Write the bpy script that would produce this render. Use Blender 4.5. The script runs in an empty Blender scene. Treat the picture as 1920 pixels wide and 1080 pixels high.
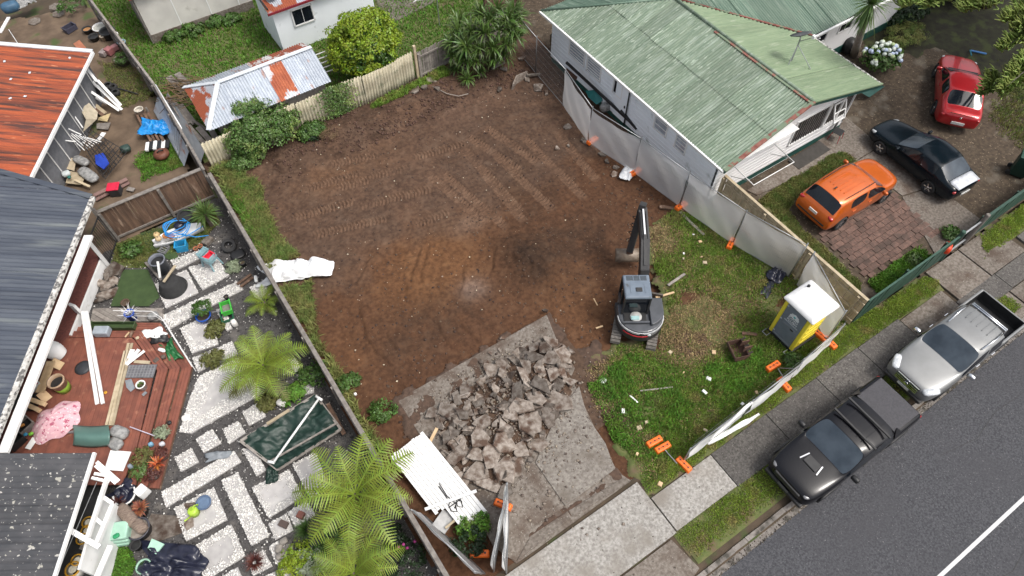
import bpy, bmesh, math, random
import numpy as np
from mathutils import Vector, Matrix, Euler
random.seed(7); RNG = np.random.default_rng(7)
PI = math.pi; R = math.radians
scene = bpy.context.scene
C = scene.collection

# ---------------------------------------------------------------- camera, sky, sun, exposure
# world frame: X runs along the street, Y from the street towards the back fence, metres
TILT, YAW, CAM_H = R(34), R(33.7), 22.0
cam_d = bpy.data.cameras.new('camera'); cam = bpy.data.objects.new('camera', cam_d); C.objects.link(cam)
cam_d.lens = 24; cam_d.sensor_width = 36; cam_d.clip_end = 2000
cam.location = (0, 0, CAM_H); cam.rotation_euler = (TILT, 0, -YAW)
scene.camera = cam
world = bpy.data.worlds.new('World'); scene.world = world; world.use_nodes = True
wn = world.node_tree; wn.nodes.clear()
SUN_EL, SUN_DIR = R(62), Vector((0.6, -0.8, 0))          # high soft sun from the street side
sky = wn.nodes.new('ShaderNodeTexSky'); sky.sky_type = 'NISHITA'; sky.sun_disc = False
sky.sun_elevation = SUN_EL; sky.sun_rotation = math.atan2(SUN_DIR.x, SUN_DIR.y); sky.dust_density = 6; sky.air_density = 1.2
hs = wn.nodes.new('ShaderNodeHueSaturation'); hs.inputs['Saturation'].default_value = 0.42
bg = wn.nodes.new('ShaderNodeBackground'); bg.inputs[1].default_value = 0.15
wo = wn.nodes.new('ShaderNodeOutputWorld')
wn.links.new(sky.outputs[0], hs.inputs['Color']); wn.links.new(hs.outputs[0], bg.inputs[0]); wn.links.new(bg.outputs[0], wo.inputs[0])
sun_d = bpy.data.lights.new('sun', 'SUN'); sun = bpy.data.objects.new('sun', sun_d); C.objects.link(sun)
sun_d.energy = 1.5; sun_d.angle = R(14); sun_d.color = (1, .96, .9)
sv = Vector((SUN_DIR.x*math.cos(SUN_EL), SUN_DIR.y*math.cos(SUN_EL), math.sin(SUN_EL)))
sun.rotation_euler = sv.to_track_quat('Z', 'Y').to_euler(); sun.location = (0, 0, 40)
scene.view_settings.view_transform = 'Standard'; scene.view_settings.look = 'None'
scene.view_settings.exposure = 0.34; scene.view_settings.gamma = 1

# ---------------------------------------------------------------- survey: picture reading -> ground point at height z
_ct, _s = math.cos(TILT), math.sin(TILT); _cy, _sy = math.cos(YAW), math.sin(YAW)
def at(u, v, z=0.0):
    a, b = (u-960)/1280, (540-v)/1280
    x, y, d = a, _ct*b+_s, _ct-_s*b
    k = (CAM_H-z)/d; x *= k; y *= k
    return Vector((x*_cy+y*_sy, -x*_sy+y*_cy, z))
_REG = dict(A=(0,0,3.086),B=(200,0,3.272),C=(600,0,3.272),D=(1000,0,2.909),E=(1480,0,3.273),F=(1400,250,3.087),G=(0,320,3.857),H=(160,320,3.375),I=(0,580,3.858),J=(0,800,3.857),K=(280,560,3.857),L=(280,800,3.556),M=(700,560,3.177),N=(700,780,3.31),O=(1060,360,3.483),Q=(1320,440,3.6),R=(1060,600,3.177),S=(1400,680,3.6),T=(1600,500,3.857),U=(380,120,3.0),V=(600,360,3.0),X=(900,100,2.348),k=(1120,800,3.857),w=(1740,320,5.4),p=(0,0,1))
def Z(r, x, y, z=0.0):
    a, b, s = _REG[r]; return at(a+x/s, b+y/s, z)

# ---------------------------------------------------------------- numpy noise
def _hash(i, j, seed):
    n = (i*374761393 + j*668265263 + seed*69069) & 0xffffffff
    n = ((n ^ (n >> 13))*1274126177) & 0xffffffff
    return ((n ^ (n >> 16)) & 0xffff)/65535.0
def vnoise(x, y, seed=0):
    x = np.asarray(x, float); y = np.asarray(y, float)
    i = np.floor(x).astype(np.int64); j = np.floor(y).astype(np.int64); f = x-i; g = y-j
    f = f*f*(3-2*f); g = g*g*(3-2*g)
    return (_hash(i,j,seed)*(1-f)+_hash(i+1,j,seed)*f)*(1-g)+(_hash(i,j+1,seed)*(1-f)+_hash(i+1,j+1,seed)*f)*g
def fbm(x, y, sc, o=4, seed=0):
    s = 0; a = .5; t = 0
    for k in range(o):
        s = s+a*vnoise(np.asarray(x)*sc*2**k, np.asarray(y)*sc*2**k, seed+k*17); t += a; a *= .5
    return s/t
def inside(px, py, poly):
    px = np.asarray(px); py = np.asarray(py); c = np.zeros(px.shape, bool); n = len(poly)
    for i in range(n):
        x1, y1 = poly[i][0], poly[i][1]; x2, y2 = poly[i-1][0], poly[i-1][1]
        if y1 == y2: continue
        c ^= ((y1 > py) != (y2 > py)) & (px < (x2-x1)*(py-y1)/(y2-y1)+x1)
    return c

def edge_dist(px, py, poly):
    d = np.full(np.shape(px), 99.0)
    for i in range(len(poly)):
        ax, ay, bx, by = poly[i-1][0], poly[i-1][1], poly[i][0], poly[i][1]; dx, dy = bx-ax, by-ay; t = np.clip(((px-ax)*dx+(py-ay)*dy)/(dx*dx+dy*dy+1e-9), 0, 1)
        d = np.minimum(d, np.hypot(px-ax-t*dx, py-ay-t*dy))
    return d
# ---------------------------------------------------------------- materials
MATS = {}
def mat(name, a, b=None, sc=3.0, rough=.8, bump=0.0, bs=40.0, metal=0.0, c=None, csc=1.0, cth=.6, cw=.08, coat=0.0, rnd=0.0, isl=0.0,
        st=(1,1,1), rz=0.0, spec=.5, det=6, trans=0.0, d=None, dsc=25.0, dth=.66, attr=None, sss=0, glow=0, local=False):
    m = bpy.data.materials.new(name); m.use_nodes = True; nt = m.node_tree; n = nt.nodes; ln = nt.links
    bs_ = n['Principled BSDF']; geo = n.new('ShaderNodeNewGeometry')
    pos = geo.outputs['Position']
    if local: pos = n.new('ShaderNodeTexCoord').outputs['Object']
    mp = n.new('ShaderNodeMapping'); mp.vector_type = 'TEXTURE'; mp.inputs['Scale'].default_value = tuple(1/q for q in st); mp.inputs['Rotation'].default_value = (0, 0, rz)
    ln.new(pos, mp.inputs['Vector'])
    def noise(s, dt=det):
        q = n.new('ShaderNodeTexNoise'); q.inputs['Scale'].default_value = s; q.inputs['Detail'].default_value = dt; ln.new(mp.outputs[0], q.inputs['Vector']); return q.outputs[0]
    def mix(f, x, y, mode='MIX'):
        q = n.new('ShaderNodeMix'); q.data_type = 'RGBA'; q.blend_type = mode
        for s, v in ((0, f), (6, x), (7, y)):
            if isinstance(v, (int, float)): q.inputs[s].default_value = v
            elif isinstance(v, tuple): q.inputs[s].default_value = v if len(v) == 4 else (*v, 1)
            else: ln.new(v, q.inputs[s])
        return q.outputs[2]
    def rng(v, lo, hi, o0=0., o1=1.):
        q = n.new('ShaderNodeMapRange'); q.inputs[1].default_value = lo; q.inputs[2].default_value = hi; q.inputs[3].default_value = o0; q.inputs[4].default_value = o1; ln.new(v, q.inputs[0]); return q.outputs[0]
    col = (*a, 1)
    if b: col = mix(rng(noise(sc), .35, .65), (*a, 1), (*b, 1))
    if c: col = mix(rng(noise(csc), cth, cth+cw), col, (*c, 1))
    if d: col = mix(rng(noise(dsc, 2), dth, dth+.03), col, (*d, 1))
    if attr:
        q = n.new('ShaderNodeVertexColor'); q.layer_name = attr; col = mix(1.0, col, q.outputs[0], 'MULTIPLY')
    if rnd or isl:
        v = geo.outputs['Random Per Island'] if isl else n.new('ShaderNodeObjectInfo').outputs['Random']
        k = isl or rnd; hsv = n.new('ShaderNodeHueSaturation'); ln.new(rng(v, 0, 1, 1-k, 1+k), hsv.inputs['Value'])
        if isl: ln.new(rng(v, 0, 1, .5-.02, .5+.02), hsv.inputs['Hue'])
        if isinstance(col, tuple): hsv.inputs['Color'].default_value = col
        else: ln.new(col, hsv.inputs['Color'])
        col = hsv.outputs[0]
    if isinstance(col, tuple): bs_.inputs['Base Color'].default_value = col
    else: ln.new(col, bs_.inputs['Base Color'])
    bs_.inputs['Roughness'].default_value = rough; bs_.inputs['Metallic'].default_value = metal
    bs_.inputs['Specular IOR Level'].default_value = spec; bs_.inputs['Coat Weight'].default_value = coat; bs_.inputs['Coat Roughness'].default_value = .06
    if bump:
        bp = n.new('ShaderNodeBump'); bp.inputs['Strength'].default_value = bump; bp.inputs['Distance'].default_value = .02; ln.new(noise(bs, 3), bp.inputs['Height']); ln.new(bp.outputs[0], bs_.inputs['Normal'])
    out = n['Material Output']
    if trans:                                                # see-through weave or thin leaf
        tr = n.new('ShaderNodeBsdfTransparent'); mx = n.new('ShaderNodeMixShader'); mx.inputs[0].default_value = trans
        ln.new(bs_.outputs[0], mx.inputs[1]); ln.new(tr.outputs[0], mx.inputs[2]); ln.new(mx.outputs[0], out.inputs[0])
    if sss:
        tl = n.new('ShaderNodeBsdfTranslucent'); mx = n.new('ShaderNodeMixShader'); mx.inputs[0].default_value = sss
        if isinstance(col, tuple): tl.inputs[0].default_value = col
        else: ln.new(col, tl.inputs[0])
        ln.new(bs_.outputs[0], mx.inputs[1]); ln.new(tl.outputs[0], mx.inputs[2])
        if trans:
            m2 = n.new('ShaderNodeMixShader'); m2.inputs[0].default_value = trans; ln.new(mx.outputs[0], m2.inputs[1]); ln.new(tr.outputs[0], m2.inputs[2]); ln.new(m2.outputs[0], out.inputs[0])
        else: ln.new(mx.outputs[0], out.inputs[0])
    MATS[name] = m; return m
def mm(x): return MATS[x] if isinstance(x, str) else x
_PC = {}
def paint(r, g, b, rough=.55, var=.12, metal=0, coat=0, rnd=0):        # plain worn colour with a little mottling
    k = (r, g, b, rough, var, metal, coat, rnd)
    if k not in _PC:
        _PC[k] = mat('paint_%d' % len(_PC), (r, g, b), (r*(1-var*2), g*(1-var*2), b*(1-var*2)), 6, rough, .1, 60, metal, coat=coat, rnd=rnd)
    return _PC[k]

# ---------------------------------------------------------------- objects
OFF = {}
def tag(o, label=None, cat=None, group=None, kind=None):
    if label: o['label'] = label
    if cat: o['category'] = cat
    if group: o['group'] = group
    if kind: o['kind'] = kind
    return o
def thing(name, label, cat, loc=(0,0,0), rz=0.0, group=None, world=False, rot=None):
    o = bpy.data.objects.new(name, None); C.objects.link(o); o.empty_display_size = .2
    o.location = loc; o.rotation_euler = rot or (0, 0, rz); tag(o, label, cat, group)
    OFF[o.name] = Vector(loc) if world else Vector((0, 0, 0)); return o
class MB:
    def __init__(s): s.v = []; s.f = []
    def add(s, vs, fs, M=None):
        k = len(s.v)
        s.v += [tuple(M @ Vector(p)) for p in vs] if M else [tuple(p) for p in vs]
        s.f += [tuple(i+k for i in f) for f in fs]; return s
    def box(s, c, d, rz=0, M=None, tp=1.0):                  # centre, full size
        x, y, z = d[0]/2, d[1]/2, d[2]/2
        vs = [(-x,-y,-z),(x,-y,-z),(x,y,-z),(-x,y,-z),(-x*tp,-y*tp,z),(x*tp,-y*tp,z),(x*tp,y*tp,z),(-x*tp,y*tp,z)]
        m = Matrix.Translation(c) @ (M or Matrix.Rotation(rz, 4, 'Z'))
        return s.add(vs, [(3,2,1,0),(4,5,6,7),(0,1,5,4),(1,2,6,5),(2,3,7,6),(3,0,4,7)], m)
    def beam(s, a, b, w, h=None, up=(0,0,1)):                # rectangular bar from a to b
        a, b = Vector(a), Vector(b); h = h or w; d = (b-a); L = d.length; d.normalize(); up = Vector(up)
        if abs(d.dot(up)) > .98: up = Vector((1, 0, 0))
        y = up.cross(d).normalized(); z = d.cross(y)
        M = Matrix((d, y, z)).transposed().to_4x4(); return s.box((a+b)/2, (L, w, h), M=M)
    def tube(s, pts, r, n=6, cap=True):
        pts = [Vector(p) for p in pts]; k = len(s.v); rr = r if isinstance(r, (list, tuple)) else [r]*len(pts); nrm = None
        for i, p in enumerate(pts):
            d = (pts[min(i+1, len(pts)-1)]-pts[max(i-1, 0)]).normalized()
            if nrm is None: nrm = d.orthogonal().normalized()
            else:
                nrm = nrm-d*nrm.dot(d); nrm = nrm.normalized() if nrm.length > 1e-6 else d.orthogonal().normalized()
            q = d.cross(nrm)
            for j in range(n):
                a = 2*PI*j/n; s.v.append(tuple(p+(nrm*math.cos(a)+q*math.sin(a))*rr[i]))
        for i in range(len(pts)-1):
            for j in range(n): s.f.append((k+i*n+j, k+i*n+(j+1)%n, k+(i+1)*n+(j+1)%n, k+(i+1)*n+j))
        if cap: s.f.append(tuple(k+j for j in range(n))[::-1]); s.f.append(tuple(k+(len(pts)-1)*n+j for j in range(n)))
        return s
    def lathe(s, prof, n=20, M=None, close=True):            # (r,z) pairs around Z
        vs = []; fs = []
        for r, z in prof:
            for j in range(n): a = 2*PI*j/n; vs.append((r*math.cos(a), r*math.sin(a), z))
        for i in range(len(prof)-1):
            for j in range(n): fs.append((i*n+j, i*n+(j+1)%n, (i+1)*n+(j+1)%n, (i+1)*n+j))
        if close: fs.append(tuple(range(n))[::-1]); fs.append(tuple((len(prof)-1)*n+j for j in range(n)))
        return s.add(vs, fs, M)
    def prism(s, poly, z0, z1):
        n = len(poly); a = sum(poly[i-1][0]*poly[i][1]-poly[i][0]*poly[i-1][1] for i in range(n))
        if a < 0: poly = poly[::-1]
        vs = [(p[0], p[1], z0) for p in poly]+[(p[0], p[1], z1) for p in poly]
        return s.add(vs, [tuple(range(n))[::-1], tuple(range(n, 2*n))]+[(i, (i+1)%n, n+(i+1)%n, n+i) for i in range(n)])
    def grid(s, fn, nu, nv):                                 # fn(u,v)->point, u,v in 0..1
        k = len(s.v)
        for i in range(nu+1):
            for j in range(nv+1): s.v.append(tuple(fn(i/nu, j/nv)))
        for i in range(nu):
            for j in range(nv): a = k+i*(nv+1)+j; s.f.append((a, a+nv+1, a+nv+2, a+1))
        return s
    def mesh(s, name, m=None, off=None, smooth=False):
        me = bpy.data.meshes.new(name); o = off or (0, 0, 0)
        me.from_pydata([(p[0]-o[0], p[1]-o[1], p[2]-o[2]) for p in s.v], [], s.f); me.validate(); me.update()
        if m: me.materials.append(mm(m))
        if smooth: me.polygons.foreach_set('use_smooth', [True]*len(me.polygons))
        return me
    def build(s, name, m, parent=None, smooth=False, **kw):
        off = OFF.get(parent.name, Vector()) if parent else Vector()
        o = bpy.data.objects.new(name, s.mesh(name, m, off, smooth)); C.objects.link(o); o.parent = parent; OFF[o.name] = off
        tag(o, kw.get('label'), kw.get('cat'), kw.get('group'), kw.get('kind'))
        if kw.get('bevel'):
            b = o.modifiers.new('bevel', 'BEVEL'); b.width = kw['bevel']; b.segments = kw.get('seg', 2); b.limit_method = 'ANGLE'
        if kw.get('solid'):
            b = o.modifiers.new('solid', 'SOLIDIFY'); b.thickness = kw['solid']; b.offset = 0
        if kw.get('sub'):
            b = o.modifiers.new('sub', 'SUBSURF'); b.levels = b.render_levels = kw['sub']
        return o
def piece(name, me, parent, loc, rot=(0,0,0), scale=(1,1,1), **kw):      # object sharing mesh data
    o = bpy.data.objects.new(name, me); C.objects.link(o); o.parent = parent
    off = OFF.get(parent.name, Vector()) if parent else Vector()
    o.location = Vector(loc)-off; o.rotation_euler = rot; o.scale = scale; OFF[o.name] = Vector(); tag(o, kw.get('label'), kw.get('cat'), kw.get('group'), kw.get('kind')); return o
def dup(root, loc, rz=0, label=None, rot=None, scale=None, parent=None):
    def cp(o, par):
        c = o.copy(); C.objects.link(c); c.parent = par; OFF[c.name] = OFF.get(o.name, Vector())
        for ch in list(o.children): cp(ch, c)
        return c
    r = cp(root, parent); r.location = loc; r.rotation_euler = rot or (0, 0, rz)
    if label: r['label'] = label
    if scale: r.scale = (scale,)*3 if isinstance(scale, (int, float)) else scale
    return r
def npmesh(name, V, F, m, parent=None, kind=None, label=None, cat=None, smooth=False, col=None, base=None):
    V = np.asarray(V, np.float32).reshape(-1, 3); F = np.asarray(F, np.int32); k = F.shape[1]
    off = np.array(OFF.get(parent.name, Vector()) if parent else (base or (0,0,0)), np.float32)
    me = bpy.data.meshes.new(name); me.vertices.add(len(V)); me.vertices.foreach_set('co', (V-off).ravel())
    me.loops.add(F.size); me.loops.foreach_set('vertex_index', F.ravel()); me.polygons.add(len(F))
    me.polygons.foreach_set('loop_start', np.arange(0, F.size, k, dtype=np.int32))
    if smooth: me.polygons.foreach_set('use_smooth', np.ones(len(F), bool))
    if col is not None:
        ca = me.color_attributes.new('tone', 'FLOAT_COLOR', 'POINT'); c4 = np.ones((len(V), 4), np.float32); c4[:, :3] = col; ca.data.foreach_set('color', c4.ravel())
    me.update(calc_edges=True); me.materials.append(mm(m))
    o = bpy.data.objects.new(name, me); C.objects.link(o); o.parent = parent; OFF[o.name] = Vector(off.tolist()) if parent else Vector()
    if not parent and base: o.location = base
    tag(o, label, cat, None, kind); return o
def leaves(P, N, size, asp=.55, seed=0, curl=.25):           # leaf-shaped quads at points P facing N
    r = np.random.default_rng(seed); n = len(P); sz = size*(.65+.7*r.random(n))[:, None]
    N = N+r.normal(0, .45, (n, 3)); N /= np.linalg.norm(N, axis=1)[:, None]+1e-9
    T = np.cross(N, r.normal(0, 1, (n, 3))); T /= np.linalg.norm(T, axis=1)[:, None]+1e-9; B = np.cross(N, T)
    V = np.stack([P-T*sz*.5, P+B*sz*asp*.5+N*sz*curl*.4, P+T*sz*.5-N*sz*curl*.3, P-B*sz*asp*.5+N*sz*curl*.4], 1)
    return V.reshape(-1, 3), np.arange(4*n).reshape(-1, 4)
def clumps(c, rad, nc, cr, nl, seed, up=.35, shell=.55, low=-.35):   # leaf points in lumpy clumps over an ellipsoid
    r = np.random.default_rng(seed); d = r.normal(0, 1, (nc, 3)); d /= np.linalg.norm(d, axis=1)[:, None]; d[:, 2] = np.where(d[:, 2] < low, -d[:, 2]*.6, d[:, 2])
    rr = shell+(1-shell)*r.random(nc)**.6; cc = np.array(c)+d*np.array(rad)*rr[:, None]; s = cr*(.6+.8*r.random(nc))
    e = r.normal(0, 1, (nc, nl, 3)); e /= np.linalg.norm(e, axis=2)[:, :, None]; e[:, :, 2] = np.abs(e[:, :, 2])*.9-.25
    P = cc[:, None, :]+e*s[:, None, None]*(.55+.5*r.random((nc, nl, 1))); N = e*.7+d[:, None, :]*.6+np.array([0, 0, up])
    return P.reshape(-1, 3), N.reshape(-1, 3)
def grass(name, poly, n, h, m, label, z=0.0, w=.02, mask=None, lean=.6, seed=1, kind='stuff', parent=None, zf=None, cat='grass', fade=.25):
    r = np.random.default_rng(seed); poly = [(p[0], p[1]) for p in poly]; xs = [p[0] for p in poly]; ys = [p[1] for p in poly]
    pts = np.zeros((0, 2))
    while len(pts) < n:
        q = np.column_stack([r.uniform(min(xs), max(xs), n), r.uniform(min(ys), max(ys), n)]); k = inside(q[:, 0], q[:, 1], poly)
        k &= r.random(n) < np.clip(edge_dist(q[:, 0], q[:, 1], poly)/fade+(fbm(q[:, 0], q[:, 1], 2.0, 3, seed+3)-.42)*2.2, 0, 1)
        if mask is not None: k &= r.random(n) < mask(q[:, 0], q[:, 1])
        if k.sum() == 0: break
        pts = np.vstack([pts, q[k]])
    pts = pts[:n]; n = len(pts); zz = zf(pts[:, 0], pts[:, 1]) if zf else np.full(n, z)
    b = np.column_stack([pts, zz]); hh = h*(.4+.9*r.random(n))*(.5+1.0*fbm(pts[:, 0], pts[:, 1], 1.3, 3, seed)); a = r.random(n)*2*PI; d = np.column_stack([np.cos(a), np.sin(a), 0*a])
    ww = w*(.6+.8*r.random(n)); sd = np.column_stack([-np.sin(a), np.cos(a), 0*a])*ww[:, None]; ln = lean*r.random(n)
    mid = b+d*(hh*ln*.35)[:, None]+np.column_stack([0*a, 0*a, hh*.65]); tip = b+d*(hh*ln*1.1)[:, None]+np.column_stack([0*a, 0*a, hh*(1-.35*ln)])
    V = np.stack([b-sd, b+sd, mid+sd*.7, mid-sd*.7, tip], 1).reshape(-1, 3); i = np.arange(n)[:, None]*5
    F = np.vstack([i+np.array([[0, 1, 2]]), i+np.array([[0, 2, 3]]), i+np.array([[3, 2, 4]])])
    return npmesh(name, V, F, m, parent, kind, label, cat if not parent else None)
def ribbon_leaves(n, L, w, el0=(20, 80), droop=1.0, seed=0, seg=5, base=0.05):      # rosette of strap leaves at the origin
    r = np.random.default_rng(seed); V = []; F = []
    for i in range(n):
        a = i*2.39996+r.normal(0, .2); el = R(el0[0]+(el0[1]-el0[0])*(1-i/n))+r.normal(0, .08); l = L*(.7+.5*r.random()); k = len(V)
        x, z = base, 0.; e = el; cx, sx = math.cos(a), math.sin(a)
        for j in range(seg+1):
            t = j/seg; ww = w*(.55+.9*t if t < .5 else 2.0*(1-t)+.02)*.5
            V += [(x*cx-sx*ww, x*sx+cx*ww, z+ww*.35), (x*cx, x*sx, z), (x*cx+sx*ww, x*sx-cx*ww, z+ww*.35)]
            x += math.cos(e)*l/seg; z += math.sin(e)*l/seg; e -= droop*(.25+.3*r.random())*t*1.6
        for j in range(seg):
            q = k+3*j; F += [(q, q+1, q+4, q+3), (q+1, q+2, q+5, q+4)]
    b = MB(); b.v = V; b.f = F; return b
def terr(name, poly, z, m, res=.12, amp=.03, sc=1.2, seed=0, rag=.12, kind='structure', edge_drop=.06):   # natural ground patch with ragged edge
    xs = [p[0] for p in poly]; ys = [p[1] for p in poly]; poly = [(p[0], p[1]) for p in poly]
    X, Y = np.meshgrid(np.arange(min(xs)-.2, max(xs)+.2, res), np.arange(min(ys)-.2, max(ys)+.2, res), indexing='ij')
    jx = (fbm(X, Y, 2.2, 3, seed+5)-.5)*rag*2.4; jy = (fbm(X, Y, 2.2, 3, seed+9)-.5)*rag*2.4
    ins = inside(X+jx, Y+jy, poly); H_ = z+(fbm(X, Y, sc, 5, seed)-.5)*2*amp
    k = ins.astype(float); e = k.copy()
    e[1:-1, 1:-1] = (k[1:-1, 1:-1]+k[2:, 1:-1]+k[:-2, 1:-1]+k[1:-1, 2:]+k[1:-1, :-2])/5
    H_ = H_-(1-e)*edge_drop; nx, ny = X.shape; idx = np.arange(nx*ny).reshape(nx, ny)
    fk = ins[:-1, :-1] | ins[1:, :-1] | ins[1:, 1:] | ins[:-1, 1:]
    F = np.stack([idx[:-1, :-1], idx[1:, :-1], idx[1:, 1:], idx[:-1, 1:]], -1)[fk]
    used, inv = np.unique(F, return_inverse=True); V = np.column_stack([X.ravel(), Y.ravel(), H_.ravel()])[used]
    return npmesh(name, V, inv.reshape(-1, 4), m, None, kind, smooth=True)
def corr_plane(parent, name, O, U, Vd, poly, m, sw=.8, pitch=.1, amp=.014, rs=0, lap=.0, step=4, kw=None):
    # corrugated sheets laid over a convex polygon in (u,v) with origin O, U along the eave and Vd down the slope
    O, U, Vd = Vector(O), Vector(U).normalized(), Vector(Vd).normalized(); Nn = U.cross(Vd).normalized()
    if Nn.z < 0: Nn = -Nn
    us = [p[0] for p in poly]; u0, u1 = min(us), max(us); rr = random.Random(rs); k = 0; a = u0; out = []
    def vr(u):
        hs_ = []
        for i in range(len(poly)):
            p, q = poly[i-1], poly[i]
            if min(p[0], q[0])-1e-6 <= u <= max(p[0], q[0])+1e-6:
                if abs(p[0]-q[0]) < 1e-6: hs_ += [p[1], q[1]]
                else: hs_.append(p[1]+(q[1]-p[1])*(u-p[0])/(q[0]-p[0]))
        return (min(hs_), max(hs_)) if hs_ else (0, 0)
    while a < u1-1e-4:
        b = min(a+sw, u1); n = max(4, int((b-a)/pitch*step)); M = MB(); dz = rr.uniform(-.006, .006); dl = rr.uniform(-.02, .02)
        for i in range(n+1):
            u = a+(b-a)*i/n; lo, hi = vr(min(max(u, u0+1e-4), u1-1e-4)); w = amp*math.sin(2*PI*u/pitch)+dz
            for t in (0, .5, 1): M.v.append(tuple(O+U*u+Vd*(lo+(hi+dl-lo)*t)+Nn*w))
        for i in range(n):
            for t in (0, 1): q = i*3+t; M.f.append((q, q+3, q+4, q+1))
        out.append(M.build(name, m, parent, True)); a = b; k += 1
    return out
# ---------------------------------------------------------------- materials in use
mat('soil', (.100,.064,.044), (.060,.038,.027), 7, .95, .8, 22, c=(.122,.084,.06), csc=2.2, cth=.54, cw=.25, d=(.2,.15,.11), dsc=22, dth=.73, attr='tone', spec=.2)
mat('earth', (.085,.06,.04), (.05,.038,.024), 1.6, .95, .5, 25, c=(.05,.07,.02), csc=.9, cth=.56, cw=.1)
mat('lawn_earth', (.075,.105,.026), (.12,.12,.045), 5, .95, .5, 30, c=(.12,.085,.05), csc=1.3, cth=.54, cw=.12)
mat('yard_litter', (.082,.06,.04), (.045,.032,.021), 6, .95, .6, 30, c=(.13,.11,.085), csc=1.0, cth=.56, cw=.12, d=(.24,.19,.13), dsc=13, dth=.66)
mat('yard_dirt', (.15,.105,.07), (.085,.058,.038), 1.5, .95, .5, 25, c=(.06,.085,.025), csc=.8, cth=.62, cw=.1)
mat('asphalt', (.034,.035,.041), (.074,.075,.082), 17, .9, .6, 40, c=(.052,.052,.058), csc=.5, cth=.46, cw=.3, d=(.17,.17,.17), dsc=24, dth=.69)
mat('asphalt_dark', (.056,.051,.047), (.125,.116,.107), 15, .92, .6, 40, c=(.07,.064,.06), csc=1.0, cth=.48, cw=.3, d=(.24,.23,.21), dsc=22, dth=.66, rnd=.14)
mat('concrete', (.20,.187,.17), (.36,.345,.32), 12, .88, .5, 40, c=(.2,.18,.155), csc=1.1, cth=.48, cw=.22, d=(.19,.17,.15), dsc=22, dth=.64, rnd=.07)
mat('concrete_dirty', (.11,.09,.074), (.2,.175,.15), 10, .9, .6, 36, c=(.085,.06,.045), csc=1.2, cth=.5, cw=.2, d=(.26,.24,.21), dsc=18, dth=.66, rnd=.12)
mat('rubble', (.25,.218,.19), (.125,.098,.078), 7, .94, .9, 22, c=(.07,.043,.03), csc=2.6, cth=.5, cw=.14, rnd=.5)
mat('concrete_mid', (.15,.132,.115), (.25,.228,.2), 10, .9, .5, 36, c=(.13,.11,.09), csc=1.4, cth=.5, cw=.2, d=(.12,.1,.085), dsc=16, dth=.62)
mat('white_line', (.62,.62,.62), (.5,.5,.5), 30, .7, .3, 90, d=(.25,.25,.26), dsc=40, dth=.7)
mat('kerb', (.16,.14,.125), (.24,.22,.2), 12, .9, .5, 60, c=(.06,.055,.045), csc=3, cth=.5, cw=.12, rnd=.12)
mat('grass', (.22,.32,.045), (.13,.225,.03), 2.4, .7, sss=.3, isl=.45, c=(.30,.27,.09), csc=1.6, cth=.52, cw=.15)
mat('grass_yellow', (.30,.38,.055), (.19,.28,.035), 2.4, .7, sss=.3, isl=.45, c=(.36,.31,.11), csc=1.4, cth=.55, cw=.15)  # brighter, yellower mown grass of the verges
mat('grass_dry', (.36,.26,.135), (.22,.15,.075), 3.0, .8, isl=.5, c=(.15,.19,.05), csc=.9, cth=.6, cw=.15, sss=.15)
mat('grass_rich', (.15,.30,.033), (.09,.205,.024), 2.4, .65, sss=.3, isl=.45, c=(.19,.24,.05), csc=1.2, cth=.56, cw=.15)
mat('grass_olive', (.23,.22,.07), (.115,.175,.035), 2.2, .75, sss=.25, isl=.45)
mat('scoria', (.085,.08,.078), (.045,.042,.042), 22, .95, 1.0, 35, c=(.12,.11,.1), csc=1.5, cth=.58, cw=.12, d=(.6,.58,.55), dsc=24, dth=.7)
mat('pebble', (.74,.72,.69), (.6,.58,.55), 9, .7, .3, 60, isl=.3)
mat('slab', (.36,.345,.34), (.45,.435,.42), 4, .85, .2, 60, c=(.5,.485,.46), csc=2.0, cth=.6, cw=.1, rnd=.08)
mat('paver', (.155,.092,.072), (.095,.06,.048), 9, .88, .5, 50, c=(.075,.05,.04), csc=1.5, cth=.5, cw=.15, rnd=.2)
mat('turf', (.05,.085,.028), (.035,.062,.02), 3, .95, .6, 90)
mat('wood_grey', (.27,.245,.22), (.17,.15,.135), 6, .9, .3, 40, st=(1,1,1), rnd=.22)
mat('wood_pale', (.46,.385,.27), (.36,.29,.19), 5, .8, .2, 40, rnd=.16)
mat('wood_raw', (.55,.40,.24), (.46,.32,.18), 5, .75, .2, 40, rnd=.1)
mat('wood_brown', (.16,.095,.062), (.095,.056,.038), 6, .85, .3, 40, st=(1,1,.25), rnd=.2, c=(.26,.18,.13), csc=5, cth=.58, cw=.1)
mat('deck', (.215,.072,.045), (.15,.05,.034), 3.0, .65, .2, 60, rnd=.12, c=(.30,.135,.085), csc=3.2, cth=.62, cw=.12)
mat('deck_felt', (.175,.058,.045), (.125,.042,.034), 14, .9, .5, 70)
mat('fibro', (.52,.48,.36), (.40,.36,.26), 2.4, .85, .3, 30, c=(.24,.25,.17), csc=2.2, cth=.56, cw=.16, rnd=.06)
mat('roof_green', (.105,.155,.105), (.16,.21,.148), 3.2, .6, .15, 40, st=(.4,3.0,1), c=(.27,.325,.27), csc=1.7, cth=.5, cw=.3, d=(.26,.315,.25), dsc=6, dth=.6, rnd=.14)
mat('roof_green_fresh', (.15,.21,.125), (.2,.26,.16), 2.0, .55, .1, 40, st=(.3,3.4,1), c=(.31,.35,.26), csc=2.4, cth=.58, cw=.2, rnd=.07)
mat('roof_green_dark', (.085,.145,.105), (.13,.19,.14), 2.0, .5, .1, 40, st=(3.6,.3,1), c=(.24,.3,.25), csc=2.0, cth=.58, cw=.25, rnd=.12)
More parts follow.
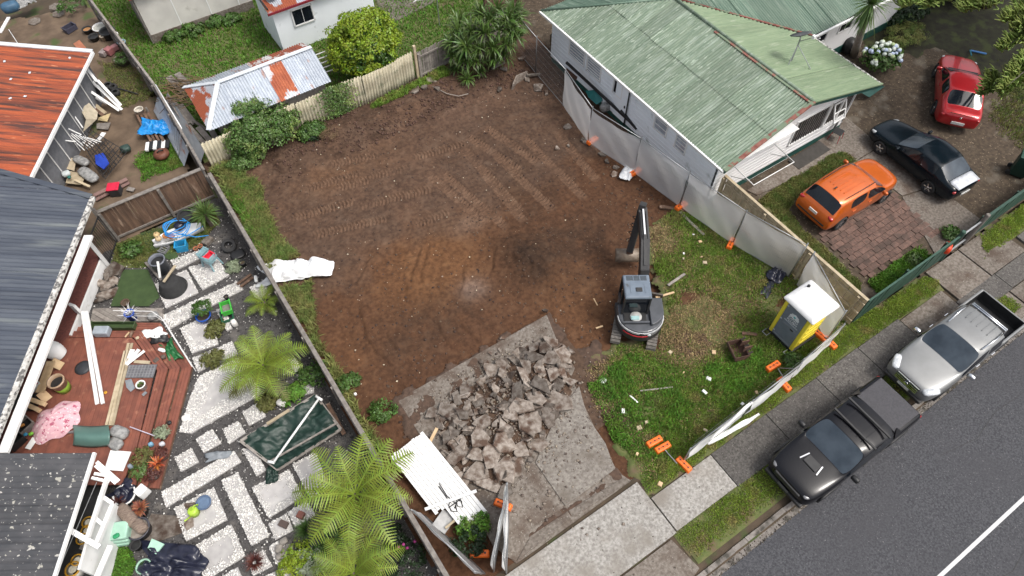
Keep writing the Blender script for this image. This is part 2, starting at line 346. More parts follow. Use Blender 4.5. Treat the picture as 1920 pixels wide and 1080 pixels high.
mat('rust_flash', (.18,.05,.04), (.27,.12,.09), 5, .8, .3, 50, c=(.16,.21,.14), csc=2.6, cth=.5, cw=.06)
mat('wall_white', (.82,.82,.82), (.77,.77,.77), 1.2, .6, .1, 40, c=(.5,.5,.48), csc=1.4, cth=.68, cw=.12)
mat('wall_blue_shade', (.82,.86,.9), (.77,.81,.85), 1.4, .7, .1, 40, c=(.42,.46,.46), csc=1.6, cth=.62, cw=.12)  # pale blue of the shed; on the white house, painted cool shade
mat('wall_stucco', (.62,.6,.56), (.52,.5,.47), 1.4, .85, .3, 60, c=(.36,.34,.3), csc=1.2, cth=.6, cw=.14)
mat('teal', (.015,.085,.07), (.012,.062,.052), 3, .6, .1, 40)
mat('rust_roof', (.37,.085,.03), (.22,.05,.024), 1.6, .75, .2, 40, st=(.25,4.0,1), rz=R(-33.7), c=(.075,.03,.024), csc=1.5, cth=.46, cw=.16, rnd=.2, d=(.5,.2,.1), dsc=5, dth=.68)
mat('iron_patchy', (.40,.42,.46), (.48,.5,.54), 2.5, .45, .1, 40, metal=.3, c=(.32,.085,.04), csc=1.3, cth=.51, cw=.03, rnd=.06, st=(1.3,.5,.8))
mat('iron_pale', (.36,.40,.46), (.46,.5,.55), 4, .45, .1, 40, metal=.3, c=(.36,.2,.15), csc=1.5, cth=.6, cw=.08, rnd=.08, st=(1.6,.6,1))
mat('iron_rusty', (.34,.095,.045), (.24,.06,.035), 2.5, .75, .1, 40, c=(.56,.55,.54), csc=1.6, cth=.56, cw=.06, st=(1.6,.4,.8))
mat('roof_slate', (.052,.062,.084), (.088,.1,.122), 1.2, .5, .1, 40, metal=.1, st=(.3,3.4,1), rz=R(-31.5), c=(.15,.165,.17), csc=.9, cth=.58, cw=.15, rnd=.06)
mat('roof_lichen', (.048,.05,.056), (.075,.075,.08), 2.0, .8, .3, 50, c=(.34,.33,.29), csc=4.6, cth=.655, cw=.02, d=(.42,.41,.38), dsc=9, dth=.66, rnd=.1)
mat('gutter', (.62,.61,.58), (.42,.40,.37), 9, .8, .3, 40, c=(.13,.125,.12), csc=7, cth=.5, cw=.08)
mat('white_paint', (.8,.8,.79), (.72,.72,.71), 3, .5, .1, 40, c=(.5,.48,.44), csc=2.6, cth=.67, cw=.1)
mat('white_flash', (.74,.77,.8), (.62,.66,.7), 4, .4, .1, 40, metal=.2)
mat('orange', (.86,.17,.015), (.74,.13,.012), 5, .45, .2, 30, c=(.5,.1,.02), csc=5, cth=.64, cw=.1)
mat('galv', (.42,.43,.44), (.34,.35,.36), 8, .45, metal=.6)
mat('black', (.015,.015,.016), (.022,.022,.023), 6, .5)
mat('rubber', (.022,.022,.023), (.03,.03,.03), 9, .85, .3, 50)
mat('scrim', (.95,.95,.96), (.91,.91,.92), 2.0, .8, trans=.40, sss=.55)
mat('scrim_thick', (.92,.92,.91), (.88,.88,.87), 2.0, .8, sss=.25)
mat('plastic_sheet', (.78,.79,.8), (.7,.71,.73), 3, .35, .1, 20)
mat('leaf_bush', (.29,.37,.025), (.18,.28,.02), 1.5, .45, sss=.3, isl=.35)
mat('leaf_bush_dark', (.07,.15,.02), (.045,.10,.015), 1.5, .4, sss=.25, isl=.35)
mat('leaf_vine', (.13,.21,.055), (.08,.15,.035), 1.5, .45, sss=.25, isl=.45, c=(.24,.32,.09), csc=1.2, cth=.55, cw=.1)
mat('leaf_strap', (.095,.16,.032), (.055,.105,.022), 1.5, .4, sss=.15, isl=.4)
mat('leaf_strap_dry', (.2,.13,.07), (.12,.075,.04), 2, .8, isl=.4)
mat('leaf_yucca', (.12,.19,.05), (.085,.15,.035), 2, .45, sss=.2, isl=.35)
mat('leaf_fern', (.25,.32,.04), (.15,.22,.025), 1.6, .5, sss=.3, isl=.3)
mat('leaf_fern_old', (.2,.2,.06), (.13,.14,.04), 1.6, .6, sss=.3, isl=.3)
mat('leaf_pine', (.32,.40,.11), (.22,.31,.08), 1.6, .6, sss=.2, isl=.3)
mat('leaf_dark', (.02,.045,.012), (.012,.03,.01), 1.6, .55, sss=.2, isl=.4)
mat('leaf_mid', (.095,.18,.035), (.06,.12,.025), 1.6, .5, sss=.25, isl=.4)
mat('leaf_red', (.11,.03,.022), (.06,.02,.016), 2, .5, isl=.4)
mat('leaf_pale', (.26,.3,.2), (.2,.24,.15), 2, .6, isl=.3)
mat('bark', (.13,.10,.08), (.08,.06,.045), 8, .9, .6, 30)
mat('bark_pale', (.34,.3,.27), (.24,.21,.18), 8, .9, .5, 30)
mat('glass_sky_tint', (.02,.03,.042), (.05,.066,.084), 1.6, .06, spec=.6)  # pale blue mottle paints a sky reflection into the glass
mat('glass', (.006,.008,.012), (.012,.016,.022), 1.5, .05, spec=.5)
mat('pane_pale', (.4,.43,.47), (.3,.33,.37), 3, .15, spec=.6)
mat('fence_green', (.022,.06,.042), (.034,.08,.06), 5, .7, .2, 40, rnd=.15)
mat('chrome', (.75,.76,.78), None, rough=.12, metal=1)
mat('steel_dark', (.08,.075,.07), (.13,.1,.08), 6, .6, .2, 40, metal=.4)
mat('rust_metal', (.12,.06,.04), (.075,.042,.032), 6, .85, .4, 30, rnd=.15)
mat('tarp_green', (.006,.022,.016), (.011,.034,.025), 3, .5, .4, 14)
mat('tarp_blue', (.01,.26,.66), (.02,.2,.52), 3, .4, .2, 20)
mat('tarp_navy', (.012,.014,.03), (.02,.022,.04), 4, .3, .2, 20)
mat('stone', (.28,.255,.225), (.18,.165,.15), 5, .9, .6, 25, rnd=.2)
mat('tile_grey', (.24,.26,.28), (.18,.2,.22), 6, .7)

# ---------------------------------------------------------------- the ground
def rect(x0, x1, y0, y1): return [(x0, y0), (x1, y0), (x1, y1), (x0, y1)]
MB().box((0, 0, -.55), (900, 900, .3)).build('ground', 'earth', kind='structure')
def lot_bump(x, y):
    g = lambda cx, cy, rx, ry, a=0: np.exp(-(((x-cx)*math.cos(a)+(y-cy)*math.sin(a))/rx)**2-((-(x-cx)*math.sin(a)+(y-cy)*math.cos(a))/ry)**2)
    h = -.10+(fbm(x, y, .5, 4, 3)-.5)*.14+(fbm(x, y, 3.0, 4, 11)-.5)*.07+(fbm(x, y, 8.0, 2, 13)-.5)*.015
    h = h+.16*np.clip((y-22.3)/1.6, 0, 1)*(.6+.8*fbm(x, y, 1.8, 3, 5))            # raked-up edge along the back fence
    h = h+(fbm(x*.25+y*.6, y*.25-x*.1, 3.2, 4, 71)-.5)*.07
    p = at(993, 480); h = h+.36*g(p.x, p.y, .85, 1.35, .5)+.05*g(p.x, p.y, 1.2, 1.6)*(fbm(x, y, 5, 3, 2)-.5)*4
    p = at(1090, 560); h = h-.12*g(p.x, p.y, 1.6, 1.6)
    p = at(1235, 540); h = h-.25*g(p.x, p.y, .7, .9)+.2*g(p.x+.5, p.y-.9, .5, .4)
    h = h+.12*np.clip((1.9-x)/1.0, 0, 1)
    return h
TRACKS = [(*[Z('U', *a) for a in ((870,800),(1300,690))],.42), (*[Z('U', *a) for a in ((1180,900),(1400,815))],.42), (*[Z('U', *a) for a in ((930,630),(1190,570))],.42), (*[Z('U', *a) for a in ((740,690),(960,640))],.42),
          (*[Z('U', *a) for a in ((600,960),(1050,860))],.42), (*[Z('U', *a) for a in ((1330,590),(1720,920))],.42), (*[Z('U', *a) for a in ((1270,610),(1590,890))],.42), (*[Z('U', *a) for a in ((1470,470),(1800,830))],.42),
          (*[Z('U', *a) for a in ((560,700),(900,600))],.42), (*[Z('U', *a) for a in ((700,560),(1000,500))],.42), (*[Z('U', *a) for a in ((480,860),(860,760))],.42), (*[Z('C', *a) for a in ((900,820),(1250,1050))],.42), (*[Z('C', *a) for a in ((1000,760),(1350,1000))],.42), (*[Z('C', *a) for a in ((560,960),(900,860))],.42), (*[Z('X', *a) for a in ((60,430),(330,690))],.42), (*[Z('X', *a) for a in ((20,520),(200,740))],.42), (*[Z('X', *a) for a in ((180,350),(470,640))],.42), (*[Z('X', *a) for a in ((330,330),(520,560))],.42)]
GROOVES = [(Z('V',560,290),Z('V',500,520)), (Z('V',270,350),Z('V',200,520)), (Z('V',200,640),Z('V',300,920)), (Z('V',470,500),Z('V',480,620)), (Z('V',970,310),Z('V',965,450)), (Z('V',800,400),Z('V',790,580)), (Z('V',350,780),Z('V',430,900)), (Z('V',240,420),Z('V',560,340)), (Z('V',760,730),Z('V',910,860)), (Z('V',640,740),Z('V',720,860)), (Z('V',320,900),Z('V',400,990)), (Z('V',600,290),Z('V',560,520))]
def seg_uv(x, y, a, b):
    d = np.array([b.x-a.x, b.y-a.y]); L = np.hypot(*d); d = d/L; u = (x-a.x)*d[0]+(y-a.y)*d[1]; return u, -(x-a.x)*d[1]+(y-a.y)*d[0], L
def lot(x, y):
    h = lot_bump(x, y); tr = 0*x
    for a, b, w in TRACKS:
        u, v, L = seg_uv(x, y, a, b); m = np.clip(u/.3, 0, 1)*np.clip((L-u)/.3, 0, 1)*(np.abs(v) < w/2)*np.clip(fbm(x, y, .9, 3, 31)*5-1.1, 0, 1)
        h = h+m*(.05*np.sin(2*PI*(u+.3*np.abs(v))/.155)-.015); tr = np.maximum(tr, m)
    for a, b in GROOVES:
        u, v, L = seg_uv(x, y, a, b); m = np.clip(u/.2, 0, 1)*np.clip((L-u)/.2, 0, 1); v = v+(fbm(u, u*0, 1.5, 2, 3)-.5)*.2
        h = h-m*.035*np.exp(-(v/.07)**2)+m*.03*np.exp(-((v-.15)/.09)**2)
    return h, tr
def soil():
    X, Y = np.meshgrid(np.arange(.5, 18.0, .042), np.arange(3.2, 25.3, .042), indexing='ij'); H_, tr = lot(X, Y)
    g = lambda q, rx, ry: np.exp(-((X-q.x)/rx)**2-((Y-q.y)/ry)**2)
    n1 = fbm(X, Y, .9, 4, 41); n2 = fbm(X, Y, 2.2, 4, 43)
    t = np.ones(X.shape+(3,)); add = lambda w, c: t.__iadd__(w[..., None]*(np.array(c)-t))
    n3 = fbm(X*.3+Y*.75, Y*.3-X*.12, 2.6, 4, 47); add(np.clip((n1-.42)*2.6, 0, .8), (1.45,1.3,1.18)); add(np.clip((n2-.52)*4, 0, .7), (.66,.6,.57)); add(np.clip((n3-.55)*4, 0, .6), (1.45,1.28,1.12))
    lowr = np.clip((17.6-Y+(n1-.5)*3)/2.0, 0, 1); add(lowr*.85, (.96,.70,.52)); add((1-lowr)*.5, (1.0,.92,.9))
    o = np.clip(g(Z('V',640,430), 2.3, 1.7)*(.3+1.0*n2), 0, .62); add(o, (1.75,1.3,.82))
    add(np.clip(g(Z('V',1430,560), 1.6, 2.6)*(.4+.9*n1), 0, .8), (1.45,1.1,.78)); add(np.clip(g(Z('V',120,960), 1.5, 1.2)*(.3+n1), 0, .7), (1.5,1.1,.75))
    add(np.clip(g(at(640,320), 2.2, .9)*(.2+n1), 0, .6), (1.5,1.25,1.0))
    add(np.clip(g(Z('V',1180,370), 1.0, 1.5)*(.6+.8*n2), 0, .92), (.36,.33,.31)); add(np.clip(g(Z('V',860,540), .55, .5)*(.3+1.1*n2), 0, .8), (2.3,2.5,2.8))
    add(np.clip(g(Z('V',850,170), .7, .45)*(.3+1.1*n2), 0, .6), (1.9,1.9,1.9)); add(np.clip(g(at(880,195), 1.6, .8)*(.2+n2), 0, .5), (1.6,1.5,1.5))
    add(np.clip(g(Z('V',1420,300), 1.8, 1.6)*(n2-.2)*2, 0, .7), (.55,.5,.47)); add(np.clip(g(Z('V',600,760), 2.6, 1.2)*(n2-.2)*1.8, 0, .6), (.6,.55,.52)); add(np.clip((22.5-X*0-Y < 0)*(n2-.45)*3, 0, .55), (.55,.5,.48)); add(np.clip(g(at(990,330), 2.0, 5)*(n1-.3)*2, 0, .5), (.6,.56,.52))
    add(tr*.75, (1.5,1.4,1.32))
    idx = np.arange(X.size).reshape(X.shape); F = np.stack([idx[:-1,:-1], idx[1:,:-1], idx[1:,1:], idx[:-1,1:]], -1).reshape(-1, 4)
    npmesh('bare_soil', np.column_stack([X.ravel(), Y.ravel(), H_.ravel()]), F, 'soil', None, 'structure', smooth=True, col=t.reshape(-1, 3))
soil()
def zs(p): return float(lot_bump(np.array([p.x]), np.array([p.y]))[0])
# street
MB().prism(rect(-30, 70, -14, .28), -.3, -.10).build('road', 'asphalt', kind='structure')
MB().prism(rect(-30, 70, -3.66, -3.55), -.11, -.095).build('road_marking', 'white_line', kind='structure')
MB().prism(rect(-30, 70, .3, 3.9), -.4, -.06).build('street_edge_base', 'earth', kind='structure')
kb = thing('kerb', None, None, (7, .4, 0), world=True); tag(kb, kind='structure')
kerb_me = MB().box((0, 0, 0), (.55, .15, .2)).mesh('kerb_stone', 'kerb')
for i in range(42):
    o = piece('kerb_stone', kerb_me, kb, (7.1+i*.56, .43+random.uniform(-.01,.01), -.085+random.uniform(-.01,.008)), (0, 0, random.uniform(-.015,.015)))
MB().prism([(7.0,.36),(31,.36),(31,.12),(7.0,.12)], -.11, -.092).build('gutter_channel', 'kerb', kind='structure')
fp = thing('footpath', None, None, (12, 2.4, 0), world=True); tag(fp, kind='structure')
def panel(x0, x1, y0, y1, m, par, z1=.03, name='paving_panel', j=.012):
    return MB().prism([(x0+j,y0+random.uniform(-.02,.02)),(x1-j,y0+random.uniform(-.02,.02)),(x1-j,y1+random.uniform(-.01,.01)),(x0+j,y1+random.uniform(-.01,.01))], -.2, z1+random.uniform(-.004,.004)).build(name, m, par, bevel=.012)
panel(7.42, 10.02, 1.84, 3.08, 'concrete', fp)
for x in (10.02, 12.6, 15.1, 17.3): panel(x, {10.02:12.6,12.6:15.1,15.1:17.3,17.3:19.55}[x], 1.8, 3.1, 'asphalt_dark', fp)
panel(19.55, 22.0, 1.75, 3.0, 'concrete_dirty', fp)
for x in (22.0, 24.4, 26.8, 29.2, 31.6, 34): panel(x, x+2.4, 1.55, 3.0 if x > 26 else 2.35, 'asphalt_dark', fp)
# vehicle crossing and driveway
vc = thing('vehicle_crossing', None, None, (5, 2.7, 0), world=True); tag(vc, kind='structure')
panel(1.9, 7.4, 1.78, 3.72, 'concrete', vc, .035)
MB().prism([(1.9,1.74),(7.12,1.74),(7.28,.62),(6.9,.52),(1.9,.52)], -.2, .0).build('paving_panel', 'concrete_dirty', vc, bevel=.01)
for (a, b) in (((22.2,2.36),(24.2,3.9)), ((24.25,2.36),(26.5,3.9))): panel(a[0], b[0], a[1], b[1], 'concrete_dirty', vc)
for a in range(4): panel(22.1+a*2.1, 24.15+a*2.1, .5, 1.52, 'concrete_dirty', vc, .0)
dw = thing('driveway', None, None, (5, 7, 0), world=True); tag(dw, kind='structure')
def slabp(pts, m, par, z1=.03, name='concrete_slab'): return MB().prism([(p.x, p.y) for p in pts], -.25, z1).build(name, m, par, bevel=.02)
MB().prism([(p.x,p.y) for p in (at(790,800),at(1040,640),Z('N',1420,170),Z('N',1520,350),Z('N',1600,400),Z('N',890,915),Z('N',740,800),Z('N',560,440))], -.3, -.012).build('slab_bed', 'concrete_dirty', dw)
slabp([Z('N',1005,290),Z('N',1130,10),Z('M',1225,520),Z('N',1330,10),Z('N',1440,170),Z('N',1500,330),Z('N',1190,560)], 'concrete_mid', dw, .035)
slabp([at(745,750),at(1025,590),at(1045,640),at(1078,690),Z('N',1125,10),Z('N',1000,285),Z('N',1180,570),Z('N',960,700),Z('N',700,640),Z('N',560,440),at(790,820)], 'concrete_dirty', dw, .02)
slabp([Z('N',700,650),Z('N',905,535),Z('N',1010,690),Z('N',950,740),Z('N',880,900),Z('N',800,860)], 'concrete_dirty', dw, .012)
slabp([Z('N',890,900),Z('N',1230,630),Z('N',1205,590),Z('N',975,745)], 'concrete_dirty', dw, .025)
slabp([Z('N',1235,628),Z('N',1600,402),Z('N',1545,385),Z('N',1210,588)], 'concrete_dirty', dw, .02)
mat('soil_stain', (.095,.058,.04), (.055,.034,.024), 7, .95, .7, 22)
terr('spread_soil', [at(735,752),at(1028,585),at(1062,650),at(1000,650),at(900,720),at(830,770),at(815,850),at(850,930),at(800,870),at(770,800)], .008, 'soil_stain', .05, .045, 2.5, seed=18, rag=.35, edge_drop=.06)
terr('spread_soil', [Z('N',1480,300),Z('N',1530,340),Z('N',1560,400),Z('N',1480,400),Z('N',1240,600),Z('N',980,760),Z('N',960,740),Z('N',1190,570),Z('N',1420,420)], .0, 'soil_stain', .04, .045, 3, seed=19, rag=.12, edge_drop=.04)
# lawns, verges, neighbours' ground
LAWN = [at(1215,430),at(1262,392),at(1335,375),at(1400,440),at(1490,515),at(1545,580),at(1600,600),at(1560,660),at(1285,865),at(1215,925),at(1185,880),at(1110,760),at(1095,690),at(1165,640),at(1235,645),at(1250,560),at(1225,500)]
terr('front_lawn', LAWN, -.035, 'lawn_earth', .06, seed=3, amp=.06, rag=.5, edge_drop=.1)
VERGE = [(7.3,1.8),(11.4,1.82),(24,1.7),(24,.82),(7.35,.76)]
for k_, P_ in enumerate(([(400,300),(520,270),(600,330),(560,400),(430,400)],[(330,560),(420,620),(440,720),(360,760),(300,660)],[(30,180),(200,140),(280,230),(160,330),(80,330)],[(950,310),(1040,330),(1050,400),(970,390)],[(640,20),(820,0),(900,120),(820,240),(680,180)])):
    terr('bare_patch', [Z('R',*q) for q in P_], -.03, 'soil_stain', .05, .05, 3, seed=30+k_, rag=.3, edge_drop=.05)
terr('grass_verge', VERGE, .0, 'lawn_earth', .08, .02, seed=4, rag=.05)
FENCE_VERGE = [(17.6,3.12),(22.1,3.0),(22.3,3.4),(22.0,3.85),(17.6,3.95),(9.2,3.9),(7.5,3.35),(7.6,3.12)]
terr('grass_verge', FENCE_VERGE, .0, 'lawn_earth', .08, .02, seed=6, rag=.05)
VERGE_R = [(24.7,3.0),(34,3.0),(34,3.9),(25.6,3.9)]
terr('grass_verge', VERGE_R, .03, 'lawn_earth', .1, .02, seed=7, rag=.08)
terr('painted_shade_ground', [at(1620,75),at(1690,110),at(1760,90),at(1840,150),at(1990,230),at(2200,60),at(1900,-300),at(1560,-200)], .0, mat('moss_shade', (.035,.036,.016), (.02,.018,.011), 3, .95, .5, 25, c=(.05,.06,.018), csc=1.4, cth=.52, cw=.12), .15, .05, seed=17, rag=.5)  # dark moss and soil tone, with the tree shade painted into it
terr('neighbour_yard', [(18,4),(44,4),(44,40),(18,40)], -.03, 'yard_litter', .2, .03, seed=8)
STRIP = [Z('F',60,390),Z('F',270,250),Z('F',540,95),Z('F',650,150),Z('F',520,230),Z('F',330,330),Z('F',250,440),Z('F',330,560),Z('F',420,630),Z('F',560,760),Z('F',660,860),Z('F',660,960),Z('F',540,870),Z('F',330,640)]
terr('neighbour_lawn', STRIP, .0, 'lawn_earth', .1, .03, seed=9)
slabp([Z('F',0,330),Z('F',430,80),Z('F',540,60),Z('F',560,95),Z('F',290,255),Z('F',60,360)], 'concrete_dirty', thing('house_path', None, None, (20,11,0), world=True), .03).parent['kind'] = 'structure'
nd = thing('neighbour_driveway', None, None, (25, 8, 0), world=True); tag(nd, kind='structure')
for q in ([(23.15,4.0),(26.4,4.0),(26.4,6.6),(24.7,7.0)], [(24.75,7.05),(26.4,6.65),(26.4,9.5),(24.75,9.5)], [(24.0,9.55),(26.4,9.55),(26.6,12.0),(24.6,13.2)], [(24.6,13.3),(26.6,12.1),(27.2,14.5),(25.6,16.5)]):
    MB().prism(q, -.2, .015).build('concrete_slab', 'concrete_dirty', nd, bevel=.01)
pv = thing('paver_patio', None, None, (22, 6, 0), world=True); tag(pv, kind='structure')
pme = MB().box((0, 0, -.03), (.315, .235, .08)).mesh('paver', 'paver')
for i in range(14):
    for j in range(11):
        x = 20.2+i*.33+(.0 if j % 2 else .16); y = 4.98+j*.252
        if x > 24.45+.1*(j-4)/5 or (j == 0 and random.random() < .3): continue
        piece('paver', pme, pv, (x, y, .012+random.uniform(-.012,.012)), (random.uniform(-.025,.025), random.uniform(-.025,.025), random.uniform(-.04,.04)))
BACK_LAWN = [(.7,25.2),(17.4,25.3),(17.4,31),(12,33),(11,42),(-1,48),(-.3,37),(.4,30)]
terr('back_lawn', BACK_LAWN, -.02, 'lawn_earth', .18, .04, seed=12)
MB().prism([(p.x,p.y) for p in (Z('C',370,60),Z('C',460,135),Z('C',690,20),Z('C',760,-60),Z('C',300,-80))], -.2, .03).build('concrete_path', 'concrete_dirty', kind='structure')
terr('side_yard', [(-.2,23.5),(.2,40),(-20,46),(-12,22)], -.02, 'yard_dirt', .14, .05, seed=13)
GARDEN = [(.45,23.2),(-4.4,23.0),(-7.5,18),(-10,12),(-12,4),(-4,-1),(1.2,-1),(.9,5)]
terr('garden_gravel', GARDEN, -.02, 'scoria', .09, .03, 4, seed=14)
HG = [Z('H',190,470),Z('H',340,400),Z('H',560,330),Z('H',700,250),Z('H',800,200),Z('H',850,330),Z('H',720,470),Z('H',560,540),Z('H',420,540),Z('H',390,620),Z('H',160,610)]
terr('garden_lawn', HG, .01, 'lawn_earth', .08, .03, seed=15, rag=.06)
# loose gravel and clods on the lot
def rocks(name, pts, sizes, m, label, cat=None, parent=None, seed=0, flat=.6, kind='stuff'):
    r = np.random.default_rng(seed); n = len(pts); base = np.array([(1,0,0),(0,1,0),(-1,0,0),(0,-1,0),(0,0,1),(0,0,-1)], float)
    V = base[None]*(np.asarray(sizes)[:, None, None])*(.6+.7*r.random((n, 6, 1))); V[:, :, 2] *= flat
    a = r.random(n)*2*PI; ca, sa = np.cos(a), np.sin(a); V = np.stack([V[...,0]*ca[:,None]-V[...,1]*sa[:,None], V[...,0]*sa[:,None]+V[...,1]*ca[:,None], V[...,2]], -1)+np.asarray(pts)[:, None, :]
    f = np.array([(0,1,4),(1,2,4),(2,3,4),(3,0,4),(1,0,5),(2,1,5),(3,2,5),(0,3,5)])
    return npmesh(name, V, (np.arange(n)[:, None, None]*6+f[None]).reshape(-1, 3), m, parent, kind, label, cat)
mat('clod', (.085,.052,.036), (.05,.03,.022), 3, .95, isl=.45)
mat('chip', (.5,.42,.32), (.4,.33,.25), 3, .9, isl=.4)
def scatter(n, x0, x1, y0, y1, seed, mask=None):
    r = np.random.default_rng(seed); q = np.column_stack([r.uniform(x0,x1,n), r.uniform(y0,y1,n)])
    if mask is not None: q = q[r.random(n) < mask(q[:,0], q[:,1])]
    return np.column_stack([q, lot_bump(q[:,0], q[:,1])]), r
q, r_ = scatter(12000, 1.2, 17.5, 7.5, 25, 5, lambda x, y: .1+.9*np.clip(fbm(x, y, .8, 3, 8)*2.6-.9, 0, 1))
rocks('soil_clods', q, .014+.055*r_.random(len(q))**4, 'clod', 'loose clods of dark soil over the cleared lot', 'soil')
q, r_ = scatter(1500, 1.2, 17, 4.5, 25, 6); rocks('wood_chips', q+np.array([0,0,.01]), .008+.04*r_.random(len(q))**6, 'chip', 'pale chips of wood and plaster littering the bare soil', 'debris', flat=.4)
q, r_ = scatter(2200, 3, 16.3, 22.4, 25.0, 9, lambda x, y: np.clip(fbm(x, y, .7, 3, 18)*3-1, 0, 1)); rocks('root_debris', q+np.array([0,0,.02]), .03+.07*r_.random(len(q))**3, 'rust_metal', 'dark roots and broken debris raked up along the back fence', 'debris', flat=.8)
r_ = np.random.default_rng(77); n = 2600; q = np.column_stack([r_.uniform(7,30,n), .1+.3*r_.random(n)**1.5, np.full(n,-.09)]); rocks('gutter_grit', q, .008+.03*r_.random(n)**3, mat('grit', (.11,.09,.07), (.05,.042,.034), 6, .95, isl=.6), 'grit and leaf crumbs collected along the kerb gutter', 'grit', seed=12)
n = 900; q = np.column_stack([r_.uniform(5,26,n), r_.uniform(.5,3.4,n), np.full(n,.04)]); rocks('path_crumbs', q, .006+.022*r_.random(n)**3, 'grit', 'crumbs of soil and leaves on the footpath', 'grit', seed=13)
for (pts_, w_) in (([(12,-4.8),(14,-4.5),(15.2,-4.75),(17,-4.4)],.03), ([(16.5,-1.2),(18,-1.5),(19.4,-1.25),(21.5,-1.4),(23,-1.1)],.025), ([(22,-3.0),(23.2,-2.4),(23.6,-1.6)],.025)):
    MB().tube([(x, y, -.1) for x, y in pts_], w_*.5, 4).build('road_crack', mat('tar', (.018,.018,.02), (.026,.026,.028), 9, .6), kind='structure')
# grass on those grounds
zl = lambda x, y: -.03+0*x
drym = lambda x, y: fbm(x, y, .55, 4, 77)
dz = lambda x, y: 1.1*np.exp(-((x-at(1310,610).x)/2.6)**2-((y-at(1310,610).y)/1.5)**2)+.9*np.exp(-((x-at(1130,720).x)/.8)**2-((y-at(1130,720).y)/1.0)**2)+1.1*np.exp(-((x-at(1245,450).x)/.9)**2-((y-at(1245,450).y)/1.3)**2)+.6*np.exp(-((x-at(1200,830).x)/.5)**2-((y-at(1200,830).y)/.8)**2)
grass('lawn_grass', LAWN, 60000, .11, 'grass', 'green grass of the front lawn around the portable toilet', w=.016, fade=.5, seed=21, zf=zl, mask=lambda x, y: np.clip(1.0-1.25*dz(x, y)+(drym(x, y)-.5)*3.0, 0.02, 1))
grass('dry_grass', LAWN, 30000, .08, 'grass_dry', 'dead straw-coloured grass beside the excavator', w=.016, lean=1.0, seed=22, zf=zl, mask=lambda x, y: np.clip(1.1*dz(x, y)+(drym(x, y)-.5)*.9, 0.02, 1))
grass('lush_grass', [at(1100,720),at(1180,660),at(1300,690),at(1420,650),at(1450,700),at(1330,800),at(1210,880),at(1150,830)], 14000, .16, 'grass_rich', 'longer dark green grass in the middle of the front lawn', w=.018, seed=23, zf=zl, mask=lambda x, y: np.clip(fbm(x, y, .8, 3, 91)*3-1.0, 0, 1))
grass('verge_grass', VERGE, 30000, .06, 'grass_yellow', 'mown grass verge between footpath and kerb', z=.0, w=.014, seed=24)
grass('verge_grass', FENCE_VERGE, 28000, .07, 'grass_yellow', 'narrow mown grass verge along the inside of the footpath', z=.0, w=.014, seed=25)
grass('verge_grass', VERGE_R, 14000, .07, 'grass_yellow', 'grass verge at the far right beyond the driveway crossing', z=.03, w=.016, seed=26)
grass('yard_moss_grass', [at(1850,240),at(1990,330),at(1960,160),at(1870,110)], 5000, .1, 'grass_olive', 'thin mossy grass to the right of the red car', z=0, w=.02, seed=36, fade=.8)
grass('strip_grass', STRIP, 22000, .09, 'grass_olive', 'grass strip around the brick paver parking bay', z=.0, w=.018, seed=27)
grass('back_grass', BACK_LAWN, 60000, .14, 'grass_rich', 'bright green back lawn behind the rusty shed', z=-.02, w=.026, seed=28)
grass('garden_grass', HG, 12000, .08, 'grass_olive', 'patchy garden grass below the brown paling fence', z=.01, w=.016, seed=29)
grass('yard_grass', [Z('A',750,900),Z('A',1000,800),Z('A',1070,960),Z('A',820,1060)], 7000, .08, 'grass_rich', 'patch of grass by the striped cushion', z=0, w=.018, seed=30)
grass('yard_grass', [Z('A',560,350),Z('A',780,380),Z('A',900,560),Z('A',700,640)], 3500, .08, 'grass_olive', 'thin grass in the dirt side yard', z=0, w=.018, seed=31)
FE = [(.72,24.6),(1.6,24.6),(2.2,23.0),(2.0,21.2),(1.7,20),(2.1,18.2),(1.9,17.0),(1.35,15.5),(1.1,12),(1.0,9),(.75,9)]
grass('fence_grass', FE, 22000, .30, 'grass_olive', 'long unmown grass along the side boundary fence', w=.02, seed=32, zf=lambda x, y: lot_bump(x, y)-.02, mask=lambda x, y: np.clip(fbm(x, y, .7, 3, 55)*3.2-.75+.6*(y > 17), 0, 1)*(((x-1.6)/1.2)**2+((y-17.7)/.75)**2 > 1), lean=1.0)
grass('fence_grass', [(.72,23.0),(1.7,23.2),(1.9,21.0),(1.5,19.5),(.7,19.5)], 6000, .28, 'grass_rich', 'bright green long grass in the back corner by the side fence', w=.02, seed=33, zf=lambda x, y: lot_bump(x, y)-.02)
grass('back_fence_grass', [(8.3,24.3),(12.8,24.5),(12.8,25.2),(8.3,24.9)], 5000, .18, 'grass', 'fringe of grass at the foot of the back fence', w=.02, seed=34, zf=lambda x, y: lot_bump(x, y)-.02)
grass('shade_weeds', [(19.8,4.1),(23.0,4.1),(23.2,4.9),(19.9,4.9)], 6000, .16, 'grass_rich', 'weeds growing behind the green street fence', z=0, w=.025, seed=35)
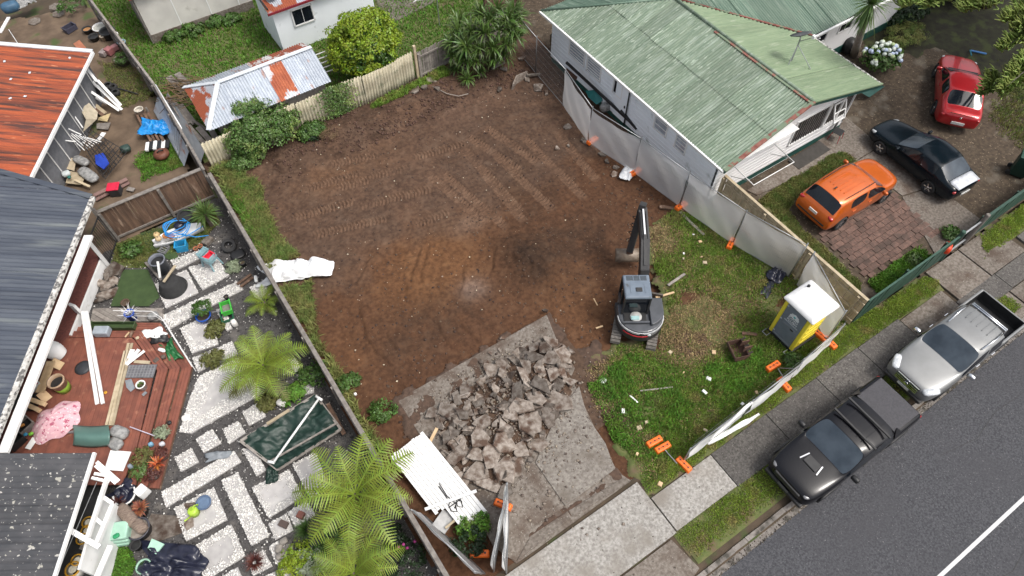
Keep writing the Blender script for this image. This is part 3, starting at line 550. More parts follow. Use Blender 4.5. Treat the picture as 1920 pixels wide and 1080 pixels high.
# ---------------------------------------------------------------- buildings
def quad(M, a, b, c, d): return M.add([a, b, c, d], [(0, 1, 2, 3)])
def window(par, P0, U, w, h, bars=0, frame='white_paint', n=None, pane='glass', barm=None, dep=.05, fw=.05, hz=0, louv=0):
    # framed window on a wall: P0 lower corner, U horizontal direction; sits proud of the wall
    U = Vector(U).normalized(); n = Vector(n); P0 = Vector(P0); up = Vector((0, 0, 1))
    g = MB(); a = P0+n*.015; quad(g, a+U*fw+up*fw, a+U*(w-fw)+up*fw, a+U*(w-fw)+up*(h-fw), a+U*fw+up*(h-fw))
    f = MB(); q = n*(dep/2)
    for A, B in ((P0, P0+U*w), (P0+up*h, P0+up*h+U*w)): f.beam(A+q-U*fw/2, B+q+U*fw/2, dep, fw)
    for A in (P0, P0+U*w): f.beam(A+q, A+q+up*h, fw, dep, up=n)
    wd = f.build('window', frame, par); g.build('pane', pane, wd)
    for i in range(bars):
        k = P0+U*w*(i+1)/(bars+1)+q*.8; MB().beam(k, k+up*h, .025, .02).build('glazing_bar', barm or frame, wd)
    for i in range(hz):
        k = P0+up*h*(i+1)/(hz+1)+q*.8; MB().beam(k, k+U*w, .03, .03).build('glazing_bar', frame, wd)
    return wd
hs_ = thing('house', 'white weatherboard house with green corrugated roof beside the cleared lot', 'house', (21.5, 16, 0), world=True)
X0, X1, Y0, Y1 = 17.45, 25.65, 11.35, 22.7; HE, HR, XR = 2.75, 4.1, 21.25
w = MB().box((X0+.05, (Y0+Y1)/2, 1.5), (.1, Y1-Y0, 2.4)).build('side_wall', 'wall_blue_shade', hs_)
bd = MB().box((0, 0, 0), (.014, Y1-Y0, .008)).mesh('weatherboard', 'wall_blue_shade')
for i in range(11): piece('weatherboard', bd, w, (X0-.006, (Y0+Y1)/2, .45+i*.21))
g = MB(); g.add([(X0,Y0,.3),(X1,Y0,.3),(X1,Y0,2.62),(XR,Y0,3.9),(X0,Y0,2.62),(X0,Y0+.1,.3),(X1,Y0+.1,.3),(X1,Y0+.1,2.62),(XR,Y0+.1,3.9),(X0,Y0+.1,2.62)], [(0,1,2,3,4),(9,8,7,6,5),(0,5,6,1),(1,6,7,2),(2,7,8,3),(3,8,9,4),(4,9,5,0)])
w = g.build('front_wall', 'wall_white', hs_)
bd = MB().box((0, 0, 0), (X1-X0, .014, .008)).mesh('weatherboard', 'wall_white')
for i in range(11): piece('weatherboard', bd, w, ((X0+X1)/2, Y0-.006, .45+i*.21))
MB().box((X1-.05, (Y0+15)/2, 1.5), (.1, 15-Y0, 2.4)).build('side_wall', 'wall_white', hs_)
MB().box((X0+.12, (Y0+Y1)/2, .13), (.1, Y1-Y0, .36)).box(((X0+X1)/2, Y0+.03, .14), (X1-X0-.02, .06, .36)).build('base_boards', 'teal', hs_)
# windows on the side wall (towards the lot)
for y, wd_, z, h_, lv in ((20.1,1.15,1.35,.95,5), (19.0-.12,1.0,1.3,.85,5), (14.35,.78,1.45,.85,2), (13.15,.62,1.4,.95,4)):
    window(hs_, (X0, y+wd_, z), (0,-1,0), wd_, h_, 0, n=(-1,0,0), pane='pane_pale', hz=lv)
window(hs_, (X0, 17.95, 1.4), (0,-1,0), .62, 1.0, 0, n=(-1,0,0))
d_ = MB().box((X0-.02, 17.3, 1.3), (.05, .85, 1.95)).build('door', 'wall_blue_shade', hs_); MB().box((X0-.06, 17.0, 1.2), (.05, .05, .12)).build('handle', 'black', d_)
MB().tube([(X0-.06,16.85,2.6),(X0-.06,16.85,.2)], .035).build('downpipe', 'black', hs_, True)
# front window
window(hs_, (21.85, Y0, 1.0), (1,0,0), 2.05, 1.35, 12, n=(0,-1,0), dep=.06, barm='wood_grey')
window(hs_, (23.98, Y0, 1.05), (1,0,0), .75, 1.3, 5, n=(0,-1,0), dep=.06, barm='wood_grey'); window(hs_, (24.8, Y0, 1.05), (1,0,0), .7, 1.3, 5, n=(0,-1,0), dep=.06, barm='wood_grey')
MB().beam((24.0,Y0-.42,1.5),(24.7,Y0-.42,1.5),.05).beam((24.0,Y0-.12,2.3),(24.7,Y0-.12,2.3),.05).beam((24.0,Y0-.42,1.5),(24.0,Y0-.12,2.3),.05).beam((24.7,Y0-.42,1.5),(24.7,Y0-.12,2.3),.05).beam((24.0,Y0-.27,1.9),(24.7,Y0-.27,1.9),.04).build('open_sash', 'white_paint', hs_)
# main gable roof, hipped at the back
rf = MB().box((XR, 18.95, 3.2), (.1, 1, .1)).build('roof', 'roof_green', hs_)
sl = math.hypot(XR-17.0, HR-HE); vL = Vector((17.0-XR, 0, HE-HR)).normalized(); YF, YB = 10.8, 23.1
um_ = YB-YF-4.25+4.25*.48
corr_plane(rf, 'roofing_sheet', (XR, YF, HR+.015), (0,1,0), vL, [(0,0),(YB-YF-4.25,0),(um_,sl*.48),(0,sl*.48)], 'roof_green', .8, .125, .032, 1)
corr_plane(rf, 'roofing_sheet', (XR, YF, HR-.01), (0,1,0), vL, [(0,sl*.465),(um_-.06,sl*.465),(YB-YF,sl),(0,sl)], 'roof_green', .8, .125, .032, 21)
sr = math.hypot(26.1-XR, HR-HE); vR = Vector((26.1-XR, 0, HE-HR)).normalized()
corr_plane(rf, 'roofing_sheet', (XR, YF, HR), (0,1,0), vR, [(0,0),(8.1,0),(3.9,sr),(0,sr)], 'roof_green_fresh', .8, .125, .03, 2)
vB = Vector((0, 4.2, HE-HR)).normalized(); sb = math.hypot(4.2, HR-HE)
corr_plane(rf, 'roofing_sheet', (17.0, YB, HE), (1,0,0), -vB, [(0,0),(4.25,sb),(8.5,0)], 'roof_green_dark', .8, .125, .03, 3)
# rear wing
corr_plane(rf, 'roofing_sheet', (21.25, 19.1, HR+.02), (1,0,0), (0, 14.7-19.1, HE-HR-.02), [(0,0),(14,0),(14,4.6),(5.05,4.6)], 'roof_green_dark', .8, .125, .03, 4)
corr_plane(rf, 'roofing_sheet', (21.25, 19.1, HR+.02), (1,0,0), (0, 4.4, HE-HR), [(0,0),(14,0),(14,4.6),(0,4.6)], 'roof_green_dark', .8, .125, .03, 5)
MB().tube([(XR,YF-.03,HR+.03),(XR,18.9,HR+.03)], .07, 8).build('ridge_cap', 'roof_green', rf, True)
MB().tube([(XR,18.9,HR+.03),(17.02,YB-.02,HE+.03)], .05, 8).build('hip_cap', 'roof_green_dark', rf, True)
MB().tube([(21.3,19.0,HR-.02),(26.2,14.75,HE-.0)], .05, 6).build('valley_flashing', 'rust_flash', rf, True)
MB().beam((XR-.12,YF+.02,HR-.01),(XR-.12,16.2,HR-.01),.12,.05).build('rust_strip', 'rust_flash', rf)
MB().beam((17.0,YF-.03,HE+.03),(XR,YF-.03,HR+.03),.16,.07).build('barge_cap', 'rust_flash', rf)
MB().beam((XR,YF-.03,HR+.03),(26.12,YF-.03,HE+.03),.1,.06).build('barge_cap', 'roof_green_fresh', rf)
MB().beam((17.05,YF+.02,HE-.12),(XR,YF+.02,HR-.12),.05,.2).beam((XR,YF+.02,HR-.12),(26.1,YF+.02,HE-.12),.05,.2).build('barge_board', 'teal', rf)
MB().prism([(17.05,YF+.06),(XR,YF+.06),(XR,Y0),(17.05,Y0)], HE-.1, HE-.08).build('soffit', 'white_paint', rf)
MB().box((16.97,(YF+YB)/2,HE-.05),(.09,YB-YF,.09)).build('gutter', 'white_paint', rf)
MB().box((17.12,(YF+YB)/2,HE-.12),(.04,YB-YF-.1,.16)).build('fascia', 'white_paint', rf)
MB().box((17.28,(YF+YB)/2,HE-.17),(.36,YB-YF-.3,.03)).build('soffit', 'wall_blue_shade', rf)
MB().box((26.15,(YF+14.7)/2,HE-.05),(.09,14.6-YF,.09)).build('gutter', 'gutter', rf)
MB().box((30.8,14.62,HE-.05),(9.0,.1,.1)).build('gutter', 'white_paint', rf)
MB().box((30.8,15.2,1.45),(9.2,.12,2.3)).build('wing_wall', 'wall_white', hs_)
MB().box((30.8,15.17,.2),(9.2,.1,.5)).build('base_boards', 'teal', hs_)
window(hs_, (27.0, 15.14, 1.5), (1,0,0), 1.1, .8, 1, n=(0,-1,0)); window(hs_, (29.0, 15.14, 1.5), (1,0,0), .9, .8, 1, n=(0,-1,0))
MB().beam((26.5,14.5,2.62),(26.5,14.9,2.2),.06).build('downpipe', 'white_paint', hs_)
# satellite dish
sd = thing('satellite_dish', 'grey satellite dish on a tripod standing on the green roof', 'satellite dish', (22.95, 13.35, 3.6)); sd.scale = (1.35,)*3
dd = Matrix.Translation((.02,.05,.95)) @ Euler((R(-32),R(6),0)).to_matrix().to_4x4()
MB().lathe([(0.001,-.06),(.16,-.045),(.30,0),(.31,.012),(.16,-.03),(.001,-.045)], 24, dd, False).build('reflector', paint(.1,.105,.115,.5), sd, True)
MB().tube([(0,0,.0),(0,0,.8),(.02,.05,.92)], .022).build('mast', 'galv', sd)
for a in ((.3,-.55,-.05),(-.35,-.15,.02)): MB().tube([(0,0,.62),a], .014).build('strut', 'galv', sd)
MB().tube([(.02,-.02,.75),(-.05,-.4,1.12)], .012).build('feed_arm', 'galv', sd); MB().box((-.05,-.42,1.16),(.09,.09,.1)).build('receiver', 'white_paint', sd)
# folding clothes line on the front wall
cl = thing('clothes_airer', 'white fold-down clothes line frame fixed to the house front', 'clothes line', (19.6, 11.3, 1.7), world=True)
a, b, c, d = (18.4,11.28,1.75),(20.7,11.28,1.75),(20.75,10.2,1.62),(18.45,10.2,1.62)
MB().tube([a,d,c,b], .022).build('frame', 'white_paint', cl, True)
for i in range(2): y = 10.5+i*.35; MB().tube([(18.44,y,1.64),(20.74,y,1.64)], .004, 4).build('line', 'white_paint', cl)
for q in (a, b): MB().tube([(q[0],11.3,1.2),(q[0]+.02,10.5,1.64)], .014).build('brace', 'galv', cl)
MB().prism([(22.2,10.55),(24.3,10.62),(24.3,11.3),(22.2,11.2)], .03, .05).build('door_mat', paint(.06,.055,.05,.95), label='dark grey mat lying under the front window', cat='mat', bevel=.01)
ch = thing('garden_chair', 'black seat chair with thin red legs by the house corner', 'chair', (25.0, 11.0, .02), R(15))
MB().box((0,0,.45),(.44,.42,.04)).build('seat', 'black', ch, bevel=.02); MB().box((-.02,.22,.72),(.44,.035,.3)).build('backrest', 'black', ch, bevel=.02)
for sx in (-1,1):
    for sy in (-1,1): MB().tube([(sx*.19,sy*.18,.43),(sx*.24,sy*.24,0)], .014).build('leg', paint(.4,.02,.03), ch)
# ---------------------------------------------------------------- back neighbour's buildings
b1 = thing('white_garage', 'long white stucco garage with red roof edge at the top', 'garage', (4, 36.5, 0), world=True)
MB().box((4.1,36.6,1.3),(5.4,3.0,2.6)).build('wall', 'wall_stucco', b1)
for x in (3.0,4.6,6.1): MB().box((x,35.095,1.3),(.05,.03,2.5)).build('batten', 'white_paint', b1)
MB().box((4.1,35.09,.22),(5.42,.04,.5)).build('plinth', 'concrete_dirty', b1)
o = corr_plane(b1, 'roofing_sheet', (1.25,38.4,3.3), (1,0,0), (0,-3.5,-.6), [(0,0),(5.8,0),(5.8,3.55),(0,3.55)], 'rust_flash', .8, .1, .015, 6)
MB().box((4.1,34.88,2.66),(5.8,.08,.12)).build('fascia', paint(.3,.05,.05), b1)
window(b1, (5.6,35.09,1.5), (1,0,0), .7, .7, 0, 'black', n=(0,-1,0))
MB().box((1.34,36.5,1.3),(.05,3,2.5)).build('side_cladding', 'wood_grey', b1)
b2 = thing('blue_shed', 'pale blue shed with patchy rusty iron roof behind the lawn', 'shed', (8.5, 31.5, 0), world=True)
MB().box((9.2,31.9,1.2),(5.2,2.6,2.4)).build('wall', 'wall_blue_shade', b2)
corr_plane(b2, 'roofing_sheet', (6.4,33.4,3.0), (1,0,0), (0,-3.0,-.55), [(0,0),(5.7,0),(5.7,3.05),(0,3.05)], 'iron_patchy', .8, .1, .016, 7)
MB().box((9.2,30.36,2.42),(5.7,.06,.1)).build('barge_board', paint(.22,.02,.03), b2)
MB().box((6.42,31.9,2.7),(.06,3.1,.1)).build('barge_board', 'black', b2)
window(b2, (7.5,30.58,1.25), (1,0,0), 1.05, .85, 1, n=(0,-1,0))
MB().lathe([(.3,0),(.32,.12),(.28,.14)], 16).build('plastic_basin', paint(.5,.6,.55), label='pale plastic basin lying on the blue shed roof', cat='basin').location = (6.95,31.2,2.75)
MB().box((0,0,0),(.35,.3,.15)).build('plastic_crate', paint(.7,.12,.04), label='small orange crate on the blue shed roof', cat='crate', bevel=.03).location = (8.2,31.4,2.86)
b3 = thing('rusty_shed', 'low shed with hipped silver iron roof streaked with rust', 'shed', (4.2, 26.6, 0), world=True)
MB().box((4.3,26.6,.9),(4.9,2.6,1.7)).build('wall', 'wood_grey', b3)
rx0, rx1, ry0, ry1, rr_ = 1.35, 7.0, 25.05, 28.3, 26.75
vs = Vector((0, ry0-rr_, -.75)); ss = vs.length; vn = Vector((0, ry1-rr_, -.7)); sn = vn.length
mat('iron_rust_panel', (.40,.115,.05), (.29,.075,.035), 2.5, .75, .1, 40, c=(.52,.54,.58), csc=1.1, cth=.52, cw=.03, st=(.9,.9,.5))
corr_plane(b3, 'roofing_sheet', (rx0,rr_,2.6), (1,0,0), vs, [(1.3,0),(3.25,0),(3.25,ss),(0,ss)], 'iron_pale', .8, .12, .026, 8)
corr_plane(b3, 'roofing_sheet', (rx0,rr_,2.6), (1,0,0), vs, [(3.25,0),(4.15,0),(4.15,ss),(3.25,ss)], 'iron_rust_panel', .9, .12, .026, 9)
corr_plane(b3, 'roofing_sheet', (rx0,rr_,2.6), (1,0,0), vs, [(4.15,0),(5.65,0),(5.65,ss),(4.15,ss)], 'iron_pale', .8, .12, .026, 10)
corr_plane(b3, 'roofing_sheet', (rx0,rr_,2.6), (1,0,0), vn, [(1.3,0),(2.9,0),(2.9,sn),(0,sn)], 'iron_pale', .8, .12, .026, 11)
corr_plane(b3, 'roofing_sheet', (rx0,rr_,2.6), (1,0,0), vn, [(2.9,0),(5.65,0),(5.65,sn),(2.9,sn)], 'iron_rusty', .7, .12, .026, 12)
vw = Vector((-1.3, 0, -.72)); sw_ = vw.length
corr_plane(b3, 'roofing_sheet', (rx0+1.3,ry0,2.6), (0,1,0), vw, [(0,sw_),(rr_-ry0,0),(ry1-ry0,sw_)], 'iron_patchy', .8, .12, .026, 13)
MB().beam((rx0+1.3,rr_,2.64),(rx1,rr_,2.64),.2,.03).build('ridge_cap', 'white_flash', b3)
MB().beam((rx0+1.3,rr_,2.64),(rx0,ry0,1.89),.2,.03).beam((rx0+1.3,rr_,2.63),(rx0,ry1,1.9),.18,.03).build('hip_cap', 'white_flash', b3)
# ---------------------------------------------------------------- left houses (rotated against the lot)
DG = Vector((.523,.852,0)); DR = Vector((.852,-.523,0))           # along the gutter, out from the gutter
hl = thing('grey_roof_house', 'house with blue-grey longrun roof and dirty white gutter', 'house', (-7, 20, 0), world=True)
G0 = Z('G',660,190,2.6)
O_ = G0-DG*10.4-DR*7+Vector((0,0,1.0)); vd = (DR*7+Vector((0,0,-1.0)))
corr_plane(hl, 'roofing_sheet', O_, DG, vd, [(0,0),(12.35,0),(10.4,vd.length),(0,vd.length)], 'roof_slate', .76, .17, .03, 14)
M_ = MB(); M_.beam(G0-DG*10.4+DR*.06-Vector((0,0,.03)), G0+DR*.06-Vector((0,0,.03)), .16, .12); M_.build('gutter', 'gutter', hl)
MB().beam(G0-DG*10.4-DR*.06-Vector((0,0,.12)), G0-DR*.06-Vector((0,0,.12)), .05, .2).build('fascia', 'white_paint', hl)
MB().beam(G0+Vector((0,0,.02)), G0+DG*1.95-DR*7+Vector((0,0,1.02)), .22, .06).build('hip_cap', 'roof_slate', hl)
MB().beam(G0-DG*10.4-DR*2.6-Vector((0,0,1.3)), G0-DR*2.6-DG*.3-Vector((0,0,1.3)), .12, 2.5, up=(0,0,1)).build('wall', 'white_paint', hl)
MB().beam(G0-DG*9.9+DR*.22+Vector((0,0,-.35)), G0-DG*1.6+DR*.22+Vector((0,0,-.35)), .3, .1).build('awning_rail', 'white_paint', hl)
hr_ = thing('rust_roof_house', 'outbuilding with rust-red corrugated roof and white bargeboard', 'outbuilding', (-6, 30, 0), world=True)
A0, A1 = Z('A',535,305,2.3), Z('A',165,1055,2.3); dA = (A1-A0).normalized(); dN = Vector((dA.y,-dA.x,0)); dN = -dN if dN.x < 0 else dN   # dN points right
vd = -dN*7.2+Vector((0,0,.9))
corr_plane(hr_, 'roofing_sheet', A0, dA, vd, [(0,0),((A1-A0).length+1.0,0),((A1-A0).length+1.0,vd.length),(0,vd.length)], 'rust_roof', .76, .13, .028, 15)
MB().beam(A0+dN*.03, A1+dN*.03+dA*.6, .1, .12).build('gutter', 'white_paint', hr_)
MB().beam(A0-dA*.05+Vector((0,0,.05)), A0-dA*.05+vd+Vector((0,0,.05)), .22, .05).build('ridge_flashing', 'white_flash', hr_)
MB().beam(A0-dN*.55-Vector((0,0,1.3)), A1-dN*.55-Vector((0,0,1.3)), .1, 2.4).build('wall', paint(.16,.165,.18,.8), hr_)
for i in range(9):
    p = A0-dN*.47+dA*(.5+i*.85)-Vector((0,0,1.25)); MB().beam(p-Vector((0,0,1)), p+Vector((0,0,1)), .05, .04).build('batten', 'white_paint', hr_)
fl = paint(.62,.56,.5,.7)
for i in range(14):
    p = A0+dA*random.uniform(.3,3.4)+vd*random.uniform(.08,.95)+Vector((0,0,.03)); piece('roof_patch', MB().box((0,0,0),(.12,.09,.015)).mesh('roof_patch', 'white_flash') if i == 0 else pm_, hr_, p, (0,0,random.uniform(0,3)))
    if i == 0: pm_ = bpy.data.objects['roof_patch'].data
h3 = thing('lichen_roof_house', 'dark corrugated roof dotted with pale lichen at the lower left', 'house', (-10, 11, 0), world=True)
L0, L1 = Z('J',680,190,2.7), Z('J',390,1090,2.7); dL = (L1-L0).normalized(); dQ = Vector((-dL.y,dL.x,0)); dQ = -dQ if dQ.x < 0 else dQ
vd = -dQ*7+Vector((0,0,.5))
corr_plane(h3, 'roofing_sheet', L0, dL, vd, [(0,0),(7.5,0),(7.5,vd.length),(0,vd.length)], 'roof_lichen', .5, .17, .035, 16)
MB().beam(L0+dQ*.02, L0+dL*7.5+dQ*.02, .08, .1).build('gutter', 'white_paint', h3)
MB().beam(L0-dQ*1.7-Vector((0,0,1.4)), L0+dL*7.5-dQ*1.7-Vector((0,0,1.4)), .1, 2.5).build('wall', paint(.2,.19,.18,.8), h3)
# ---------------------------------------------------------------- fences
def paling_fence(name, label, A, B, h, pw, m, post=2.3, gap=.008, rails=(.35,1.3), railm=None, thick=.018, jit=.02, cap=None, side=1, z0=0.0, posts=True):
    A, B = Vector((A[0],A[1],z0)), Vector((B[0],B[1],z0)); d = B-A; L = d.length; d.normalize(); n = Vector((-d.y,d.x,0))*side
    f = thing(name, label, 'fence', A, world=True); ang = math.atan2(d.y, d.x); k = int(L/(pw+gap)); me = MB().box((0,0,h/2),(pw,thick,h)).mesh('paling', m)
    for i in range(k):
        p = A+d*((i+.5)*L/k); piece('paling', me, f, p, (random.uniform(-.012,.012), random.uniform(-.012,.012), ang), (1,1,1+random.uniform(-jit,jit)))
    for r in rails: MB().beam(A+n*.045+Vector((0,0,r)), B+n*.045+Vector((0,0,r)), .05, .09).build('rail', railm or m, f)
    if posts:
        for i in range(int(L/post)+1): p = A+d*min(L-.05, .05+i*post)+n*.09; MB().box(p+Vector((0,0,h/2-.03)), (.1,.1,h), ang).build('post', railm or m, f)
    if cap: MB().beam(A+Vector((0,0,h+.03)), B+Vector((0,0,h+.03)), cap, .035).build('capping', railm or m, f)
    return f
paling_fence('timber_fence', 'new pale timber paling fence beside the paver bay', (17.82,11.2), (17.82,3.95), 1.65, .145, 'wood_pale', side=-1, cap=.12, rails=(.3,.85,1.4))
paling_fence('brown_fence', 'brown stained paling fence across the top of the garden', (-3.85,23.3), (.3,23.3), 1.65, .1, 'wood_brown', side=-1, rails=(.12,), railm='wood_grey', cap=.16)
paling_fence('boundary_fence', 'weathered grey timber fence between garden and cleared lot', (.52,23.1), (.72,2.6), 1.45, .15, 'wood_grey', side=-1, rails=(.35,1.1), cap=.14, jit=.02)
paling_fence('yard_fence', 'old sagging grey fence between the side yard and back lawn', (.35,29.9), (.4,23.4), 1.45, .15, 'wood_grey', side=-1, rails=(.4,1.15), cap=.1)
paling_fence('yard_fence', 'old leaning grey fence at the top left behind the plant pots', (-.35,38.5), (.35,29.95), 1.4, .15, 'wood_grey', side=-1, rails=(.4,1.15), cap=.1, jit=.04)
gf = paling_fence('street_fence', 'dark green painted board fence along the footpath', (17.95,3.95), (23.2,3.98), 1.5, .2, 'fence_green', side=1, rails=(.3,1.2), cap=.07, jit=.005)
paling_fence('street_fence', 'dark green fence continuing past the driveway at the right edge', (24.9,4.02), (33,4.1), 1.45, .2, 'fence_green', side=1, rails=(.3,1.2), cap=.1, jit=.005)
for x in (23.25, 24.75): MB().lathe([(.09,0),(.09,1.75),(.07,1.78)], 12).build('gate_post', 'fence_green' if x < 24 else 'wood_grey', label='round %s gate post of the driveway opening' % ('green painted' if x < 24 else 'grey topped'), cat='post').location = (x, 4.0, 0)
gt = thing('driveway_gate', 'open green driveway gate swung along the fence line', 'gate', (24.0, 3.98, 0), world=True)
MB().beam((23.35,4.0,1.35),(24.9,4.02,1.35),.06,.06).build('rail', 'galv', gt); MB().beam((23.35,4.0,.25),(24.9,4.02,.25),.06,.06).build('rail', 'galv', gt)
# corrugated fibre-cement back fence
bf = thing('fibro_fence', 'cream corrugated fibre-cement fence at the back of the lot', 'fence', (5, 25, 0), world=True)
fx = [(.78,24.78),(2.3,24.8),(3.8,24.85),(5.1,24.95),(6.3,25.0),(7.35,25.0),(8.35,24.9),(9.3,24.95),(10.2,25.05),(11.1,25.15)]
for i in range(len(fx)-1):
    a, b = Vector((*fx[i],-.1)), Vector((*fx[i+1],-.1)); d = b-a; L = d.length; nn = Vector((d.y,-d.x,0)).normalized(); hh = 1.7+random.uniform(-.08,.08); tl = random.uniform(-.06,.06)
    def fn(u, v): return a+d*u+nn*(.035*math.sin(2*PI*u*L/.15)+tl*v+(.02 if i % 2 else 0))+Vector((0,0,hh*v+(.02*math.sin(u*40+i) if v > .9 else 0)))
    MB().grid(fn, int(L/.15*6), 3).build('fibro_sheet', 'fibro', bf, True, solid=.012)
pf = paling_fence('paling_fence', 'grey timber paling fence with rails by the dracaena clump', (11.35,25.2), (13.2,25.35), 1.45, .12, 'wood_grey', side=-1, rails=(.15,1.2), jit=.02, post=9)
MB().box((11.25,25.12,.95),(.12,.12,2.0)).build('fence_post', 'wood_pale', label='tall square timber post where the two back fences meet', cat='post', bevel=.01)
paling_fence('paling_fence', 'grey timber fence behind the dracaena clump towards the house', (13.3,25.35), (16.9,25.6), 1.6, .15, 'wood_grey', side=-1, rails=(.3,1.3))
paling_fence('dark_fence', 'dark weathered board fence at the back corner of the house', (16.6,27.6), (21,28.0), 1.8, .18, 'wood_brown', side=-1, rails=(.4,1.4))
# ---------------------------------------------------------------- vehicles
def split_islands(me):
    bm = bmesh.new(); bm.from_mesh(me); bm.faces.ensure_lookup_table(); seen = set(); out = []
    for f in bm.faces:
        if f.index in seen: continue
        st_ = [f]; grp = []; seen.add(f.index)
        while st_:
            q = st_.pop(); grp.append(q)
            for e in q.edges:
                for g in e.link_faces:
                    if g.index not in seen and g.material_index == q.material_index: seen.add(g.index); st_.append(g)
        vm = {}; V = []; F = []
        for q in grp:
            ff = []
            for v in q.verts:
                if v.index not in vm: vm[v.index] = len(V); V.append(tuple(v.co))
                ff.append(vm[v.index])
            F.append(ff)
        out.append((grp[0].material_index, V, F))
    bm.free(); return out
def car_shell(root, rows, wind, rear, side, pm, wheels, wr, deck=(), deckmat=None, crease=(), inset=.028, pillar=0, sharp=(), rin=None):
    bm = bmesh.new(); rings = []; cl_ = bm.edges.layers.float.new('crease_edge'); cv_ = bm.verts.layers.float.new('crease_vert')
    for (x, w, zb, z2, y3, z3, y4, z4, y5, z5, z6) in rows:
        h = [(w*.86, zb), (w*.97, zb+.1), (w, z2), (y3, z3), (y4, z4), (y5, z5)]
        ring = [bm.verts.new((x, y, z)) for y, z in h]+[bm.verts.new((x, 0, z6))]+[bm.verts.new((x, -y, z)) for y, z in h[::-1]]; rings.append(ring)
    n = 13; G = {}
    for i in range(len(rings)-1):
        for k in range(n):
            a, b = rings[i], rings[i+1]; f = bm.faces.new((a[k], b[k], b[(k+1)%n], a[(k+1)%n])); G[i, k] = f
    bm.faces.new(rings[0]); bm.faces.new(rings[-1][::-1]); bmesh.ops.recalc_face_normals(bm, faces=bm.faces)
    for (i, k) in crease:                                    # long edges at ring point k over interval i
        for kk in (k, 12-k):
            e = bm.edges.get((rings[i][kk], rings[i+1][kk]))
            if e: e[cl_] = .8
    for i in sharp:                                          # whole ring sharp
        for k in range(12):
            e = bm.edges.get((rings[i][k], rings[i][k+1]))
            if e and 2 <= k <= 9: e[cl_] = .9
    def glaze(faces, mi):
        faces = [f for f in faces if f.is_valid]
        if not faces: return
        bmesh.ops.inset_region(bm, faces=faces, thickness=inset, use_even_offset=False)
        for f in faces:
            f.material_index = mi
            for e in f.edges:
                if any(g not in faces for g in e.link_faces): e[cl_] = 1.0
        for v in {v for f in faces for v in f.verts}:
            be = [e for e in v.link_edges if sum(g in faces for g in e.link_faces) == 1]
            if len(be) == 2:
                d1 = (be[0].other_vert(v).co-v.co).normalized(); d2 = (be[1].other_vert(v).co-v.co).normalized()
                if d1.dot(d2) > -.8: v[cv_] = .85
    for i in range(wind, rear+1):
        for k in (3, 4, 8, 9):
            e = bm.edges.get((rings[i][k], rings[i+1][k]))
            if e: e[cl_] = .55
    for i, k in deck: G[i, k].material_index = 4
    glaze([G[wind, k] for k in (4, 5, 6, 7)], 1); glaze([G[rear, k] for k in (4, 5, 6, 7)], 2)
    for grp in side:
        for k in (3, 8): glaze([G[i, k] for i in grp], 3)
    bmesh.ops.recalc_face_normals(bm, faces=bm.faces)
    me = bpy.data.meshes.new('shell'); bm.to_mesh(me); bm.free(); o = bpy.data.objects.new('shell_tmp', me); C.objects.link(o)
    for k in range(5): me.materials.append(mm('black'))
    s = o.modifiers.new('s', 'SUBSURF'); s.levels = s.render_levels = 2; cut = []
    for x in wheels:
        cm = MB().lathe([(wr+.05,-1.2),(wr+.05,1.2)], 24, Matrix.Translation((x,0,wr)) @ Matrix.Rotation(PI/2,4,'X')).mesh('cut'); co = bpy.data.objects.new('cut_tmp', cm); C.objects.link(co); cut.append(co)
        for k in range(5): cm.materials.append(mm('black'))
        cm.polygons.foreach_set('material_index', [4]*len(cm.polygons))
        b = o.modifiers.new('b', 'BOOLEAN'); b.operation = 'DIFFERENCE'; b.object = co; b.solver = 'EXACT'
    dg = bpy.context.evaluated_depsgraph_get(); dg.update(); ev = bpy.data.meshes.new_from_object(o.evaluated_get(dg))
    names = {0: 'body', 1: 'windscreen', 2: 'rear_window', 3: 'side_window', 4: 'wheel_well'}; ms = {0: pm, 1: 'glass_sky_tint', 2: 'glass_sky_tint' if deck or pm == 'car_navy' else 'glass', 3: 'glass', 4: deckmat or 'black'}
    acc = {0: MB(), 4: MB()}
    for mi, V, F in split_islands(ev):
        if mi in acc: acc[mi].add(V, F)
        else: M = MB(); M.v = V; M.f = F; M.build(names[mi], ms[mi], root, True)
    body = acc[0].build('body', pm, root, True)
    if acc[4].f:
        zz = [(V, F) for mi, V, F in split_islands(ev) if mi == 4]
        for V, F in zz:
            M = MB(); M.v = V; M.f = F; M.build('load_bed' if deck and max(p[2] for p in V) > 1.0 else 'wheel_well', deckmat or 'black', root, False)
    for q in cut+[o]: bpy.data.objects.remove(q)
    return body
def wheel(root, x, y, r, wdt=.21, rim='chrome', spokes=5):
    s = 1 if y > 0 else -1; M = Matrix.Translation((x, y, r)) @ Matrix.Rotation(-PI/2*s, 4, 'X')
    t = MB().lathe([(r*.62,-wdt/2),(r*.94,-wdt/2),(r,-wdt*.3),(r,wdt*.3),(r*.94,wdt/2),(r*.66,wdt/2),(r*.62,wdt*.3)], 24, M, False).build('wheel', 'rubber', root, True)
    b = MB().lathe([(.001,wdt*.1),(r*.3,wdt*.12),(r*.6,wdt*.05),(r*.66,wdt*.42),(r*.63,wdt*.45)], 20, M, False).build('rim', paint(.14,.14,.15,.4,metal=.6), t, True)
    for i in range(spokes):
        a = 2*PI*i/spokes; k = MB().box((r*.36,0,wdt*.32),(r*.56,r*.16,.03)); k.v = [tuple(M @ (Matrix.Rotation(a,4,'Z') @ Vector(p))) for p in k.v]; k.build('spoke', rim, t)
    MB().lathe([(.001,wdt*.42),(r*.16,wdt*.4),(r*.17,wdt*.3)], 12, M, False).build('hub_cap', rim, t, True)
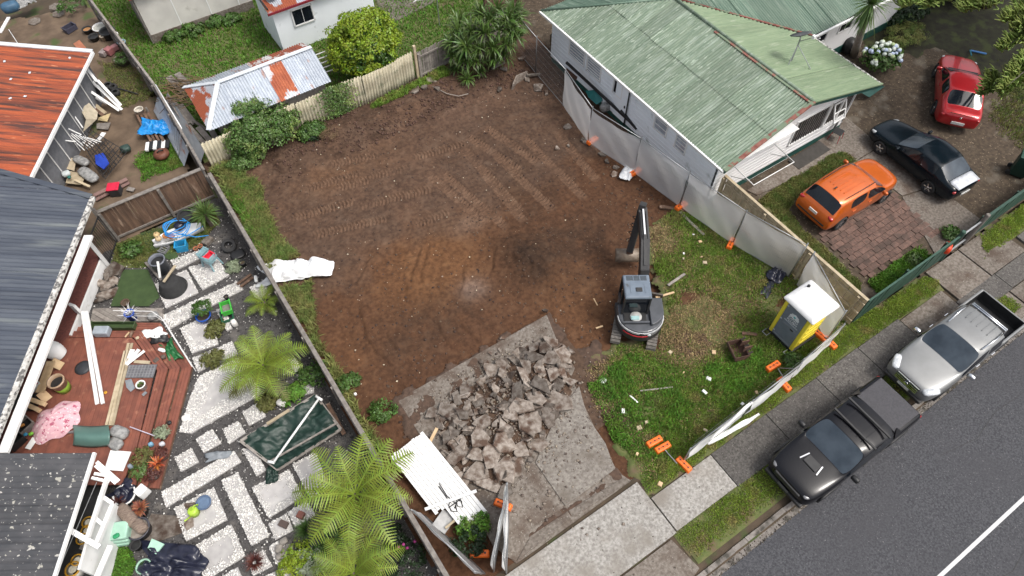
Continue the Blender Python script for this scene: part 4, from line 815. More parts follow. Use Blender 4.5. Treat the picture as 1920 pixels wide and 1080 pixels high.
def blob(root, name, c, sz, m, rot=(0,0,0), lab=None):       # rounded lens/box shape
    return MB().box((0,0,0), (1,1,1)).build(name, m, root, True, sub=2) if 0 else _blob(root, name, c, sz, m, rot)
def _blob(root, name, c, sz, m, rot):
    M = Matrix.Translation(c) @ Euler(rot).to_matrix().to_4x4() @ Matrix.Diagonal((*sz, 1)); B = MB(); N1, N2 = 6, 10; vs = []; fs = []
    for i in range(N1+1):
        a = -PI/2+PI*i/N1
        for j in range(N2):
            b = 2*PI*j/N2; p = Vector((math.cos(a)*math.cos(b), math.cos(a)*math.sin(b), math.sin(a))); q = Vector([math.copysign(abs(t)**.6, t) for t in p]); vs.append(q*.5)
    for i in range(N1):
        for j in range(N2): fs.append((i*N2+j, i*N2+(j+1)%N2, (i+1)*N2+(j+1)%N2, (i+1)*N2+j))
    return B.add(vs, fs, M).build(name, m, root, True)
carpaint = lambda n, c, metal=.3, rough=.32, coat=.8, **k: mat(n, c, tuple(x*.86 for x in c), 2.0, rough, 0, 1, metal, coat=coat, **k)
carpaint('car_red', (.46,.012,.018)); carpaint('car_orange', (.62,.125,.012)); carpaint('car_navy', (.004,.009,.014), 0, .2, .15, spec=.25); carpaint('car_silver', (.22,.225,.225), .3, .4, .4); carpaint('car_black', (.006,.006,.008), 0, .2, .2, spec=.3)
mat('bed_cover', (.022,.021,.026), (.04,.038,.046), 20, .55, .3, 140, coat=.2)
lampw = mat('lamp_clear', (.62,.64,.66), (.4,.42,.44), 12, .12, coat=1); lampr = mat('lamp_red', (.42,.01,.014), (.3,.008,.01), 8, .15, coat=1)
plate_m = paint(.72,.72,.7,.5)
SEDAN = [(2.35,.56,.30,.46,.54,.56,.46,.62,.3,.65,.66),(2.22,.76,.22,.48,.73,.64,.62,.71,.36,.74,.75),(1.75,.88,.20,.54,.85,.75,.72,.82,.4,.85,.86),(1.1,.90,.20,.56,.87,.85,.76,.92,.42,.95,.96),(.86,.905,.2,.57,.88,.88,.78,.95,.46,.98,.99),
 (.0,.905,.2,.57,.875,.93,.72,1.34,.48,1.42,1.44),(-.34,.905,.2,.57,.875,.94,.73,1.37,.48,1.44,1.46),(-.42,.905,.2,.57,.875,.94,.73,1.37,.48,1.44,1.46),(-1.0,.905,.2,.58,.87,.95,.71,1.35,.47,1.42,1.44),(-1.2,.90,.2,.58,.865,.95,.69,1.32,.46,1.4,1.42),(-1.82,.89,.2,.6,.85,.96,.72,1.0,.44,1.03,1.04),(-2.2,.86,.26,.62,.81,.94,.72,.99,.42,1.0,1.01),(-2.36,.74,.34,.6,.70,.78,.62,.85,.36,.87,.88)]
def sedan(loc, rz, pm, label, scale=1.0, rows=SEDAN):
    t = thing('car', label, 'car', loc, rz); t.scale = (scale,)*3; car_shell(t, rows, 4, 9, [(4,5),(7,8)], pm, (1.38,-1.32), .32)
    for x in (1.38,-1.32):
        for y in (-.8,.8): wheel(t, x, y, .32)
    for s in (-1,1):
        blob(t, 'headlight', (2.05,s*.6,.655), (.36,.3,.13), lampw, (0,.3,-s*.5)); blob(t, 'tail_light', (-2.21,s*.6,.8), (.16,.42,.13), lampr, (0,0,s*.3))
        m_ = blob(t, 'mirror', (.62,s*1.0,1.0), (.12,.24,.15), pm); MB().box((-.3,s*.905,.82),(.18,.03,.03)).build('door_handle', pm, t); MB().box((.62,s*.915,.82),(.18,.03,.03)).build('door_handle', pm, t)
        MB().beam((.6,s*.3,1.02),(.75,s*-.25,1.0),.02).build('wiper', 'black', t)
    MB().box((-2.38,0,.56),(.03,.52,.12)).build('number_plate', plate_m, t); MB().box((2.36,0,.42),(.04,.9,.1)).build('grille', 'black', t, bevel=.02)
    return t
nv = sedan((26.62,7.9,.02), R(86), 'car_navy', 'very dark blue sedan with a pale boot lid in the driveway', 1.0)
M_ = MB(); fn = lambda u, v: Vector((-1.83-.5*u, (v-.5)*1.36*(1-.06*u), 1.052-.035*u-.05*(abs(v-.5)*2)**3)); M_.grid(fn, 4, 8).build('boot_lid', paint(.62,.64,.68,.35,coat=.5), nv, True, solid=.02, label='pale primer-grey boot lid')
rd = sedan((31.7,9.75,.02), R(36), 'car_red', 'bright red sedan parked nose-in under the trees', 1.04)
MB().beam((-2.3,-.5,.98),(-2.3,.5,.98),.03,.02).build('chrome_strip', 'chrome', rd); blob(rd, 'badge', (-2.36,0,.84), (.03,.1,.1), 'chrome')
MB().beam((.72,-.62,1.02),(.72,.62,1.02),.16,.03).build('cowl_panel', 'black', rd)
SUVR = [(2.17,.58,.32,.56,.56,.68,.5,.78,.33,.83,.84),(2.04,.82,.26,.6,.79,.84,.68,.93,.38,.97,.98),(1.5,.92,.24,.64,.89,.95,.76,1.03,.42,1.07,1.08),(.98,.93,.24,.66,.90,1.02,.80,1.09,.48,1.12,1.13),
 (.30,.93,.24,.66,.895,1.05,.77,1.52,.52,1.61,1.63),(-.18,.93,.24,.66,.895,1.06,.78,1.56,.52,1.65,1.67),(-.26,.93,.24,.66,.895,1.06,.78,1.56,.52,1.65,1.67),(-1.15,.93,.24,.66,.885,1.10,.76,1.55,.51,1.63,1.65),(-1.66,.92,.24,.68,.87,1.12,.74,1.50,.5,1.59,1.61),(-2.02,.91,.28,.7,.86,1.06,.76,1.10,.46,1.12,1.12),(-2.14,.88,.30,.7,.83,.88,.74,.95,.43,.96,.96),(-2.22,.82,.36,.62,.77,.7,.68,.72,.4,.74,.74)]
sv_ = thing('suv', 'orange compact SUV with tinted glass beside the brick pavers', 'car', (22.35,8.22,.01), R(-1))
car_shell(sv_, SUVR, 3, 8, [(3,4),(6,)], 'car_orange', (1.35,-1.32), .35)
for x in (1.35,-1.32):
    for y in (-.83,.83): wheel(sv_, x, y, .35, .23, paint(.3,.3,.31,.35,metal=.6), 6)
for s in (-1,1):
    blob(sv_, 'headlight', (1.9,s*.64,.82), (.4,.2,.13), lampw, (0,.2,-s*.6)); blob(sv_, 'tail_light', (-2.04,s*.7,.97), (.18,.36,.14), lampr, (0,0,s*.4)); blob(sv_, 'mirror', (.72,s*1.04,1.1), (.14,.24,.17), 'car_orange')
    MB().tube([(.25,s*.62,1.63),(-.3,s*.65,1.69),(-1.4,s*.62,1.65)], .018).build('roof_rail', 'black', sv_, True)
    for x in (.1,-.85): MB().box((x,s*.93,.9),(.2,.03,.035)).build('door_handle', 'car_orange', sv_, bevel=.01)
for y in (-.36,-.18,0,.18,.36): MB().beam((-.1,y,1.655+(.02 if y == 0 else 0)),(-1.25,y,1.65+(.015 if y == 0 else 0)),.03,.02).build('roof_rib', 'car_orange', sv_)
blob(sv_, 'aerial', (-1.35,0,1.69), (.16,.05,.08), 'black'); MB().box((-2.2,0,.83),(.03,.4,.13)).build('number_plate', plate_m, sv_); MB().box((-2.19,0,.56),(.1,1.4,.06)).build('bumper_trim', 'black', sv_, bevel=.02)
UTE = [(2.65,.66,.45,.64,.64,.8,.56,.9,.36,.94,.95),(2.52,.86,.38,.68,.84,.95,.72,1.03,.4,1.07,1.08),(1.9,.95,.36,.72,.91,1.05,.79,1.12,.44,1.15,1.16),(1.2,.96,.36,.74,.93,1.13,.87,1.2,.56,1.23,1.24),
 (.42,.96,.36,.74,.925,1.18,.80,1.70,.55,1.79,1.81),(-.02,.96,.36,.74,.925,1.19,.81,1.74,.55,1.82,1.84),(-.1,.96,.36,.74,.925,1.19,.81,1.74,.55,1.82,1.84),(-.78,.96,.36,.74,.92,1.2,.80,1.73,.55,1.81,1.83),(-.95,.96,.36,.74,.92,1.2,.79,1.7,.54,1.78,1.8),(-1.1,.95,.36,.74,.92,1.17,.72,1.2,.46,1.21,1.21)]
UTE_LID = UTE+[(-1.16,.95,.36,.74,.92,1.15,.83,1.2,.48,1.22,1.22),(-2.45,.95,.4,.74,.91,1.14,.83,1.19,.48,1.21,1.21),(-2.62,.93,.45,.74,.89,1.08,.8,1.12,.45,1.13,1.13),(-2.66,.9,.5,.72,.86,.95,.76,.97,.42,.98,.98)]
UTE_BED = UTE+[(-1.14,.95,.36,.74,.92,1.15,.84,1.16,.5,1.16,1.16),(-1.17,.95,.36,.74,.92,1.15,.84,1.15,.8,.66,.66),(-2.5,.95,.4,.74,.92,1.14,.84,1.14,.8,.66,.66),(-2.53,.95,.4,.74,.92,1.14,.84,1.15,.5,1.15,1.15),(-2.64,.93,.45,.74,.9,1.12,.82,1.13,.46,1.13,1.13),(-2.68,.9,.5,.72,.87,.9,.76,.92,.42,.92,.92)]
def ute(loc, rz, pm, label, rows, deck=(), sharp=(), crease=()):
    t = thing('ute', label, 'ute', loc, rz); car_shell(t, rows, 3, 8, [(3,4),(6,7)], pm, (1.62,-1.6), .39, deck, 'black', crease, sharp=sharp)
    for x in (1.62,-1.6):
        for y in (-.84,.84): wheel(t, x, y, .39, .26, paint(.2,.2,.21,.4,metal=.5), 6)
    for s in (-1,1):
        blob(t, 'mirror', (.95,s*1.1,1.2), (.16,.28,.2), 'black' if pm == 'car_black' else 'chrome'); MB().beam((.85,s*.15,1.3),(1.05,s*.55,1.235),.02).build('wiper', 'black', t)
        for x in (.2,-.65): MB().box((x,s*.96,.99),(.2,.035,.04)).build('door_handle', 'chrome' if pm != 'car_black' else 'black', t, bevel=.01)
    return t
bu = ute((13.62,.95,-.02), PI, 'car_black', 'black double-cab ute with roof bars and hard bed cover parked at the kerb', UTE_LID)
MB().prism([(-1.22,-.78),(-1.22,.78),(-2.5,.78),(-2.5,-.78)], 1.2, 1.245).build('bed_cover', 'bed_cover', bu, bevel=.03)
for s in (-1,1):
    blob(bu, 'headlight', (2.36,s*.68,.92), (.5,.22,.12), paint(.2,.2,.21,.15,coat=1), (0,-.15,-s*.45)); blob(bu, 'tail_light', (-2.6,s*.84,.9), (.12,.14,.3), lampr); MB().beam((1.85,s*.34,1.185),(1.5,s*.27,1.215),.04,.02).build('scoop_edge', 'chrome', bu)
    MB().add([(-1.14,s*.9,1.17),(-1.5,s*.86,1.24),(-1.14,s*.72,1.7),(-1.08,s*.72,1.7)],[(0,1,2,3)]).build('sail_panel', 'car_black', bu, solid=.03)
    blob(bu, 'wheel_flare', (1.62,s*.94,.66), (1.05,.1,.34), 'black'); blob(bu, 'wheel_flare', (-1.6,s*.94,.66), (1.05,.1,.34), 'black')
for x in (.12,-.55): MB().beam((x,-.82,1.9),(x,.82,1.9),.06,.05).build('roof_bar', 'black', bu)
MB().box((1.66,0,1.185),(.34,.5,.05)).build('bonnet_scoop', 'black', bu, bevel=.03)
for y in (-.4,-.2,0,.2,.4): MB().beam((.25,y,1.825),(-.85,y,1.82),.02,.015).build('roof_rib', 'car_black', bu)
MB().box((2.62,0,.82),(.1,1.0,.2)).build('grille', 'black', bu, bevel=.03); MB().box((2.69,0,.58),(.03,.42,.1)).build('number_plate', paint(.1,.1,.1), bu); MB().box((2.6,0,.48),(.2,1.5,.16)).build('bumper', 'black', bu, bevel=.05)
su = ute((19.65,1.15,-.02), PI, 'car_silver', 'silver double-cab ute with open black tray and chrome sports bar', UTE_BED, [(i,k) for i in (10,11,12) for k in (4,5,6,7)], (10,11,12,13), [(i,k) for i in range(9,14) for k in (3,4,5)])
for s in (-1,1):
    blob(su, 'headlight', (2.36,s*.7,.98), (.6,.3,.17), lampw, (0,.12,-s*.5)); blob(su, 'tail_light', (-2.62,s*.86,.9), (.12,.14,.3), lampr); MB().tube([(.3,s*.66,1.8),(-.4,s*.7,1.86),(-.95,s*.67,1.82)], .025).build('roof_rail', 'chrome', su, True)
for x, z in ((-1.2,1.62),(-1.34,1.56)): MB().tube([(x,-.72,z-.4),(x,-.66,z),(x,.66,z),(x,.72,z-.4)], .035).build('sports_bar', 'chrome', su, True)
MB().box((2.6,0,.86),(.08,.9,.3)).build('grille', 'black', su, bevel=.03)
for z, x in ((.98,2.62),(.91,2.65),(.84,2.665),(.77,2.67)): MB().box((x,0,z),(.06,.86,.035)).build('grille_bar', 'chrome', su)
for y in (-.42,-.21,0,.21,.42): MB().beam((-.3,y,1.85),(-.92,y,1.82),.025,.015).build('roof_rib', 'car_silver', su)
blob(su, 'badge', (2.71,0,.85), (.03,.16,.14), 'chrome'); MB().box((2.7,0,.64),(.03,.44,.1)).build('number_plate', plate_m, su); MB().box((2.6,0,.5),(.22,1.5,.16)).build('bumper', 'black', su, bevel=.05)
MB().box((-1.15,0,1.19),(.06,1.5,.05)).build('bed_header', 'black', su)
# ---------------------------------------------------------------- excavator
EX = Vector((11.22,8.42,-.12)); ea = R(57)
ex = thing('excavator', 'grey and black mini excavator working at the edge of the pit', 'excavator', EX, ea); ex.scale = (.82,.84,.84)
exg = mat('machine_grey', (.075,.08,.09), (.055,.06,.068), 3, .45, .1, 40, coat=.2); exl = paint(.62,.63,.64,.4); exc = mat('cab_roof', (.155,.19,.235), (.12,.15,.19), 4, .4, .1, 30, c=(.08,.09,.1), csc=3, cth=.6); exb = mat('machine_black', (.022,.022,.024), (.035,.034,.034), 5, .5, .2, 40)
lc = Matrix.Rotation(R(-14), 4, 'Z')
def lx(M): M.v = [tuple(lc @ Vector(p)) for p in M.v]; return M
mat('track', (.16,.145,.13), (.10,.09,.08), 8, .9, .5, 40)
for s in (-1,1):
    path = []
    for k in range(40):
        u = k/40*(2*2.0+2*PI*.26); 
        if u < 2.0: p = (-1.0+u, .52)
        elif u < 2.0+PI*.26: a = PI/2-(u-2.0)/.26; p = (1.0+.26*math.cos(a), .26+.26*math.sin(a))
        elif u < 4.0+PI*.26: p = (1.0-(u-2.0-PI*.26), 0.)
        else: a = -PI/2-(u-4.0-PI*.26)/.26; p = (-1.0+.26*math.cos(a), .26+.26*math.sin(a))
        path.append(p)
    tr = lx(MB().box((0,s*.78,.26),(2.1,.3,.4))).build('track', exb, ex, bevel=.05)
    for k, (px_, pz_) in enumerate(path):
        q = path[(k+1)%40]; an = math.atan2(q[1]-pz_, q[0]-px_); lx(MB().box((px_,s*.78,pz_),(.12,.42,.045),M=Matrix.Rotation(-an,4,'Y'))).build('track_shoe', 'track', tr)
lx(MB().box((0,0,.45),(1.2,1.2,.3))).build('undercarriage', exb, ex); bl = lx(MB().box((1.62,0,.28),(.1,1.95,.42))).build('dozer_blade', 'steel_dark', ex, bevel=.03)
for s in (-1,1): lx(MB().beam((.5,s*.35,.4),(1.6,s*.4,.3),.1)).build('blade_arm', 'steel_dark', ex)
def outline(x0, rx, ry, n=14, off=0): return [(x0-(rx+off)*math.sin(a), (ry+off)*math.cos(a)) for a in [PI*i/n for i in range(n+1)]]
hull = [(.75,.97),(.75,-.97)]; arc = outline(-.25,.98,1.0)[::-1]
up = MB().prism([(.62,1.0)]+[(p[0],p[1]) for p in arc[::-1]]+[(.62,-1.0)], .62, 1.0).build('counterweight', exb, ex, bevel=.05)
MB().prism([(.3,.97)]+outline(-.25,.92,.97)+[(.3,-.97)], 1.0, 1.32).build('engine_cover', exg, ex, bevel=.06)
MB().prism(outline(-.25,.955,1.0)+outline(-.25,.93,.97)[::-1], 1.14, 1.25).build('silver_band', exl, ex)
MB().prism(outline(-.25,.99,1.03)[3:9]+outline(-.25,.96,1.0)[3:9][::-1], .98, 1.03).build('red_stripe', paint(.5,.02,.03), ex)
MB().prism([(.5,-.35),(.5,-.97)]+[(p[0],p[1]) for p in outline(-.2,.75,.97)[9:][::-1]]+[(-.85,-.35)], 1.32, 1.5).build('side_cover', exg, ex, bevel=.08, seg=3)
MB().box((-.45,.28,1.34),(.62,.95,.08)).build('engine_bay', 'black', ex); MB().lathe([(.26,0),(.24,.05),(.001,.06)], 20, Matrix.Translation((-.42,.25,1.4)), False).build('air_cleaner', paint(.5,.5,.48), ex, True); MB().box((-.52,.3,1.46),(.2,.36,.06)).build('air_box', paint(.35,.55,.55), ex, bevel=.02)
MB().beam((-.72,-.3,1.42),(-.72,.85,1.42),.08).build('bay_bar', exg, ex); blob(ex, 'badge', (-1.2,.05,1.18), (.06,.2,.1), exb); blob(ex, 'lamp', (-1.16,-.28,1.06), (.1,.16,.12), lampw)
# cab
cx0, cx1, cy0, cy1 = -.25, .95, -.28, .85
cb = MB().box(((cx0+cx1)/2,(cy0+cy1)/2,1.85),(cx1-cx0-.1,cy1-cy0-.1,1.35)).build('cab', 'glass', ex)
for x in (cx0+.03,.3,cx1-.03):
    for y in (cy0+.03,cy1-.03): MB().beam((x,y,1.1),(x,y,2.55),.07).build('cab_pillar', exb, cb)
MB().box(((cx0+cx1)/2,(cy0+cy1)/2,1.2),(cx1-cx0-.02,cy1-cy0-.02,.35)).build('cab_base', exg, cb)
rfm = MB().box(((cx0+cx1)/2,(cy0+cy1)/2,2.58),(cx1-cx0+.06,cy1-cy0+.04,.12),tp=.93).build('cab_roof', exc, ex, bevel=.05, seg=3)
MB().box((cx1-.2,(cy0+cy1)/2,2.643),(.24,.86,.02)).build('roof_window', paint(.07,.085,.1,.15), rfm, bevel=.008)
for y in (-.14,.14): MB().box((cx1-.2,(cy0+cy1)/2+y,2.655),(.24,.03,.02)).build('roof_window_bar', exc, rfm)
MB().box((.15,(cy0+cy1)/2-.05,2.66),(.2,.27,.05)).build('beacon_pad', exb, rfm, bevel=.02)
for y in (-.3,.3): MB().beam((.0,(cy0+cy1)/2+y,2.645),(.45,(cy0+cy1)/2+y,2.645),.03,.02).build('roof_rib', exc, rfm)
# boom, stick, bucket
by = -.22
bp = [Vector((.95,by,1.0)),Vector((1.6,by,2.15)),Vector((2.6,by-.02,2.9)),Vector((4.05,by-.02,3.25))]
bm_ = MB()
for i in range(3): bm_.beam(bp[i]-(bp[i+1]-bp[i])*.04, bp[i+1]+(bp[i+1]-bp[i])*.04, .4, .5-.05*i)
bo = bm_.build('boom', exb, ex, bevel=.02); MB().beam((1.0,by-.1,.95),(1.95,by-.1,2.1),.12).build('boom_ram', 'chrome', bo)
MB().beam((1.6,by,2.42),(2.7,by,3.2),.13).build('stick_ram', exb, bo); MB().beam((2.7,by,3.2),(3.9,by-.01,3.5),.07).build('ram_rod', 'chrome', bo)
for q in (.3,.62,.95): p = bp[1].lerp(bp[3], q); MB().beam(p+Vector((0,-.17,.12)), p+Vector((0,.17,.12)), .05, .05).build('hose_clamp', 'steel_dark', bo)
for y in (-.06,.06): MB().tube([(1.1,by+2*y,1.4),(1.65,by+2*y,2.4),(2.6,by+2*y,3.12),(3.8,by+2*y,3.45)], .025).build('hose', 'rubber', bo, True)
sk = Vector((4.05,by+.0,3.35)); se = Vector((3.4,by+.28,1.15))
stk_ = MB().beam(sk+(sk-se)*.12, se, .3, .36).build('stick', exb, ex, bevel=.02); MB().beam(sk.lerp(se,.1)+Vector((.18,0,0)), sk.lerp(se,.7)+Vector((.2,0,0)), .1).build('bucket_ram', exb, stk_)
for k in range(4): q = sk.lerp(se,.2+.18*k)+Vector((.1,.1,0)); MB().tube([q, q+Vector((.05,.16,-.1)), q+Vector((0,.02,-.3))], .02).build('hose', 'rubber', stk_, True)
bk = MB().box(se+Vector((0,0,-.1)),(.2,.3,.3)).build('quick_hitch', 'rust_metal', ex, bevel=.03)
def bfn(u, v): a = R(-60+200*v); return se+Vector((.05+.32*math.cos(a+PI/2)*1.0,(u-.5)*1.2,-.42+.3*math.sin(a+PI/2)))
MB().grid(bfn, 2, 10).build('bucket', mat('bucket_steel', (.24,.2,.16), (.15,.11,.08), 5, .6, .3, 30, metal=.3), ex, True, solid=.03)
for s in (-.6,.6): MB().add([se+Vector((.05+.32*math.cos(R(-60+20*k)+PI/2),s,-.42+.3*math.sin(R(-60+20*k)+PI/2))) for k in range(11)], [tuple(range(11))]).build('bucket_side', 'bucket_steel', ex, solid=.02)
# spare toothed bucket on the grass
sb_ = thing('digger_bucket', 'rusty toothed digger bucket lying on the front lawn', 'bucket', Z('Q',215,800), R(160))
MB().grid(lambda u, v: Vector((.28*math.cos(R(165+210*v)),(u-.5)*.7,.3+.28*math.sin(R(165+210*v)))), 2, 10).build('shell', 'rust_metal', sb_, True, solid=.03)
for s in (-.35,.35): MB().add([(.28*math.cos(R(165+21*k)),s,.3+.28*math.sin(R(165+21*k))) for k in range(11)], [tuple(range(11))]).build('side_plate', 'rust_metal', sb_, solid=.02)
for i in range(5): MB().beam((-.24,-.3+i*.15,.36),(-.36,-.3+i*.15,.5),.06,.04).build('tooth', 'steel_dark', sb_)
for s in (-.12,.12): MB().prism([(-.42,s-.015),(-.12,s-.015),(-.12,s+.015),(-.42,s+.015)],.3,.6).build('lug', 'rust_metal', sb_)
# ---------------------------------------------------------------- portable toilet
tl = thing('portable_toilet', 'yellow portable toilet with grey door and white roof on the lawn', 'portable toilet', (15.72,4.9,0), 0)
yel = mat('toilet_yellow', (.82,.68,.06), (.76,.62,.05), 2, .5, .15, 20)
MB().box((0,0,1.05),(1.1,1.06,1.9)).build('cabin', yel, tl, bevel=.12, seg=4); tl.scale = (1.06,1.06,1.06)
for i in range(5): MB().box((-.05+i*.0,-.545,.5+i*.3),(.75,.02,.1)).build('wall_rib', yel, tl, bevel=.008)
for s in (-.47,.47): MB().box((-.53,s,1.05),(.1,.14,1.9)).build('corner_post', yel, tl, bevel=.03)
dr = MB().box((-.565,0,1.06),(.05,.8,1.84)).build('door', mat('toilet_grey', (.17,.195,.235), (.14,.165,.2), 3, .5), tl, bevel=.04)
MB().box((-.59,0,1.02),(.02,.7,.07)).build('door_rail', paint(.2,.22,.25), dr); MB().box((-.6,-.16,1.0),(.03,.12,.05)).build('latch', 'black', dr); MB().box((-.59,0,.24),(.02,.7,.05)).build('kick_rail', paint(.25,.27,.3), dr)
for z in (.35,1.1,1.85): MB().box((-.59,.36,z),(.03,.06,.05)).build('hinge', paint(.5,.52,.55), dr)
MB().add([(0,.2*math.cos(R(200-22*k))*(1 if k % 2 else .86),.17*math.sin(R(200-22*k))*(1 if k % 2 else .86)) for k in range(11)], [tuple(range(11))]).build('emblem', paint(.75,.78,.8), dr, solid=.006).location = (-.595,-.02,1.58)
blob(dr, 'emblem_centre', (-.603,-.02,1.62), (.01,.09,.08), paint(.08,.42,.42))
def text(s, par, loc, size, m, rot, name='lettering'):
    cu = bpy.data.curves.new(name, 'FONT'); cu.body = s; cu.size = size; cu.extrude = .003; cu.align_x = 'CENTER'; o = bpy.data.objects.new(name, cu); C.objects.link(o)
    dg = bpy.context.evaluated_depsgraph_get(); dg.update(); me = bpy.data.meshes.new_from_object(o.evaluated_get(dg)); bpy.data.objects.remove(o); me.materials.clear(); me.materials.append(mm(m))
    q = bpy.data.objects.new(name, me); C.objects.link(q); q.parent = par; q.location = loc; q.rotation_euler = rot; return q
text('KING', dr, (-.597,-.02,1.42), .17, paint(.75,.78,.8), (R(90),0,R(-90))); text('FLUSH', dr, (-.597,-.02,1.28), .15, paint(.75,.78,.8), (R(90),0,R(-90)))
MB().box((-.594,-.02,1.21),(.01,.56,.035)).build('lettering_strip', paint(.45,.48,.52), dr)
rfp = MB().add([(-.66,-.66,2.0),(.66,-.66,2.0),(.66,.66,2.0),(-.66,.66,2.0),(-.62,-.62,2.12),(.62,-.62,2.12),(.62,.62,2.12),(-.62,.62,2.12),(-.4,-.42,2.27),(.4,-.42,2.27),(.4,.42,2.27),(-.4,.42,2.27)], [(3,2,1,0),(0,1,5,4),(1,2,6,5),(2,3,7,6),(3,0,4,7),(4,5,9,8),(5,6,10,9),(6,7,11,10),(7,4,8,11),(8,9,10,11)]).build('roof', paint(.8,.8,.8,.5,.04), tl, bevel=.1, seg=3)
MB().lathe([(.05,0),(.05,.1),(.03,.12)], 10, Matrix.Translation((.2,.42,2.22))).build('vent_cap', 'black', tl)
MB().box((0,0,.06),(1.2,1.16,.1)).build('skid', 'black', tl)
for s in (-.5,.5): MB().tube([(-.6,s-.1,.05),(-.8,s-.1,.06),(-.8,s+.1,.06),(-.6,s+.1,.05)], .02).build('lifting_loop', 'galv', tl)
# ---------------------------------------------------------------- temporary fencing
def temp_panel(A, B, label, h=2.0, scrim=None, sag=0.0, top=(0,0), lean=0.0, tuck=0.0, seed=0, fl=1):
    A, B = Vector((A[0],A[1],.06)), Vector((B[0],B[1],.06)); d = B-A; n = Vector((-d.y,d.x,0)).normalized(); L = d.length; u = Vector((0,0,1))+n*lean; u.normalize()
    f = thing('temporary_fence_panel', label, 'fence panel', A, world=True, group='temporary site fencing')
    MB().tube([A, A+u*h, B+u*h, B, A], .02, 6).build('frame', 'galv', f, True)
    M = MB(); k = int(L/.075)
    for i in range(1, k): p = A+d*i/k; M.tube([p+u*.02, p+u*(h-.02)], .0022 if scrim else .0032, 3, False)
    for z in (.3,.65,1.0,1.35,1.7): M.tube([A+u*z, B+u*z], .0035, 3, False)
    M.build('wire_mesh', 'galv', f)
    for q in (A, B): MB().tube([q-Vector((0,0,.05)), q+u*(h+.12)], .024, 6).build('post', 'galv', f, True)
    if scrim:
        r = random.Random(seed); ph = [r.uniform(0,6) for _ in range(6)]
        def fn(a, b):
            hh = .05+(h-.05-top[0]*(1-a)-top[1]*a-sag*math.sin(PI*a))*b+tuck*(1-b)*math.sin(a*PI)
            return A+d*(.01+.98*a)+u*hh+n*fl*(-.035-.03*math.sin(a*7+ph[0])*b*(1-b)*4-.02*math.sin(b*9+a*13+ph[1])-.05*math.sin(a*3+ph[2])*math.sin(PI*b))
        MB().grid(fn, 26, 12).build('scrim', scrim, f, True)
    return f
rp = [(16.55,24.9),(16.27,22.3),(16.03,19.69),(15.5,17.0),(16.05,14.4),(16.4,11.85),(16.85,9.15),(17.55,6.75)]
rl = ['bare wire temporary fence panel at the back by the dracaenas','bare wire temporary fence panel next to the first white scrim','scrim covered fence panel at the back corner of the house','scrim covered fence panel beside the house door','scrim covered fence panel below the two small house windows','scrim covered fence panel at the front corner of the house','last scrim panel along the new timber fence']
for i in range(7): temp_panel(rp[i], rp[i+1], rl[i], scrim='scrim' if i > 1 else None, sag=.12 if i in (2,3) else .03, seed=i, top=((0,0),(0,0),(0,.1),(.1,.0),(0,.0),(0,0),(0,.05))[i])
temp_panel((17.55,6.3), (16.55,3.95), 'slack scrim panel standing between the toilet and the timber fence', scrim='scrim', sag=.05, seed=9, lean=-.05)
temp_panel((16.5,3.78), (14.3,3.6), 'white scrim panel at the street front nearest the toilet', scrim='scrim_thick', seed=10, lean=0, h=1.35, fl=-1)
temp_panel((14.25,3.58), (11.9,3.5), 'middle white scrim panel along the street front', scrim='scrim_thick', seed=11, lean=.0, sag=.1, h=1.15, fl=-1)
temp_panel((11.8,3.5), (9.1,3.42), 'white scrim panel at the driveway end of the street front', scrim='scrim_thick', seed=12, lean=.0, h=1.05, fl=-1)
temp_panel((3.42,5.5), (2.0,4.0), 'white scrim gate panel standing open on the driveway', scrim='scrim_thick', seed=13, lean=.03)
temp_panel((3.5,5.42), (2.3,3.75), 'second white gate panel angled against the open one', scrim='scrim_thick', seed=14, lean=-.03)
temp_panel((1.1,6.6), (1.75,4.1), 'scrim covered panel beside the collapsed garage door', scrim='scrim', seed=15, lean=-.22, h=1.5)
def cloth_strip(pts, w, label, m='scrim_thick'):
    M = MB(); n = len(pts); P_ = [Vector(p) for p in pts]
    def fn(u, v):
        t = u*(n-1); i = min(int(t), n-2); p = P_[i].lerp(P_[i+1], t-i); d = (P_[i+1]-P_[i]).normalized(); s = d.cross(Vector((0,0,1))).normalized()
        return p+s*(v-.5)*w*(.4+.6*math.sin(PI*min(1,u*1.05+.02)))+Vector((0,0,.04*math.sin(v*9+u*14)))
    return M.grid(fn, 24, 6).build('loose_scrim', m, None, True, label=label, cat='scrim', solid=.006)
cloth_strip([Z('R',860,720,1.5),Z('R',1000,590,1.35),Z('R',1110,490,1.2),Z('R',1135,488,1.0)], .1, 'narrow end of white scrim flapping inwards from the street fence')
cloth_strip([Z('R',850,740,1.3),Z('R',1000,650,1.0),Z('R',1090,600,.8),Z('R',1155,560,.7)], .17, 'wide end of white scrim hanging over the grass verge')
BLK = None
def block(loc, rz, label, tilt=0):
    global BLK
    if BLK is None:
        b = thing('fence_block', label, 'fence weight', loc, rz, 'orange plastic fence weights'); BLK = b
        MB().box((0,0,.085),(.62,.24,.17),tp=.9).build('body', 'orange', b, bevel=.035, seg=3)
        for x in (-.17,0,.17): MB().lathe([(.03,.165),(.03,.178)], 10, Matrix.Translation((x,.0,0))).build('socket', 'black', b)
        MB().box((0,0,.172),(.3,.03,.012)).build('grip', paint(.5,.1,.01), b)
    else: b = dup(BLK, loc, rz, label)
    return b
